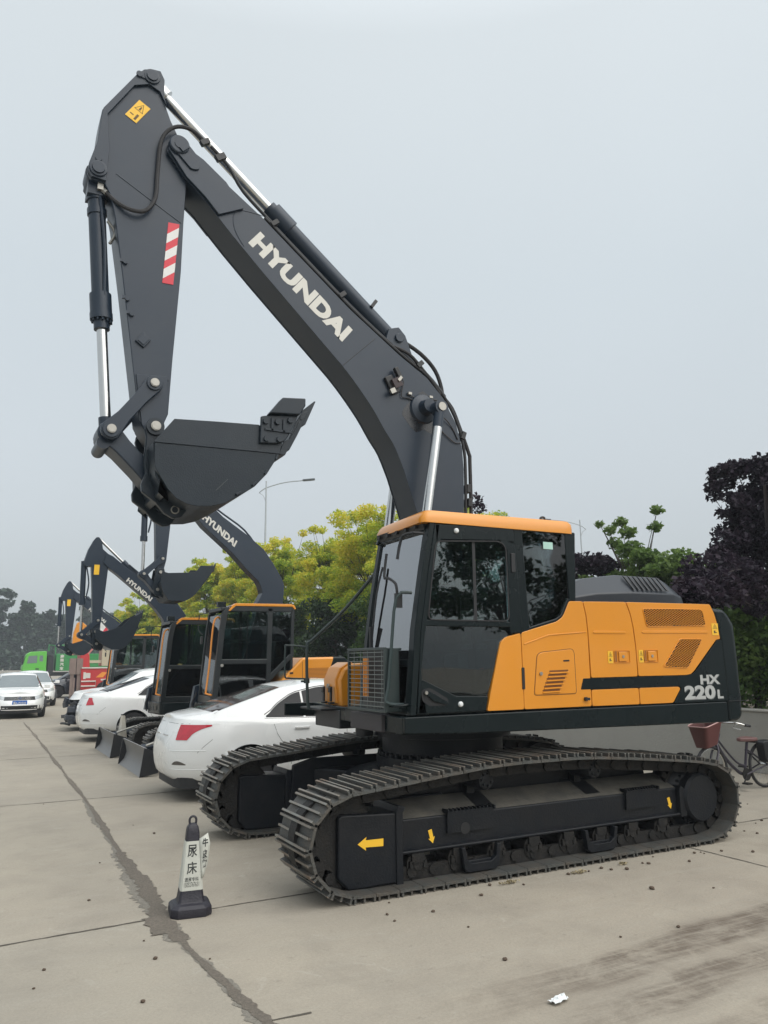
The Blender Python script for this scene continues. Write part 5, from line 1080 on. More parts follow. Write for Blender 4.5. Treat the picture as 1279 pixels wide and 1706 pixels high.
    if not broken:
        for s in (1,-1):
            corner('headlight',[.28+(1.18-.28)*i/12 for i in range(13)],lambda t:.60+.07*t,lambda t:.70+.075*t,M_lampw,s,hl-.75,cyf=.30)
        def fpatch(name,y0,y1,zl,zh,m,off=.006,s=1,nz=4,ny=12):
            return patch(name,[[((s*4,y0+(y1-y0)*i/ny,zl+(zh-zl)*k/nz),(-s,0,0)) for k in range(nz+1)] for i in range(ny+1)],m,off=off)
        g_=fpatch('front_grille',-.47,.47,.585,.70,M_black,.006)
        for z in (.61,.645,.68):
            b=B(); b.tube([tuple(cast((4,y,z),(-1,0,0))+Vector((.012,0,0))) for y in xs(-.46,.46,10)],.007,n=5,smooth=0); b.build('grille_bar',M_chrome,g_)
        fpatch('lower_intake',-.62,.62,.30,.42,M_black,.006)
        b=B(); b.tube([tuple(cast((4,y,.285),(-1,0,0))+Vector((.01,0,0))) for y in xs(-.74,.74,14)],.012,n=6,smooth=0); b.build('lower_trim',paint,body)
        c=cast((4,0,.643),(-1,0,0)); b=B(); b.cyl(c+Vector((0,0,0)),c+Vector((.03,0,0)),.068,n=24); em=b.build('emblem',M_chrome,body)
        b=B(); b.cyl(c+Vector((.03,0,0)),c+Vector((.033,0,0)),.055,n=24); b.build('emblem_disc',mat('emblem_blue_grey',(.10,.13,.22),.4),em)
        x0=c.x+.036; V_=lambda y,z:(x0,y,c.z+z)
        b=B(); b.tube([V_(-.022,.046),V_(0,.004),V_(.022,.046)],.005,n=5,smooth=0); b.tube([V_(-.042,.028),V_(-.022,-.040),V_(0,-.002),V_(.022,-.040),V_(.042,.028)],.005,n=5,smooth=0); b.build('emblem_letters',M_chrome,em)
    else:
        b=B(); rr_=random.Random(3)
        b.box((hl-.55,0,.45),(.12,1.35,.45)); b.box((hl-.32,0,.48),(.07,1.15,.12))
        for i in range(46):
            b.box((hl-.26+rr_.uniform(-.20,.20),rr_.uniform(-.75,.80),rr_.uniform(.24,.78)),(rr_.uniform(.06,.22),rr_.uniform(.06,.28),rr_.uniform(.04,.16)),Matrix.Rotation(rr_.uniform(-1,1),3,(rr_.random(),rr_.random(),1)))
        b.build('crumpled_front',mat('torn_plastic',(.035,.042,.055),.45,0,.5,8),E,bevel=.01)
        for s in (1,-1): corner('headlight',[.45+(1.1-.45)*i/8 for i in range(9)],lambda t:.66+.05*t,lambda t:.73+.05*t,M_lampw,s,hl-.75,cyf=.30)
        b=B(); b.tube([(hl-.10,.80,.18),(hl+.0,.5,.20),(hl+.02,0,.17)],.03); b.build('hanging_bumper',M_lip,E)
    if plate:
        for z0,side in ((.50,-1),):
            c=cast((-4,0,.53),(1,0,0)); x=c.x-.012
            pl=flat('number_plate',[(x,.22,.46),(x,-.22,.46),(x+.012,-.22,.60),(x+.012,.22,.60)],M_plate,body,th=.012)
            lettering(plate,(x-.010,.19,.485),(0,-.38,0),(.008,0,.085),M_white,pl,'plate_characters',.02)
        b=B(); c=cast((-4,0,.74),(1,0,0)); 
    if plate_front:
        c=cast((4,0,.505),(-1,0,0)); x=c.x+.012
        pl=flat('number_plate',[(x,-.22,.435),(x,.22,.435),(x,.22,.575),(x,-.22,.575)],M_plate,body,th=.012)
        lettering(plate_front,(x+.008,-.19,.46),(0,.38,0),(0,0,.09),M_white,pl,'plate_characters',.02)
    # lower lip, underbody, wheel wells
    b=B(); b.prismz(roundpoly([(-hl+.12,-.70),(hl-.15,-.70),(hl-.15,.70),(-hl+.12,.70)],.3),.17,.30); b.box((0,0,.45),(L-1.0,1.2,.40)); b.build('underbody',M_lip,body)
    rows_=[]; g=[]
    b=B(); 
    P=[(x,y*.985) for x,y in ring(.0)]; P=P+[(x,-y) for x,y in P[::-1][1:-1]]
    b.prismz(P,.165,.238)
    vv=[(x,y,z) for x,y,z in b.v if True]; keep=B(); 
    fr=B(); Pr=[(x,y) for x,y in P if x<-hl+.75]; 
    lipr=[p for p in P if p[0]<wheel_x[0]-.40]; lipr.sort(key=lambda p:p[1])
    inn=[(p[0]*.9-.06*0+ .0,p[1]*.9) for p in lipr]; fr.prismz(lipr+inn[::-1],.165,.245); fr.build('rear_lip',M_lip,body,smooth=40)
    lipf=[p for p in P if p[0]>wheel_x[1]+.40]; lipf.sort(key=lambda p:p[1]); inn=[(p[0]*.9,p[1]*.9) for p in lipf]; fr=B(); fr.prismz(lipf+inn[::-1],.165,.245)
    if not broken: fr.build('front_lip',M_lip,body,smooth=40)
    for wx in wheel_x:
        for s in (1,-1):
            b=B(); n=14; vs2=[]
            for k in range(n+1):
                a=PI*k/n
                for yy in (hw*.985,.55): vs2.append((wx+R0*math.cos(a),s*yy,.32+R0*math.sin(a)))
            obj('wheel_arch',vs2,[(2*k,2*k+1,2*k+3,2*k+2) for k in range(n)],M_lip,body,smooth=60)
            b=B(); b.lathe([(.20,-.10),(.29,-.10),(.315,-.075),(.32,-.05),(.32,.05),(.315,.075),(.29,.10),(.20,.10)],(wx,s*(hw-.135),.32),n=36); tyre=b.build('wheel',M_rub,E)
            b=B(); yo=s*(hw-.135+.085); b.lathe([(.205,yo),(.20,yo-s*.03),(.0,yo-s*.03)],(wx,0,.32),n=36); b.build('rim_back',M_lip,tyre)
            b=B(); b.lathe([(.215,yo+s*.012),(.195,yo+s*.012),(.195,yo-s*.03),(.215,yo-s*.03)],(wx,0,.32),n=36)
            for k in range(5):
                a=2*PI*k/5+.3; R=Matrix.Rotation(-a,3,'Y')
                b.box(Vector((wx,yo,.32))+R@Vector((.11,0,.022)),(.19,.022,.03),R); b.box(Vector((wx,yo,.32))+R@Vector((.11,0,-.022)),(.19,.022,.03),R)
            b.cyl((wx,yo-s*.01,.32),(wx,yo+s*.015,.32),.05); b.build('rim',M_rim,tyre)
    # mirrors, handles, door gaps
    for s in (1,-1):
        b=B(); b.box((gx[3]-.32,s*(hw+.03),.99),(.10,.18,.12)); b.box((gx[3]-.30,s*(hw-.06),.96),(.06,.12,.04)); b.build('side_mirror',paint,body,bevel=.03,seg=3)
        if detail:
            for x in (-.62,.42):
                c=cast((x,s*2,.86),(0,-s,0)); b=B(); b.box(c+Vector((0,s*.018,0)),(.21,.018,.028)); b.box(c+Vector((.09,s*.008,0)),(.02,.02,.024)); b.box(c+Vector((-.09,s*.008,0)),(.02,.02,.024)); b.build('door_handle',paint,body,bevel=.006)
                b=B(); b.lathe([(.045,s*0),(.0,s*.0)],(c.x,c.y+s*.001,c.z),n=16)
            gm=mat('panel_gap',(.10,.10,.10),.8)
            def gap(P):
                Q=[]
                for x,z in P:
                    c=cast((x,s*2,z),(0,-s,0))
                    if c: Q.append(c+Vector((0,s*.0005,0)))
                if len(Q)>2: b=B(); b.tube(Q,.003,n=4,smooth=0); b.build('door_gap',gm,body,smooth=0)
            gap([(-1.02,.98),(-1.0,.90),(-.97,.80),(-.92,.72),(-.86,.64)] + [(-.80,.55),(-.78,.42),(-.78,.28)])
            gap([(.02,.97),(.03,.8),(.02,.6),(.0,.4),(.0,.28)]); gap([(1.05,.93),(1.10,.8),(1.05,.6),(.98,.45),(.96,.28)])
            gap([(-.78,.27),(0,.265),(.96,.27)]); gap([(-1.72,.56),(-1.90,.56)]); gap([(-1.80,.76),(-1.90,.68),(-1.98,.60)])
    if detail:
        for s in (1,-1):
            for zc,rr0,a1 in ((.625,.005,2.0),(.40,.005,1.75)):
                an=[2.95-(2.95-a1)*i/20 for i in range(21)]; Q=[cast((-hl+.62+3*math.cos(a),s*(.35+3*math.sin(a)),zc),(-math.cos(a),-s*math.sin(a),0)) for a in an]
                Q=[q for q in Q if q]
                if len(Q)>5: b=B(); b.tube(Q,rr0,n=8,smooth=0); b.build('body_crease',paint,body,smooth=60)
        b=B(); zz=.93
        Q=[cast((-4,y,zz+.02),(1,0,0)) for y in xs(-.62,.62,14)]; Q=[q for q in Q if q]
        b.tube(Q,.003,n=4,smooth=0); b.build('boot_gap',mat('panel_gap',(.10,.10,.10),.8),body)
        for s in (1,-1):
            patch('bumper_reflector_slot',[[((-4,s*(.52+.16*i/6),.455+.012*k*math.sin(PI*(i+.5)/7)*2),(1,0,0)) for k in range(3)] for i in range(7)],mat('bumper_slot',(.10,.09,.08),.5),off=.003)
        b=B(); c=cast((-4,0,.80),(1,0,0)); b.lathe([(.05,c.x-.012),(.05,c.x-.005),(.035,c.x-.003),(0,c.x-.012)],(0,0,.85),'x',20); b.build('boot_emblem',M_chrome,body)
        P=[cast((-4,y,.80),(1,0,0)) for y in xs(-.33,.33,8)]; b=B(); b.tube([p+Vector((-.006,0,0)) for p in P if p],.008,n=6,smooth=0); b.build('boot_trim',M_chrome,body)
    return E
SEDANS='white sedans parked on the concrete'
car((-.33,-3.88,0),PI,'white sedan parked tail-out beside the large excavator, red tail lamps and tinted windows',SEDANS,plate='冀A·8Q6Z2',rearwin=M_rearglass,
    tail=dict(a0=2.78,a1=1.12,cx=-1.95,cy=.45,lo=lambda t:(.755 if t<.42 else .755+.165*((t-.42)/.58)**.5),hi=lambda t:.940-.004*t))
car((-.33,-12.62,0),PI,'white sedan parked tail-out between the two nearer small excavators and the damaged car',SEDANS,L=4.62,plate='冀A·3K71B',
    tail=dict(a0=2.75,a1=1.95,cx=-1.95,cy=.45,lo=lambda t:.80+.01*t,hi=lambda t:.965-.15*max(0,t-.6)/.4*.9),wheel_x=(-1.20,1.45),rearwin=M_carglass)
car((-.35,-15.95,0),0,'damaged white car with its front bumper torn off, nose facing the lane',SEDANS,broken=True,detail=0,H=1.60,belt=((-2.3,1.05),(.4,1.0),(1.4,.98),(2.3,.90)),roof=[(-2.3,1.15),(-2.1,1.35),(-1.6,1.52),(-.35,1.60),(0,1.60),(.42,1.54),(1.18,1.10),(1.6,1.06),(2.0,1.0),(2.3,.88)],rearwin=mat('pale_windshield',(.16,.19,.20),.06,spec=.9))
car((2.72,-23.55,0),PI/2,'white sedan facing the viewer with blue number plate PD2U0 series, at the left edge',SEDANS,L=4.5,Wd=1.72,plate_front='冀A PD2U0',rearwin=mat('pale_windshield',(.16,.19,.20),.06,spec=.9),detail=0,H=1.47)
car((1.75,-31.0,0),PI/2,'second white car standing behind the sedan that faces the viewer',SEDANS,L=4.5,Wd=1.78,rearwin=mat('pale_windshield',(.16,.19,.20),.06,spec=.9),detail=0)
car((-1.3,-38.6,0),0,'dark blue car parked side-on in front of the green truck',None,paint=mat('dark_blue_paint',(.018,.024,.040),.2,coat=.8),detail=0,L=4.6,H=1.58)
# ================================================================ far lorries
G_=empty('dump_truck',(0,-75,0),0,'bright green dump truck standing at the far left under the tall trees','truck')
M_gr=mat('green_truck_paint',(.10,.45,.05),.4,0,.08,1,dust=.2); M_gr2=mat('green_bed_paint',(.02,.26,.06),.5,0,.1,1,dust=.2)
b=B(); b.prism([(-.12,.75),(-.10,1.5),(-.30,2.35),(-.45,2.75),(-.8,2.95),(-2.15,3.0),(-2.2,.75)],-1.15,1.15); cb=b.build('truck_cab',M_gr,G_,bevel=.06,seg=3)
b=B(); b.prism([(-.48,1.85),(-.60,2.55),(-1.35,2.6),(-1.35,1.9)],1.152,1.16); b.prism([(-1.55,2.05),(-1.55,2.6),(-1.85,2.6),(-1.85,2.05)],1.152,1.16); b.build('side_window',mat('hazy_glass',(.16,.2,.2),.1),cb)
b=B(); b.prismx([(-1.0,1.75),(1.0,1.75),(.95,2.6),(-.95,2.6)],-.16,-.20); b.build('windshield',M_carglass,cb)
b=B(); b.box((-.1,1.35,2.1),(.15,.2,.5)); b.build('side_mirror',M_black,cb); b=B(); b.box((-1.4,1.16,1.35),(.3,.02,.12)); b.build('door_handle',M_black,cb)
b=B(); b.box((-2.55,0,1.7),(.5,2.1,1.8)); b.box((-5,0,.85),(8.5,.9,.35)); b.build('chassis',M_black,G_)
b=B(); b.prism([(-3.0,1.15),(-3.0,2.75),(-9.2,2.75),(-9.4,1.15)],-1.2,1.2); bed=b.build('tipper_bed',M_gr2,G_,bevel=.03)
b=B()
for i in range(6): b.box((-6.1,1.22,1.35+i*.25),(6.1,.04,.05))
b.build('bed_ribs',M_gr2,bed)
b=B(); b.tube([(-2.9,1.15,2.75),(-2.9,1.15,3.5),(-2.3,1.15,3.6),(-2.3,1.15,3.0)],.05,smooth=0); b.tube([(-2.9,1.15,3.55),(-5.5,1.15,3.55),(-5.5,1.15,2.8)],.05,smooth=0); b.build('cover_frame',M_gr2,G_)
for i,c in enumerate('高强汽车'): lettering(c,(-3.35,1.25,2.35-i*.38),(-.34,0,0),(0,0,.32),M_white,bed,'lettering',.03)
for x in (-1.3,-5.6,-7.0):
    for s in (1,-1):
        b=B(); b.lathe([(.25,-.15),(.50,-.15),(.50,.15),(.25,.15),(.2,.05),(0,.05)],(x,s*1.0,.5),n=24); b.build('wheel',M_rub,G_)
# red truck crane
K=empty('crane_truck',(0,-36.9,0),0,'red truck with outrigger posts, beige housing and yellow crane arm behind the parked cars','truck')
M_rt=mat('red_truck_paint',(.50,.03,.035),.4,0,.1,1.5,dust=.25,dustcol=(.4,.15,.12)); M_bei=mat('beige_housing',(.50,.44,.32),.6,0,.06)
b=B(); b.prism([(-.85,.45),(-.82,1.50),(-4.9,1.50),(-4.9,.45)],-.9,.9); bd=b.build('truck_body',M_rt,K,bevel=.02)
b=B(); b.box((-2.9,.90,1.54),(4.1,.10,.06)); b.build('white_rail',M_white,bd)
b=B(); b.tube([(-.85,.95,.62),(-1.55,.95,.62),(-1.55,.95,.86),(-.85,.95,.86)],.035,smooth=0); b.build('bumper_bar',M_white,bd)
b=B(); b.box((-1.15,.91,1.15),(.26,.02,.26)); b.box((-1.0,.92,1.15),(.12,.02,.34)); b.box((-2.05,.91,.93),(.5,.02,.08)); b.build('white_label',M_white,bd)
b=B(); b.prism([(-1.55,1.05),(-1.85,1.32),(-2.1,1.30),(-1.9,1.05)],.901,.91); b.prism([(-2.1,1.05),(-2.4,1.35),(-2.6,1.30),(-2.75,1.05)],.901,.91); b.build('orange_flash',M_org,bd)
for x in (-.42,-.75):
    b=B(); b.box((x,.7,.95),(.17,.16,1.55)); b.box((x,.7,1.62),(.30,.26,.8)); b.box((x-.1,.72,.55),(.08,.2,1.0)); b.box((x,.7,.10),(.10,.10,.35)); b.cyl((x,.7,0),(x,.7,.05),.18); b.build('outrigger_post',mat('dusty_pink_steel',(.22,.165,.145),.7,0,.3,3),K)
b=B(); b.prism([(-.75,1.5),(-.75,2.25),(-1.0,2.40),(-1.2,2.2),(-1.25,1.5)],-.5,.8); b.build('red_column',M_rt,K,bevel=.04)
b=B(); b.box((-2.6,.3,2.1),(1.6,1.2,.95)); b.box((-2.6,.3,2.62),(1.75,1.35,.10)); hb=b.build('beige_housing',M_bei,K,bevel=.02)
b=B(); b.box((-1.5,.72,1.85),(1.0,.12,.14)); b.build('beige_beam',M_bei,K)
b=B(); b.prism([(-.35,2.2),(-.40,3.3),(-.55,3.85),(-.75,3.95),(-1.05,3.7),(-1.05,2.9),(-.9,2.2)],-.1,.3); b.build('crane_arm',M_yel,K,bevel=.03)
b=B(); b.prism([(-.30,2.2),(-.35,2.75),(-1.35,3.05),(-1.5,2.6),(-1.2,2.2)],.31,.36); b.build('pink_guard',mat('faded_pink',(.55,.22,.20),.6),K)
cbd=flat('chevron_board',[(-1.65,.75,3.15),(-2.9,.75,3.1),(-2.9,.75,3.75),(-1.65,.75,3.95)],mat('reflective_white',(.68,.68,.66),.4),K,th=.05)
b=B()
for i in range(3): b.prism([(-1.75-i*.36,3.35),(-1.95-i*.36,3.35),(-2.15-i*.36,3.68),(-1.95-i*.36,3.68)],.776,.782)
b.build('red_chevron',M_red,cbd)
for x in (-2.0,-4.3):
    for s in (1,-1):
        b=B(); b.lathe([(.2,-.12),(.42,-.12),(.42,.12),(.2,.12),(.18,.02),(0,.02)],(x,s*.80,.42),n=24); b.build('wheel',M_rub,K)
# ================================================================ ground
def ground_material():
    m=bpy.data.materials.new('concrete_paving'); m.use_nodes=True; nt=m.node_tree; N=nt.nodes; Lk=nt.links; bs=N['Principled BSDF']; bs.inputs['Roughness'].default_value=.85; bs.inputs['Specular IOR Level'].default_value=.25
    tc=N.new('ShaderNodeTexCoord')
    def noise(sc,det=4,rough=.55,dist=0,vec=None):
        n=N.new('ShaderNodeTexNoise'); n.inputs['Scale'].default_value=sc; n.inputs['Detail'].default_value=det; n.inputs['Roughness'].default_value=rough; n.inputs['Distortion'].default_value=dist; Lk.new(vec or tc.outputs['Object'],n.inputs['Vector']); return n.outputs['Fac']
    def rng_(v,a,b_,c=0,d=1,smooth=True):
        r=N.new('ShaderNodeMapRange'); r.interpolation_type='SMOOTHSTEP' if smooth else 'LINEAR'
        for k,x in zip(('From Min','From Max','To Min','To Max'),(a,b_,c,d)): r.inputs[k].default_value=x
        Lk.new(v,r.inputs['Value']); return r.outputs['Result']
    def math_(op,a,b_):
        x=N.new('ShaderNodeMath'); x.operation=op
        for i,q in enumerate((a,b_)):
            if isinstance(q,(int,float)): x.inputs[i].default_value=q
            else: Lk.new(q,x.inputs[i])
        return x.outputs[0]
    def mix(f,a,b_):
        x=N.new('ShaderNodeMix'); x.data_type='RGBA'
        for k,q in (('Factor',f),('A',a),('B',b_)):
            if isinstance(q,tuple): x.inputs[k].default_value=q+(1,)
            elif isinstance(q,float): x.inputs[k].default_value=q
            else: Lk.new(q,x.inputs[k])
        return x.outputs['Result']
    col=mix(rng_(noise(.35,5,.6),.3,.7),(.325,.290,.238),(.395,.350,.280))
    col=mix(rng_(noise(1.6,6,.65,.4),.42,.75,0,.55),col,(.255,.225,.185))
    # brushed, stretched streaks of dust
    mp=N.new('ShaderNodeMapping'); mp.inputs['Scale'].default_value=(.5,2.6,1); mp.inputs['Rotation'].default_value=(0,0,.12); Lk.new(tc.outputs['Object'],mp.inputs['Vector'])
    col=mix(rng_(noise(2.2,6,.7,.3,mp.outputs[0]),.45,.8,0,.45),col,(.40,.37,.31))
    col=mix(rng_(noise(60,3,.7),.3,.75,0,.30),col,(.20,.18,.15))
    col=mix(rng_(noise(7,5,.8),.58,.72,0,.45),col,(.19,.165,.135)); col=mix(rng_(noise(2.7,7,.75,1.2),.60,.66,0,.35),col,(.43,.40,.34)); col=mix(rng_(noise(180,2,.6),.62,.72,0,.5),col,(.13,.115,.095)); col=mix(rng_(noise(230,2,.6),.64,.72,0,.4),col,(.48,.45,.40))
    # slab by slab tone
    sp=N.new('ShaderNodeSeparateXYZ'); Lk.new(tc.outputs['Object'],sp.inputs[0]); X,Yc=sp.outputs[0],sp.outputs[1]
    sx=math_('FLOOR',math_('DIVIDE',math_('SUBTRACT',X,2.92),4.6),0); sy=math_('FLOOR',math_('DIVIDE',math_('SUBTRACT',Yc,1.07),5.26),0)
    cb=N.new('ShaderNodeCombineXYZ'); Lk.new(sx,cb.inputs[0]); Lk.new(sy,cb.inputs[1]); wn=N.new('ShaderNodeTexWhiteNoise'); wn.noise_dimensions='3D'; Lk.new(cb.outputs[0],wn.inputs['Vector'])
    col=mix(math_('MULTIPLY',wn.outputs['Value'],.38),col,(.25,.245,.215))
    # tyre-carried mud : curved bands crossing the lower right
    wob=math_('MULTIPLY',math_('SUBTRACT',noise(.8,3),.5),.35)
    yy=math_('ADD',math_('SUBTRACT',Yc,math_('MULTIPLY',X,.10)),wob)
    def band(c,w,soft=.10): return math_('MULTIPLY',rng_(yy,c-w-soft,c-w+soft*.3),rng_(yy,c+w-soft*.3,c+w+soft,1,0))
    bd=math_('MAXIMUM',math_('MAXIMUM',band(3.12,.14),math_('MULTIPLY',band(3.52,.10),.9)),math_('MULTIPLY',band(3.30,.35,.2),.35))
    bd=math_('MAXIMUM',bd,math_('MULTIPLY',band(4.0,.13),.6))
    fade=math_('MULTIPLY',rng_(X,2.5,.9),rng_(X,-9,-3,.4,1)); fade=math_('MULTIPLY',rng_(X,.6,2.6,1,0),1)
    mud=math_('MULTIPLY',math_('MULTIPLY',bd,fade),rng_(noise(3.2,6,.75,.5),.30,.62,.25,1))
    wv=N.new('ShaderNodeTexWave'); wv.inputs['Scale'].default_value=7; wv.inputs['Distortion'].default_value=2; wv.inputs['Detail'].default_value=2; Lk.new(tc.outputs['Object'],wv.inputs['Vector'])
    mp2=N.new('ShaderNodeMapping'); mp2.inputs['Scale'].default_value=(.6,9,1); mp2.inputs['Rotation'].default_value=(0,0,-.10); Lk.new(tc.outputs['Object'],mp2.inputs['Vector'])
    mud=math_('MULTIPLY',mud,rng_(noise(2.5,6,.7,.2,mp2.outputs[0]),.30,.62,.45,1.15)); mud=math_('MULTIPLY',mud,rng_(wv.outputs['Fac'],0,1,.93,1))
    col=mix(math_('MULTIPLY',mud,.85),col,(.115,.092,.072))
    # darker blotches, growing stronger towards the wall
    dk=math_('MULTIPLY',rng_(noise(.9,5,.6),.50,.72,0,.5),rng_(X,3.5,-4))
    col=mix(dk,col,(.20,.17,.135))
    Lk.new(col,bs.inputs['Base Color'])
    bp=N.new('ShaderNodeBump'); bp.inputs['Strength'].default_value=.5; bp.inputs['Distance'].default_value=.01
    hh=math_('ADD',noise(45,6,.7),math_('MULTIPLY',noise(4,4),2.0)); Lk.new(hh,bp.inputs['Height']); Lk.new(bp.outputs[0],bs.inputs['Normal'])
    return m
def structure(o): o['kind']='structure'; return o
b=B(); b.add([(-400,-900,0),(400,-900,0),(400,120,0),(-400,120,0)],[(0,1,2,3)]); structure(b.build('ground',ground_material(),None,smooth=0))
# long joint, broken out and refilled with rough grit
def ragged(name,P,w,m,z=.004,step=.035,amp=.5,wf=None,seed=1):
    r=random.Random(seed); vs=[];fs=[]; pts=[]
    for (a,c) in zip(P,P[1:]):
        a,c=Vector(a),Vector(c); n=max(1,int((c-a).length/step)); pts+=[a.lerp(c,i/n) for i in range(n)]
    pts.append(Vector(P[-1])); e1=e2=0; sh=0
    for i,p in enumerate(pts):
        t=(pts[min(i+1,len(pts)-1)]-pts[max(i-1,0)]).normalized(); n=Vector((-t.y,t.x)); 
        e1=e1*.75+r.uniform(-1,1)*.5; e2=e2*.75+r.uniform(-1,1)*.5; sh=sh*.97+r.uniform(-1,1)*.12
        ww=w*(wf(p) if wf else 1); q=p+n*sh*w*.6
        for k in (-1,1):
            h=ww*max(.12,1+amp*(e1 if k<0 else e2)); v=q+n*h*k; vs.append((v.x,v.y,z))
    fs=[(2*i,2*i+1,2*i+3,2*i+2) for i in range(len(pts)-1)]
    return structure(obj(name,vs,fs,m,None,smooth=0))
M_grit=mat('joint_grit',(.235,.203,.165),.95,0,.6,70,1.0,260,dust=.5,dustcol=(.24,.21,.175))
M_joint=mat('dark_joint',(.085,.075,.06),.95,0,.3,40)  # even dark tone for the thin slab joints
import zlib
def jw(p):
    q=p.y; return .55+.55*(.5+.5*math.sin(q*2.1+.6))+ (.9 if -1.0<q<1.6 else 0)+(.25 if q>2 else 0)
ragged('joint_filler',[(2.85,3.6),(2.84,2.9),(2.93,1.9),(2.97,1.1),(2.92,.2),(2.88,-1.5),(2.80,-4.2),(2.75,-9),(2.70,-13.7),(2.67,-19.5)],.031,M_grit,.004,.014,.45,jw,3)
ragged('joint_crumbs',[(2.86,3.5),(2.9,2.4),(2.99,1.3),(2.95,.3),(2.90,-1.6),(2.82,-4.2)],.040,mat('pale_grit',(.24,.22,.185),.95,0,.4,50,.8,150),.002,.018,.6,jw,9)
ragged('joint_patch',[(3.00,1.42),(2.99,1.05)],.085,M_grit,.0052,.03,.5,None,6)
for k,(P,w) in enumerate((([(6.5,1.22),(5.0,1.18),(3.05,1.08)],.009),([(2.9,1.06),(1.9,1.05),(-1.2,1.0),(-6.4,.95)],.007),([(7,-4.22),(2.85,-4.19)],.010),([(2.8,-4.19),(-6.4,-4.2)],.010),([(7,-9.4),(-6.4,-9.5)],.010),([(7,-14.6),(-6.4,-14.7)],.01),([(2.86,2.90),(2.62,2.92)],.006),([(7.4,8),(7.4,-60)],.012),([(-1.72,.9),(-1.72,-60)],.01),([(-1.72,8),(-1.72,1.1)],.008))):
    ragged('slab_joint',P,w,M_joint,.003,.03,.8,None,20+k)
# ---------------------------------------------------------------- retaining wall, planting strip, fence
M_wall=mat('cement_render',(.34,.33,.30),.85,0,.10,1.2,.25,30,dust=.55,dustcol=(.24,.22,.19))
def wl(y): return -6.0-.16*0+ (y*.0)-.25
b=B(); b.prismx([(14,0),(14,.90),(-70,.90),(-70,0)],-6.62,-6.38); b.box((-6.5,-28,.915),(.30,84,.03)); 
w=b.build('retaining_wall',M_wall,None,bevel=.01); tag(w,'low grey cement-rendered retaining wall running behind the parked machines','wall')
b=B(); b.box((-11.6,-28,.40),(9.9,84,.84)); structure(b.build('planting_soil',mat('planting_soil',(.14,.115,.085),.95,0,.3,3,.6,20),None,smooth=0))
M_fence=mat('fence_paint',(.03,.035,.04),.5)
fe=empty('metal_fence',(-8.9,0,0),0,'dark metal picket fence standing on the planting strip behind the trees','fence')
b=B()
for z in (.98,1.42): b.box((-8.9,-20,z),(.035,64,.035))
b.build('rail',M_fence,fe)
b=B()
for i in range(150): b.box((-8.9,10-i*.14,1.16),(.016,.016,.68))
b.build('pickets',M_fence,fe)
for i in range(12): b=B(); b.box((-8.9,11-i*2.4,1.18),(.05,.05,.75)); b.build('post',M_fence,fe)
for o in fe.children: o.location.x+=8.9
b=B(); b.prismx([(20,0),(20,1.25),(-60,1.25),(-60,0)],-16.9,-16.6); w=b.build('white_wall',mat('white_wall_paint',(.62,.62,.60),.7,0,.05,1,dust=.3),None); tag(w,'low white wall in the distance, glimpsed between the trees behind the fence','wall')
b=B(); b.prismz([(-60,-148),(60,-136),(60,-136.4),(-60,-148.4)],0,.85); w=b.build('roadside_wall',M_wall,None); tag(w,'long low grey wall far away at the foot of the tall left trees','wall')
# ---------------------------------------------------------------- street lamps
def lamp(x,y,h,armdir,label,double=False):
    E=empty('street_lamp',(x,y,0),0,label,'street lamp','street lamps behind the trees')
    m=mat('lamp_post_paint',(.40,.43,.45),.45,.3,.05)
    b=B(); b.cyl((0,0,0),(0,0,h),.075,.035,n=12); b.build('pole',m,E)
    d=Vector(armdir).normalized()
    for s in ((1,-1) if double else (1,)):
        b=B(); b.tube([-d*s*.35+Vector((0,0,h-.60)),Vector((0,0,h-.35)),d*s*.9+Vector((0,0,h-.08)),d*s*1.9+Vector((0,0,h+.03))],.028,n=8,smooth=5); b.tube([-d*s*.35+Vector((0,0,h-.60)),d*s*-.12+Vector((0,0,h-.78)),Vector((0,0,h-1.15))],.018,n=6,smooth=4); b.build('arm',m,E)
        b=B(); c=d*s*2.15+Vector((0,0,h+.06)); R=Matrix((d,Vector((-d.y,d.x,0)),Vector((0,0,1)))).transposed()@Matrix.Rotation(-.08,3,'Y')
        b.box(c,(.62,.20,.075),R); b.box(c+Vector((0,0,-.04)),(.5,.15,.02),R); b.build('lamp_head',mat('lamp_head_grey',(.10,.115,.125),.4),E,bevel=.015)
lamp(-8.3,-29.5,10.75,(-.90,.46,0),'tall street lamp with a curved arm rising above the yellow-green trees')
lamp(-29.2,-29.7,10.4,(.88,-.47,0),'distant street lamp whose top shows just behind the cab roof')
# ================================================================ trees
def leafcloud(cl,leaf,n,seed,flat=.35,aspect=.5,droop=0):
    """cl: list of (centre, radii) sprays; returns leaf quads"""
    r=np.random.default_rng(seed); w=np.array([a[1][0]*a[1][1] for a in cl]); w=w/w.sum()
    k=r.choice(len(cl),n,p=w); C=np.array([a[0] for a in cl])[k]; Rd=np.array([a[1] for a in cl])[k]
    d=r.normal(size=(n,3)); d/=np.linalg.norm(d,axis=1)[:,None]; rad=r.random(n)**.45
    P=C+d*Rd*rad[:,None]
    nn=r.normal(size=(n,3)); nn[:,2]=np.abs(nn[:,2])+flat; nn/=np.linalg.norm(nn,axis=1)[:,None]
    u=np.cross(nn,r.normal(size=(n,3))); u/=np.linalg.norm(u,axis=1)[:,None]; u[:,2]-=droop; v=np.cross(nn,u)
    s=leaf*(.6+.8*r.random(n))[:,None]
    V=np.empty((n,4,3)); V[:,0]=P-u*s*.5; V[:,1]=P+v*s*aspect*.5+nn*s*.06; V[:,2]=P+u*s*.5; V[:,3]=P-v*s*aspect*.5+nn*s*.06
    return V.reshape(-1,3)
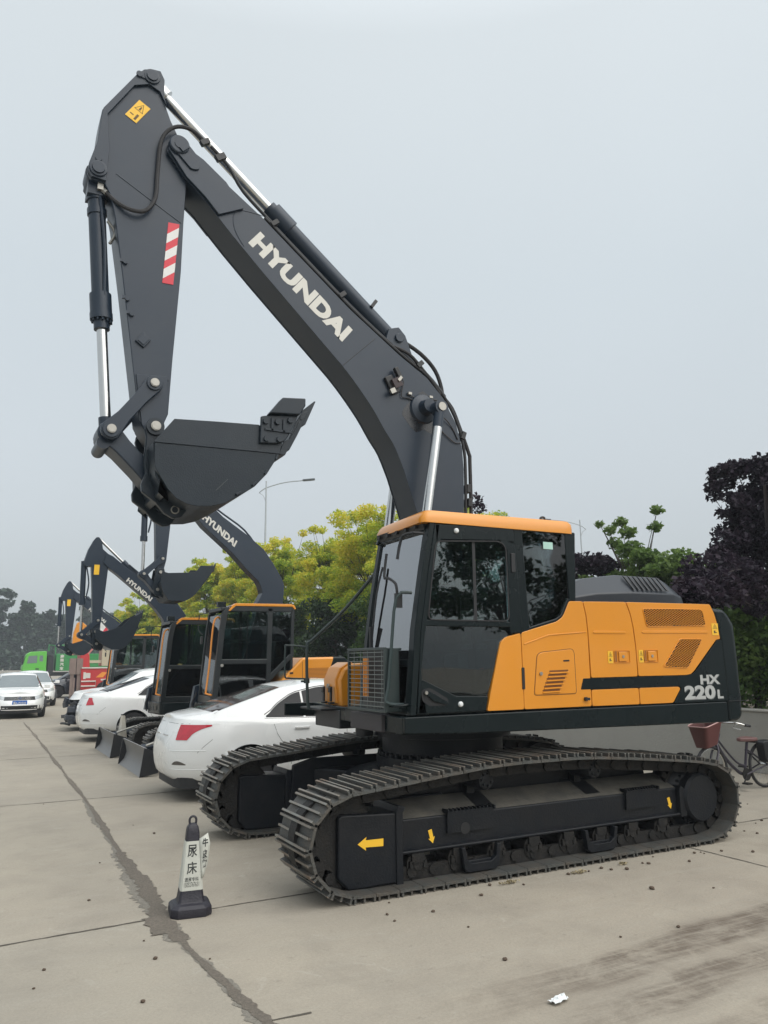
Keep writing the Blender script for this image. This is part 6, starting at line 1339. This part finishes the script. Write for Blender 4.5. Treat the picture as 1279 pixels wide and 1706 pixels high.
def quads(name,V,m,par):
    n=len(V)//4; me=bpy.data.meshes.new(name); me.vertices.add(len(V)); me.vertices.foreach_set('co',V.astype(np.float32).ravel())
    me.loops.add(n*4); me.loops.foreach_set('vertex_index',np.arange(n*4,dtype=np.int32)); me.polygons.add(n); me.polygons.foreach_set('loop_start',np.arange(0,n*4,4,dtype=np.int32))
    me.update(calc_edges=True); me.materials.append(m); o=bpy.data.objects.new(name,me); return link(o,par)
def tree(name,base,h,crowns,leaf,n,m,label,group,seed,tr=.11,sprays=60,spr=.45,limbs=7,z0=1.2,aspect=.5,droop=0,bark=None,extra=(),along=False):
    """crowns: (x,y,z, rx,ry,rz) lobes relative to the base"""
    r=random.Random(seed); E=empty(name,base,0,label,'tree',group); b=B()
    cx=sum(c[0] for c in crowns)/len(crowns); cy=sum(c[1] for c in crowns)/len(crowns)
    b.tube([(0,0,-.1),(cx*.15+r.uniform(-.1,.1),cy*.15,h*.2),(cx*.5+r.uniform(-.15,.15),cy*.5,h*.45),(cx*.9,cy*.9,h*.78)],tr,n=9,smooth=4,rad=[tr,tr*.25])
    b.build('trunk',bark or M_bark,E,smooth=60)
    cl=[]; wts=[c[3]*c[4]*c[5] for c in crowns]; tips=[]
    for _ in range(sprays):
        c=r.choices(crowns,wts)[0]; d=Vector((r.gauss(0,1),r.gauss(0,1),r.gauss(0,1))).normalized(); k=r.uniform(.45,1.0)
        p=(c[0]+d.x*c[3]*k,c[1]+d.y*c[4]*k,c[2]+d.z*c[5]*k); q=spr*r.uniform(.5,1.25); cl.append((p,(q,q,q*.62))); tips.append(Vector(p))
    for p,q in extra: cl.append((p,(q,q,q*.7))); tips.append(Vector(p))
    b=B(); used=r.sample(tips,min(limbs*3,len(tips)))+[Vector(p) for p,_ in extra]
    thin=.5 if along else 1
    for t in used:
        f=r.uniform(.25,.6); s=Vector((cx*f,cy*f,h*(.15+f*.6))); mid=s.lerp(t,.5)+Vector((0,0,.12*h*.3)); ra=tr*r.uniform(.16,.34)*thin
        if along:
            for q in (.35,.5,.62,.75,.88,1.0):
                p=s.lerp(mid,q*2) if q<.5 else mid.lerp(t,(q-.5)*2); cl.append((tuple(p+Vector((r.uniform(-.08,.08),r.uniform(-.08,.08),r.uniform(-.05,.1)))),(spr*.6,spr*.6,spr*.42)))
        b.tube([s,mid,t],ra,n=5,smooth=3,rad=[ra,.004])
    b.build('limbs',bark or M_bark,E,smooth=60)
    V=leafcloud(cl,leaf,n,seed,aspect=aspect,droop=droop); quads('crown',V,m,E); return E
L_yg=leafmat('leaf_yellow_green',[(.08,.16,.022),(.22,.35,.035),(.46,.54,.05),(.72,.64,.07),(.78,.64,.11)],.5,.5)
L_g=leafmat('leaf_mid_green',[(.020,.045,.015),(.040,.085,.022),(.075,.14,.030),(.12,.19,.045)],.35,.8)
L_dg=leafmat('leaf_dark_green',[(.012,.025,.010),(.022,.048,.016),(.04,.08,.022)],.3,.8)
L_pu=leafmat('leaf_purple',[(.012,.010,.016),(.022,.017,.026),(.035,.024,.036),(.040,.030,.034)],.25,1.2,.12)
L_far=leafmat('leaf_far_grey_green',[(.022,.045,.028),(.034,.062,.038),(.048,.080,.050)],.2,.15)
GY='yellow-green trees in a row behind the wall'
row=[(-9.2,-15.6,6.9),(-9.3,-19.5,7.5),(-9.4,-24.0,7.5),(-9.2,-29.5,7.8),(-9.6,-36.0,8.2),(-9.2,-43.0,8.3),(-8.6,-50.5,7.7),(-7.8,-58.0,7.1)]
LBL=['yellow-topped green tree immediately left of the large excavator cab','bushy yellow-green tree, second from the large cab, behind the mirror post','yellow-green tree rising behind the engine cover of the nearest small excavator','yellow-green tree beneath the curved street lamp','yellow-green tree framed by the raised boom of the nearest small excavator','yellow-green tree behind the bucket of the nearest small excavator','small-looking far tree behind the boom of the second small excavator','farthest tree of the row, low between the two distant booms']
for i,(x,y,h) in enumerate(row):
    d=math.hypot(4.25-x,6.8-y); lf=max(.10,d*.0042)
    tops=[(random.uniform(-1.2,1.2),random.uniform(-1.8,1.8),h-.9-.95+random.uniform(-.5,.25),1.1,1.4,.8) for _ in range(6)]
    tree('yellow_green_tree',(x,y,.8),h-.8,[(0,0,h*.52,1.9,2.8,h*.27)]+tops,lf,int(38000*(.14/lf)**1.1),L_yg,LBL[i],GY,40+i,.13,190,.40,12,aspect=.42,
         extra=[((random.uniform(-1,1),random.uniform(-1.8,1.8),h-.85+random.uniform(-.1,.15)),.28) for _ in range(5)])
for i,(x,y,h,w) in enumerate(((-8.3,-12.3,4.7,1.7),(-8.4,-16.8,4.3,2.0),(-8.4,-21.2,4.4,2.2),(-8.4,-26.5,4.2,2.4),(-8.4,-32.5,4.5,2.6),(-8.4,-39.5,4.6,2.8),(-8.3,-47,4.5,3.0),(-8.0,-55,4.6,3.2))):
    d=math.hypot(4.25-x,6.8-y); lf=max(.12,d*.0055); LB=['behind the large cab','behind the mirror post','behind the white sedan roof','under the street lamp','behind the nearest small cab','behind the second small cab','behind the farthest small cab','at the far end of the row']
    tree('evergreen_shrub',(x,y,.8),h-.8,[(0,0,1.4,1.0,w,1.5),(0,0,2.6,.9,w*.8,1.0)],lf,int(15000*(.15/lf)**.9),L_g if i%2 else L_dg,'dense dark green bush under the tree row, '+LB[i],'dense bushes under the tree row',80+i,.07,70,.55,6,aspect=.5)
# purple-leaved plums
GP='purple-leaved plum trees'
M_pb=mat('plum_bark',(.030,.022,.022),.8,0,.3,8)
tree('purple_plum_tree',(-7.7,-1.6,.8),4.6,[(.2,.65,3.05,1.0,1.25,.75),(.2,1.3,3.6,1.0,.8,.6),(1.2,.6,2.4,.8,.65,.48),(1.2,-.25,2.0,.45,.4,.28),(2.2,.7,2.02,.7,.42,.34),(3.2,1.3,1.86,.6,.4,.26),(.0,1.6,2.7,.9,.8,.7)],.088,46000,L_pu,'large dark purple plum tree, a bough drooping over the engine hood',GP,5,.10,115,.29,9,aspect=.58,droop=.3,along=True,bark=M_pb,
     extra=[((.2,-.55,4.22),.17),((.2,-.72,4.18),.16),((.2,-.88,4.10),.13),((.2,-.38,4.24),.17),((.2,-.15,4.22),.19),((.2,.08,4.16),.22),((.2,.3,4.05),.26),((.2,-1.0,4.0),.10),((3.7,1.55,1.74),.25),((4.0,1.75,1.70),.24),((4.2,1.8,1.72),.22),((2.7,.95,1.95),.3),((4.5,2.05,1.66),.2),((4.75,2.2,1.60),.17),((4.9,2.4,1.58),.15)])
tree('purple_plum_tree',(-8.0,-6.4,.8),3.8,[(0,0,2.65,.9,.95,.72)],.11,3800,L_pu,'small dark purple plum tree seen just right of the cab behind the air cleaner',GP,6,.06,26,.3,6,aspect=.55)
tree('purple_plum_tree',(-7.4,-9.4,.8),5.0,[(0,0,2.9,1.1,1.9,.9),(.9,1.0,4.1,.35,.4,.4),(1.3,-.9,3.9,.5,.5,.35)],.12,7000,L_pu,'purple plum tree mostly hidden by the large cab, leafy tips showing beside the boom',GP,8,.08,40,.33,8,aspect=.55,extra=[((1.15,1.25,4.75),.18),((1.2,1.35,4.5),.22),((1.75,-1.15,4.35),.15)])
tree('purple_plum_tree',(-7.9,-13.6,.8),4.4,[(0,.3,2.5,.9,1.5,1.0),(0,0,3.3,.8,1.3,.7)],.12,8500,L_pu,'dusky purple plum tree directly left of the cab windscreen below the yellow foliage',GP,9,.08,44,.36,8,aspect=.5)
L_gg=leafmat('leaf_fresh_green',[(.05,.10,.025),(.095,.165,.04),(.15,.23,.06),(.21,.29,.09)],.45,.9)
# unseen trees added across the lane, to give the cab glass reflections
GR='unseen trees added to reflect in the cab glass'
for i,(x,y,h,w) in enumerate(((-16,17,6.5,2.6),(-11,16,7.2,2.8),(-6.5,17,6.4,2.4),(-21,15,6.8,2.8))):
    tree('added_lane_tree',(x,y,0),h,[(0,0,h*.6,w,w,h*.32)],.22,3800,L_dg,['round unseen tree added to reflect in the rear quarter window','tall unseen tree added to reflect in the door glass','unseen tree added to reflect at the front edge of the door glass','unseen tree added to reflect in the far small cabs'][i],GR,60+i,.14,60,.6,8,aspect=.6)
GG='loose green trees behind the engine hood'
tree('green_tree',(-8.3,-5.3,.8),4.1,[(0,.0,2.75,.8,.75,.6),(.3,1.1,2.35,.8,.9,.75),(.2,-.9,2.2,.7,.6,.6),(.2,.35,3.2,.4,.45,.3)],.105,15000,L_gg,'loose green tree with thin leafy shoots above the engine hood',GG,11,.07,40,.3,9,aspect=.6,
     extra=[((.1,-.55,3.75),.16),((.0,-.5,3.45),.2),((.2,-.1,3.85),.17),((.2,.1,3.6),.2),((.15,.9,3.95),.15),((.2,.85,3.6),.16),((.05,-.9,3.95),.12)])
tree('green_tree',(-7.2,-1.75,.8),3.2,[(0,0,1.45,.5,.55,1.0),(.0,.7,1.3,.5,.7,1.0),(.1,-.1,.8,.45,.6,.7)],.095,16000,L_gg,'dense green tree at the right edge beneath the purple foliage',GG,12,.09,60,.38,9,aspect=.6)
tree('green_tree',(-8.3,-3.6,.8),3.5,[(0,0,1.7,.8,1.3,1.0),(.3,.3,2.75,.5,.95,.5),(1.0,.6,2.0,.4,.7,.5)],.105,15000,L_gg,'dark green tree behind the counterweight',GG,13,.08,40,.4,7,aspect=.6)
tree('green_tree',(-13.5,.5,.8),3.4,[(0,0,1.7,1.2,2.2,1.2)],.17,7000,L_g,'green tree far behind the counterweight beyond the fence',GG,14,.08,40,.45,7,aspect=.6)
tree('green_tree',(-13.8,-5.5,.8),3.3,[(0,0,1.7,1.2,2.4,1.1)],.17,7000,L_g,'green tree far behind the engine hood beyond the fence',GG,15,.08,40,.45,7,aspect=.6)
# tall trees far away
GF='tall grey-green trees far away at the left'
for i,(x,y,h,w,lb) in enumerate(((-.3,-160,17.3,4.2,'tallest, at the left edge'),(3.8,-158,16.5,4.0,'cut by the left edge of the picture'),(-4.6,-157,14.6,3.0,'second from the left edge'),(-7.6,-156,13.2,2.6,'third from the left edge, with a narrow top'),(-10.6,-155,11.4,2.0,'lower one behind the green truck bed'),(-16.3,-152,13.6,2.6,'behind the arm of the farthest small excavator'),(-19.6,-150,12.4,2.4,'just right of the arm of the farthest small excavator'),(-24,-149,9.5,3.0,'behind the boom of the second small excavator'),(-31,-146,9.0,4.0,'behind the cabs of the small excavators'))):
    k=[(0,0,h*.42,w,w,h*.40)]+[(random.uniform(-w,w)*.5,0,h*(.62+.10*j),w*.62,w*.6,h*.12) for j in range(3)]+[(0,0,h*.90,w*.35,w*.35,h*.08)]
    tree('tall_tree',(x,y,0),h,k,.70,9500,L_far,'tall grey-green tree far away, '+lb,GF,100+i,.3,130,1.0,10,aspect=.6)
GH='dark undergrowth along the foot of the far trees'
V=leafcloud([((x,-150+random.uniform(-2,2),1.6+random.uniform(0,2)),(3.2,2,2.6)) for x in range(-60,60,3)],.8,16000,77,aspect=.6); o=quads('far_undergrowth',V,L_far,None); tag(o,'continuous dark undergrowth at the foot of the far trees','undergrowth',None,'stuff')
# ================================================================ cone with the written sleeve
CN=empty('traffic_cone',(2.76,1.06,0),math.radians(-8),'dark square road cone with a white printed sleeve, standing on the joint in the foreground','traffic cone','road cones'); CN.scale=(.885,.885,.875)
M_con=mat('faded_purple_rubber',(.013,.012,.020),.5,0,.3,10,.2,60,dust=.25,dustcol=(.05,.048,.055)); M_slv=mat('dirty_white_sleeve',(.50,.51,.46),.55,0,.08,6,.15,30,dust=.35,dustcol=(.34,.32,.26)); M_ink=mat('black_ink',(.025,.028,.028),.6)
def sq(h,c): return [(h,h-c),(h-c,h),(-h+c,h),(-h,h-c),(-h,-h+c),(-h+c,-h),(h-c,-h),(h,-h+c)]
def stack(lv): 
    vs=[];
    for h,c,z in lv: vs+=[(x,y,z) for x,y in sq(h,c)]
    return vs,[(i*8+j,i*8+(j+1)%8,(i+1)*8+(j+1)%8,(i+1)*8+j) for i in range(len(lv)-1) for j in range(8)]+[tuple(range(8)),tuple(range(len(vs)-1,len(vs)-9,-1))]
vs,fs=stack([(.155,.05,0),(.158,.05,.02),(.155,.05,.065),(.135,.045,.085),(.105,.02,.095),(.098,.018,.11),(.084,.015,.20),(.052,.012,.575),(.050,.012,.61),(.044,.012,.645),(.028,.008,.672)])
obj('cone_body',vs,fs,M_con,CN,smooth=25,bevel=.005)
b=B(); b.tube([(-.022,0,.655),(-.026,0,.70),(-.012,0,.722),(.012,0,.722),(.026,0,.70),(.022,0,.655)],.009,smooth=3); b.build('loop_handle',M_con,CN)
hw_=lambda z:.084+(.052-.084)*(z-.20)/(.575-.20)+.0025
vs,fs=stack([(hw_(.185),.014,.185),(hw_(.3),.013,.30),(hw_(.42),.012,.42),(hw_(.545),.011,.545)]); sl_=obj('sleeve',vs,fs,M_slv,CN,smooth=25)
nrm=lambda z,x:(x,hw_(z)+.0012,z)
def ontext(s,x0,x1,z0,z1,bold=.01,par=sl_,name='sleeve_lettering'):
    v,f=textpts(s,bold)
    if not len(v): return
    mn=v.min(0);mx=v.max(0); vs=[]
    for a in v:
        fx=(a[0]-mn[0])/(mx[0]-mn[0]); fz=(a[1]-mn[1])/(mx[1]-mn[1]); z=z0+(z1-z0)*fz; x=x0+(x1-x0)*fx; vs.append((x,hw_(z)+.0012,z))
    obj(name,vs,f,M_ink,par,smooth=0)
# the reader faces +y, so the text runs towards -x
ontext('尿',.040,-.034,.430,.520,.014); ontext('床',.042,-.036,.305,.395,.014)
ontext('遗尿专科',.056,-.050,.250,.282,.008); ontext('15032767631',.060,-.054,.212,.246,.0)
# loose flap peeling off the right side
fl=[(-hw_(.55),.02,.553),(-.075,.045,.575),(-.098,.05,.53),(-.094,.05,.46),(-.090,.045,.40),(-.074,.04,.36),(-.066,.03,.30),(-hw_(.30),.02,.27)]
vs=fl+[(x,y-.002,z) for x,y,z in fl]; n=len(fl)
vs=[]; rows=[(.560,.600,-.115),(.50,.52,-.135),(.44,.44,-.128),(.38,.37,-.118),(.32,.31,-.100),(.27,.27,-.088)]
for z0_,z1_,x1 in rows:
    x0=-hw_(z0_)+.008; vs+=[(x0,hw_(z0_)+.002,z0_),((x0+x1)/2,hw_(z0_)+.006,(z0_+z1_)/2),(x1,hw_(z0_)-.004,z1_)]
fs=[(3*i+j,3*i+j+1,3*i+j+4,3*i+j+3) for i in range(len(rows)-1) for j in range(2)]
fo=obj('peeling_flap',vs,fs,M_slv,CN,smooth=40); so_=fo.modifiers.new('thickness','SOLIDIFY'); so_.thickness=.002
for s,za,zb_,xa,xb in (('牛',.495,.560,-.072,-.118),('皮癣',.345,.475,-.076,-.112)):
    v,f=textpts('\n'.join(s) if len(s)>1 else s,.03); mn=v.min(0);mx=v.max(0); V2=[]
    for a in v:
        fx=(a[0]-mn[0])/(mx[0]-mn[0]); fz=(a[1]-mn[1])/(mx[1]-mn[1]); z=za+(zb_-za)*fz; V2.append((xa+(xb-xa)*fx,hw_(z)+.0095-.006*abs(fx-.2),z+.006*fx))
    obj('sleeve_lettering',V2,f,M_ink,fo,smooth=0)
# stained white cone behind the second blade
C2=empty('traffic_cone',(1.50,-9.42,0),.2,'stained off-white cone standing behind the blade of the second small excavator','traffic cone','road cones')
vs,fs=stack([(.16,.05,0),(.16,.05,.04),(.10,.02,.06),(.035,.01,.70),(.025,.008,.72)]); obj('cone_body',vs,fs,mat('stained_white',(.52,.50,.44),.6,0,.1,5,dust=.6,dustcol=(.40,.26,.12)),C2,smooth=25)
b=B(); b.box((0,0,.725),(.06,.06,.02)); b.build('cone_cap',M_black,C2)
# ================================================================ bicycle against the wall side
BI=empty('bicycle',(-4.78,-.35,0),0,'old bicycle with a dark red front basket and brown saddle behind the excavator track','bicycle')
M_bf=mat('bicycle_frame',(.05,.045,.06),.35,.3,.2)
def wheel(x,nm):
    b=B(); R=.28; 
    b.tube([(x+R*math.cos(a),0,R+.02+R*math.sin(a)) for a in [2*PI*i/28 for i in range(29)]],.020,n=8,smooth=0); w=b.build(nm,M_rub,BI)
    b=B(); b.tube([(x+R*.92*math.cos(a),0,R+.02+R*.92*math.sin(a)) for a in [2*PI*i/28 for i in range(29)]],.008,n=6,smooth=0)
    for i in range(18):
        a=2*PI*i/18; b.cyl((x,.02*(-1)**i,R+.02),(x+R*.9*math.cos(a),0,R+.02+R*.9*math.sin(a)),.0016,n=4)
    b.cyl((x,-.05,R+.02),(x,.05,R+.02),.02); b.build('spokes',M_chrome,w)
wheel(.50,'front_wheel'); wheel(-.52,'rear_wheel')
b=B(); b.tube([(.50,.05,.30),(.40,.05,.52),(.36,0,.60),(.30,0,.74)],.014,smooth=0); b.tube([(.50,-.05,.30),(.40,-.05,.52),(.36,0,.60)],.014,smooth=0)
b.tube([(.36,0,.60),(.22,0,.42),(.0,0,.24),(-.12,0,.20)],.022,smooth=4); b.tube([(.34,0,.66),(.14,0,.46),(-.02,0,.34),(-.16,0,.30)],.014,smooth=4)
b.tube([(-.12,0,.18),(-.22,0,.60)],.018,smooth=0)
for s in (1,-1): b.tube([(-.52,s*.06,.30),(-.12,s*.03,.20)],.011,smooth=0); b.tube([(-.52,s*.06,.30),(-.20,s*.02,.50)],.011,smooth=0)
b.build('frame',M_bf,BI)
b=B(); b.tube([(.30,0,.74),(.29,0,.88)],.014,smooth=0); b.tube([(.14,.28,.85),(.24,.24,.88),(.29,.08,.88),(.29,-.08,.88),(.24,-.24,.88),(.14,-.28,.85)],.011); b.build('handlebar',M_chrome,BI)
b=B(); b.tube([(.15,.28,.853),(.06,.29,.84)],.018,smooth=0); b.tube([(.15,-.28,.853),(.06,-.29,.84)],.018,smooth=0); b.build('grips',M_rub,BI)
b=B(); b.tube([(.24,.25,.87),(.28,.20,.83),(.22,.27,.80)],.005); b.build('brake_lever',M_chrome,BI)
# wicker-less plastic basket : open tapered box
def openbox(x,z,w0,w1,d0,d1,h,t,m,par,name,tilt=0):
    o=[];
    for (w,d,zz) in ((w0,d0,z),(w1,d1,z+h)): o+=[(x+a[0],a[1],zz+tilt*a[0]) for a in roundpoly([(w/2,d/2),(-w/2,d/2),(-w/2,-d/2),(w/2,-d/2)],.05)]
    i_=[];
    for (w,d,zz) in ((w1-2*t,d1-2*t,z+h),(w0-2*t,d0-2*t,z+t)): i_+=[(x+a[0],a[1],zz+tilt*a[0]) for a in roundpoly([(w/2,d/2),(-w/2,d/2),(-w/2,-d/2),(w/2,-d/2)],.05)]
    V=o+i_; n=len(o)//2; F=[(k*n+j,k*n+(j+1)%n,(k+1)*n+(j+1)%n,(k+1)*n+j) for k in range(3) for j in range(n)]+[tuple(range(n)),tuple(range(4*n-1,3*n-1,-1))]
    bo=obj(name,V,F,m,par,smooth=40); return bo,o[n:]
bk_,rim=openbox(.55,.60,.22,.34,.20,.30,.28,.012,mat('dark_red_basket',(.10,.032,.030),.5,0,.15),BI,'basket',-.25)
b=B(); b.tube(rim+[rim[0]],.008,n=6,smooth=0); b.build('basket_rim',mat('pink_rim',(.50,.30,.28),.5),bk_)
b=B(); b.prismz(roundpoly([(-.05,.03),(-.05,-.03),(-.22,-.10),(-.33,-.10),(-.33,.10),(-.22,.10)],.03),.615,.665); b.build('saddle',mat('brown_saddle',(.14,.07,.065),.5,0,.15),BI,bevel=.018)
b=B(); b.tube([(-.13,.04,.20),(-.03,.05,.10)],.009,smooth=0); b.box((-.03,.10,.10),(.09,.09,.02)); b.tube([(-.13,-.04,.20),(-.23,-.05,.28)],.009,smooth=0); b.box((-.23,-.10,.28),(.09,.09,.02)); b.lathe([(.08,.03),(.08,.036),(0,.036)],(-.12,0,.20)); b.build('pedals',M_chain,BI)
b=B(); b.box((-.48,0,.60),(.36,.14,.02)); b.tube([(-.52,.07,.32),(-.60,.07,.60)],.007,smooth=0); b.tube([(-.52,-.07,.32),(-.60,-.07,.60)],.007,smooth=0); b.build('rear_rack',M_chain,BI)
b=B(); b.prism(roundpoly([(-.34,.62),(-.66,.62),(-.64,.36),(-.38,.34)],.05),.03,.16); b.build('pannier',M_black,BI,bevel=.02)
# ================================================================ litter and clods
TI=B(); r=random.Random(5); n=9; vs=[]
for i in range(n):
    for j in range(6):
        vs.append(((i/(n-1)-.5)*.115+r.uniform(-.004,.004),(j/5-.5)*.062*(1-.25*abs(i/(n-1)-.5))+r.uniform(-.005,.005),.008+.020*r.random()*(1-abs(j/5-.5))))
fs=[(i*6+j,i*6+j+1,(i+1)*6+j+1,(i+1)*6+j) for i in range(n-1) for j in range(5)]
o=obj('tissue',vs,fs,mat('white_paper',(.72,.74,.74),.8,0,.05),None,smooth=0); o.location=(1.48,3.42,.0); o.rotation_euler=(0,0,.25); so_=o.modifiers.new('thickness','SOLIDIFY'); so_.thickness=.002; tag(o,'crumpled white tissue lying on the concrete in front of the excavator','litter')
o=obj('green_wrapper',[(0,0,.0),(.06,.01,.012),(.07,.05,.004),(.03,.07,.02),(-.005,.045,.008)],[(0,1,2,3,4)],mat('green_foil',(.10,.42,.06),.3,0,.3,20),None,smooth=0); o.location=(.90,1.30,.035); so_=o.modifiers.new('thickness','SOLIDIFY'); so_.thickness=.002; tag(o,'small crumpled bright green wrapper lying on the lower track shoes','litter')
o=None
def clod(x,y,s,seed,m,label,group):
    r=random.Random(seed); bm=bmesh.new(); bmesh.ops.create_icosphere(bm,subdivisions=2,radius=1)
    for v in bm.verts: v.co*=r.uniform(.75,1.15); v.co.z*=.65; v.co.x*=1.1
    me=bpy.data.meshes.new('earth_clod'); bm.to_mesh(me); bm.free(); me.materials.append(m); o=bpy.data.objects.new('earth_clod',me); COL.objects.link(o); o.scale=(s,s,s); o.location=(x,y,s*.5); o.rotation_euler=(0,0,r.uniform(0,6)); return tag(o,label,'clod',group)
M_cl=mat('dry_mud',(.085,.060,.042),.95,0,.3,30)
pos=[(-1.85,1.72),(-1.31,1.83),(-.42,2.25),(-.67,1.75),(.08,2.94),(.53,2.89),(3.3,-4.08),(2.56,-2.19),(2.45,-1.65),(3.11,-.69),(3.34,.42),(3.74,1.68),(3.81,1.93),(3.15,1.82),(3.15,1.48),(3.33,2.39),(2.87,1.98),(-2.73,1.28),(-3.16,1.09),(-4.03,.33),(-2.06,1.88),(-1.58,1.65),(-.84,2.46),(1.38,2.84),(1.25,2.27),(1.61,1.93)]
r=random.Random(11)
pos+=[(-2.6-r.random()*1.6,.2+r.random()*1.5) for _ in range(14)]+[(r.uniform(-1.9,1.6),1.56+abs(r.gauss(0,.12))) for _ in range(16)]
for i,(x,y) in enumerate(pos): clod(x,y,r.uniform(.006,.016) if i>4 else r.uniform(.012,.02),i,M_cl,'small brown clod of dried mud lying loose on the concrete','scattered mud clods')
M_lf=mat('dead_leaf_scraps',(.30,.25,.15),.9,0,.3,30)
V=leafcloud([((.42,1.60,.012),(.10,.035,.01)),((-.25,1.64,.01),(.08,.03,.01)),((-.75,1.62,.01),(.05,.03,.008))],.022,170,4,aspect=.6); V[:,2]=np.abs(V[:,2])+.002; o=quads('leaf_scraps',V,M_lf,None); tag(o,'scraps of dry leaves along the outer edge of the track','leaf scraps',None,'stuff')
# ================================================================ summer haze in the air
hz=B(); hz.box((-20,-76,9.5),(160,200,21.0)); hz=hz.build('haze',None,None,smooth=0)
hm=bpy.data.materials.new('haze'); hm.use_nodes=True; hn=hm.node_tree; hn.nodes.remove(hn.nodes['Principled BSDF']); pv=hn.nodes.new('ShaderNodeVolumePrincipled'); pv.inputs['Color'].default_value=(.82,.88,.94,1); pv.inputs['Density'].default_value=.0012
hn.links.new(pv.outputs[0],hn.nodes['Material Output'].inputs['Volume']); hz.data.materials.append(hm); hz['kind']='stuff'; hz['label']='thin pale summer haze in the air'
hz.scale=(1,1,1)
# ================================================================ depth check: thing > part > sub-part
def depth(o):
    k=0
    while o.parent: o=o.parent; k+=1
    return k
bpy.context.view_layer.update()
for o in list(bpy.data.objects):
    while depth(o)>2: o.parent=o.parent.parent
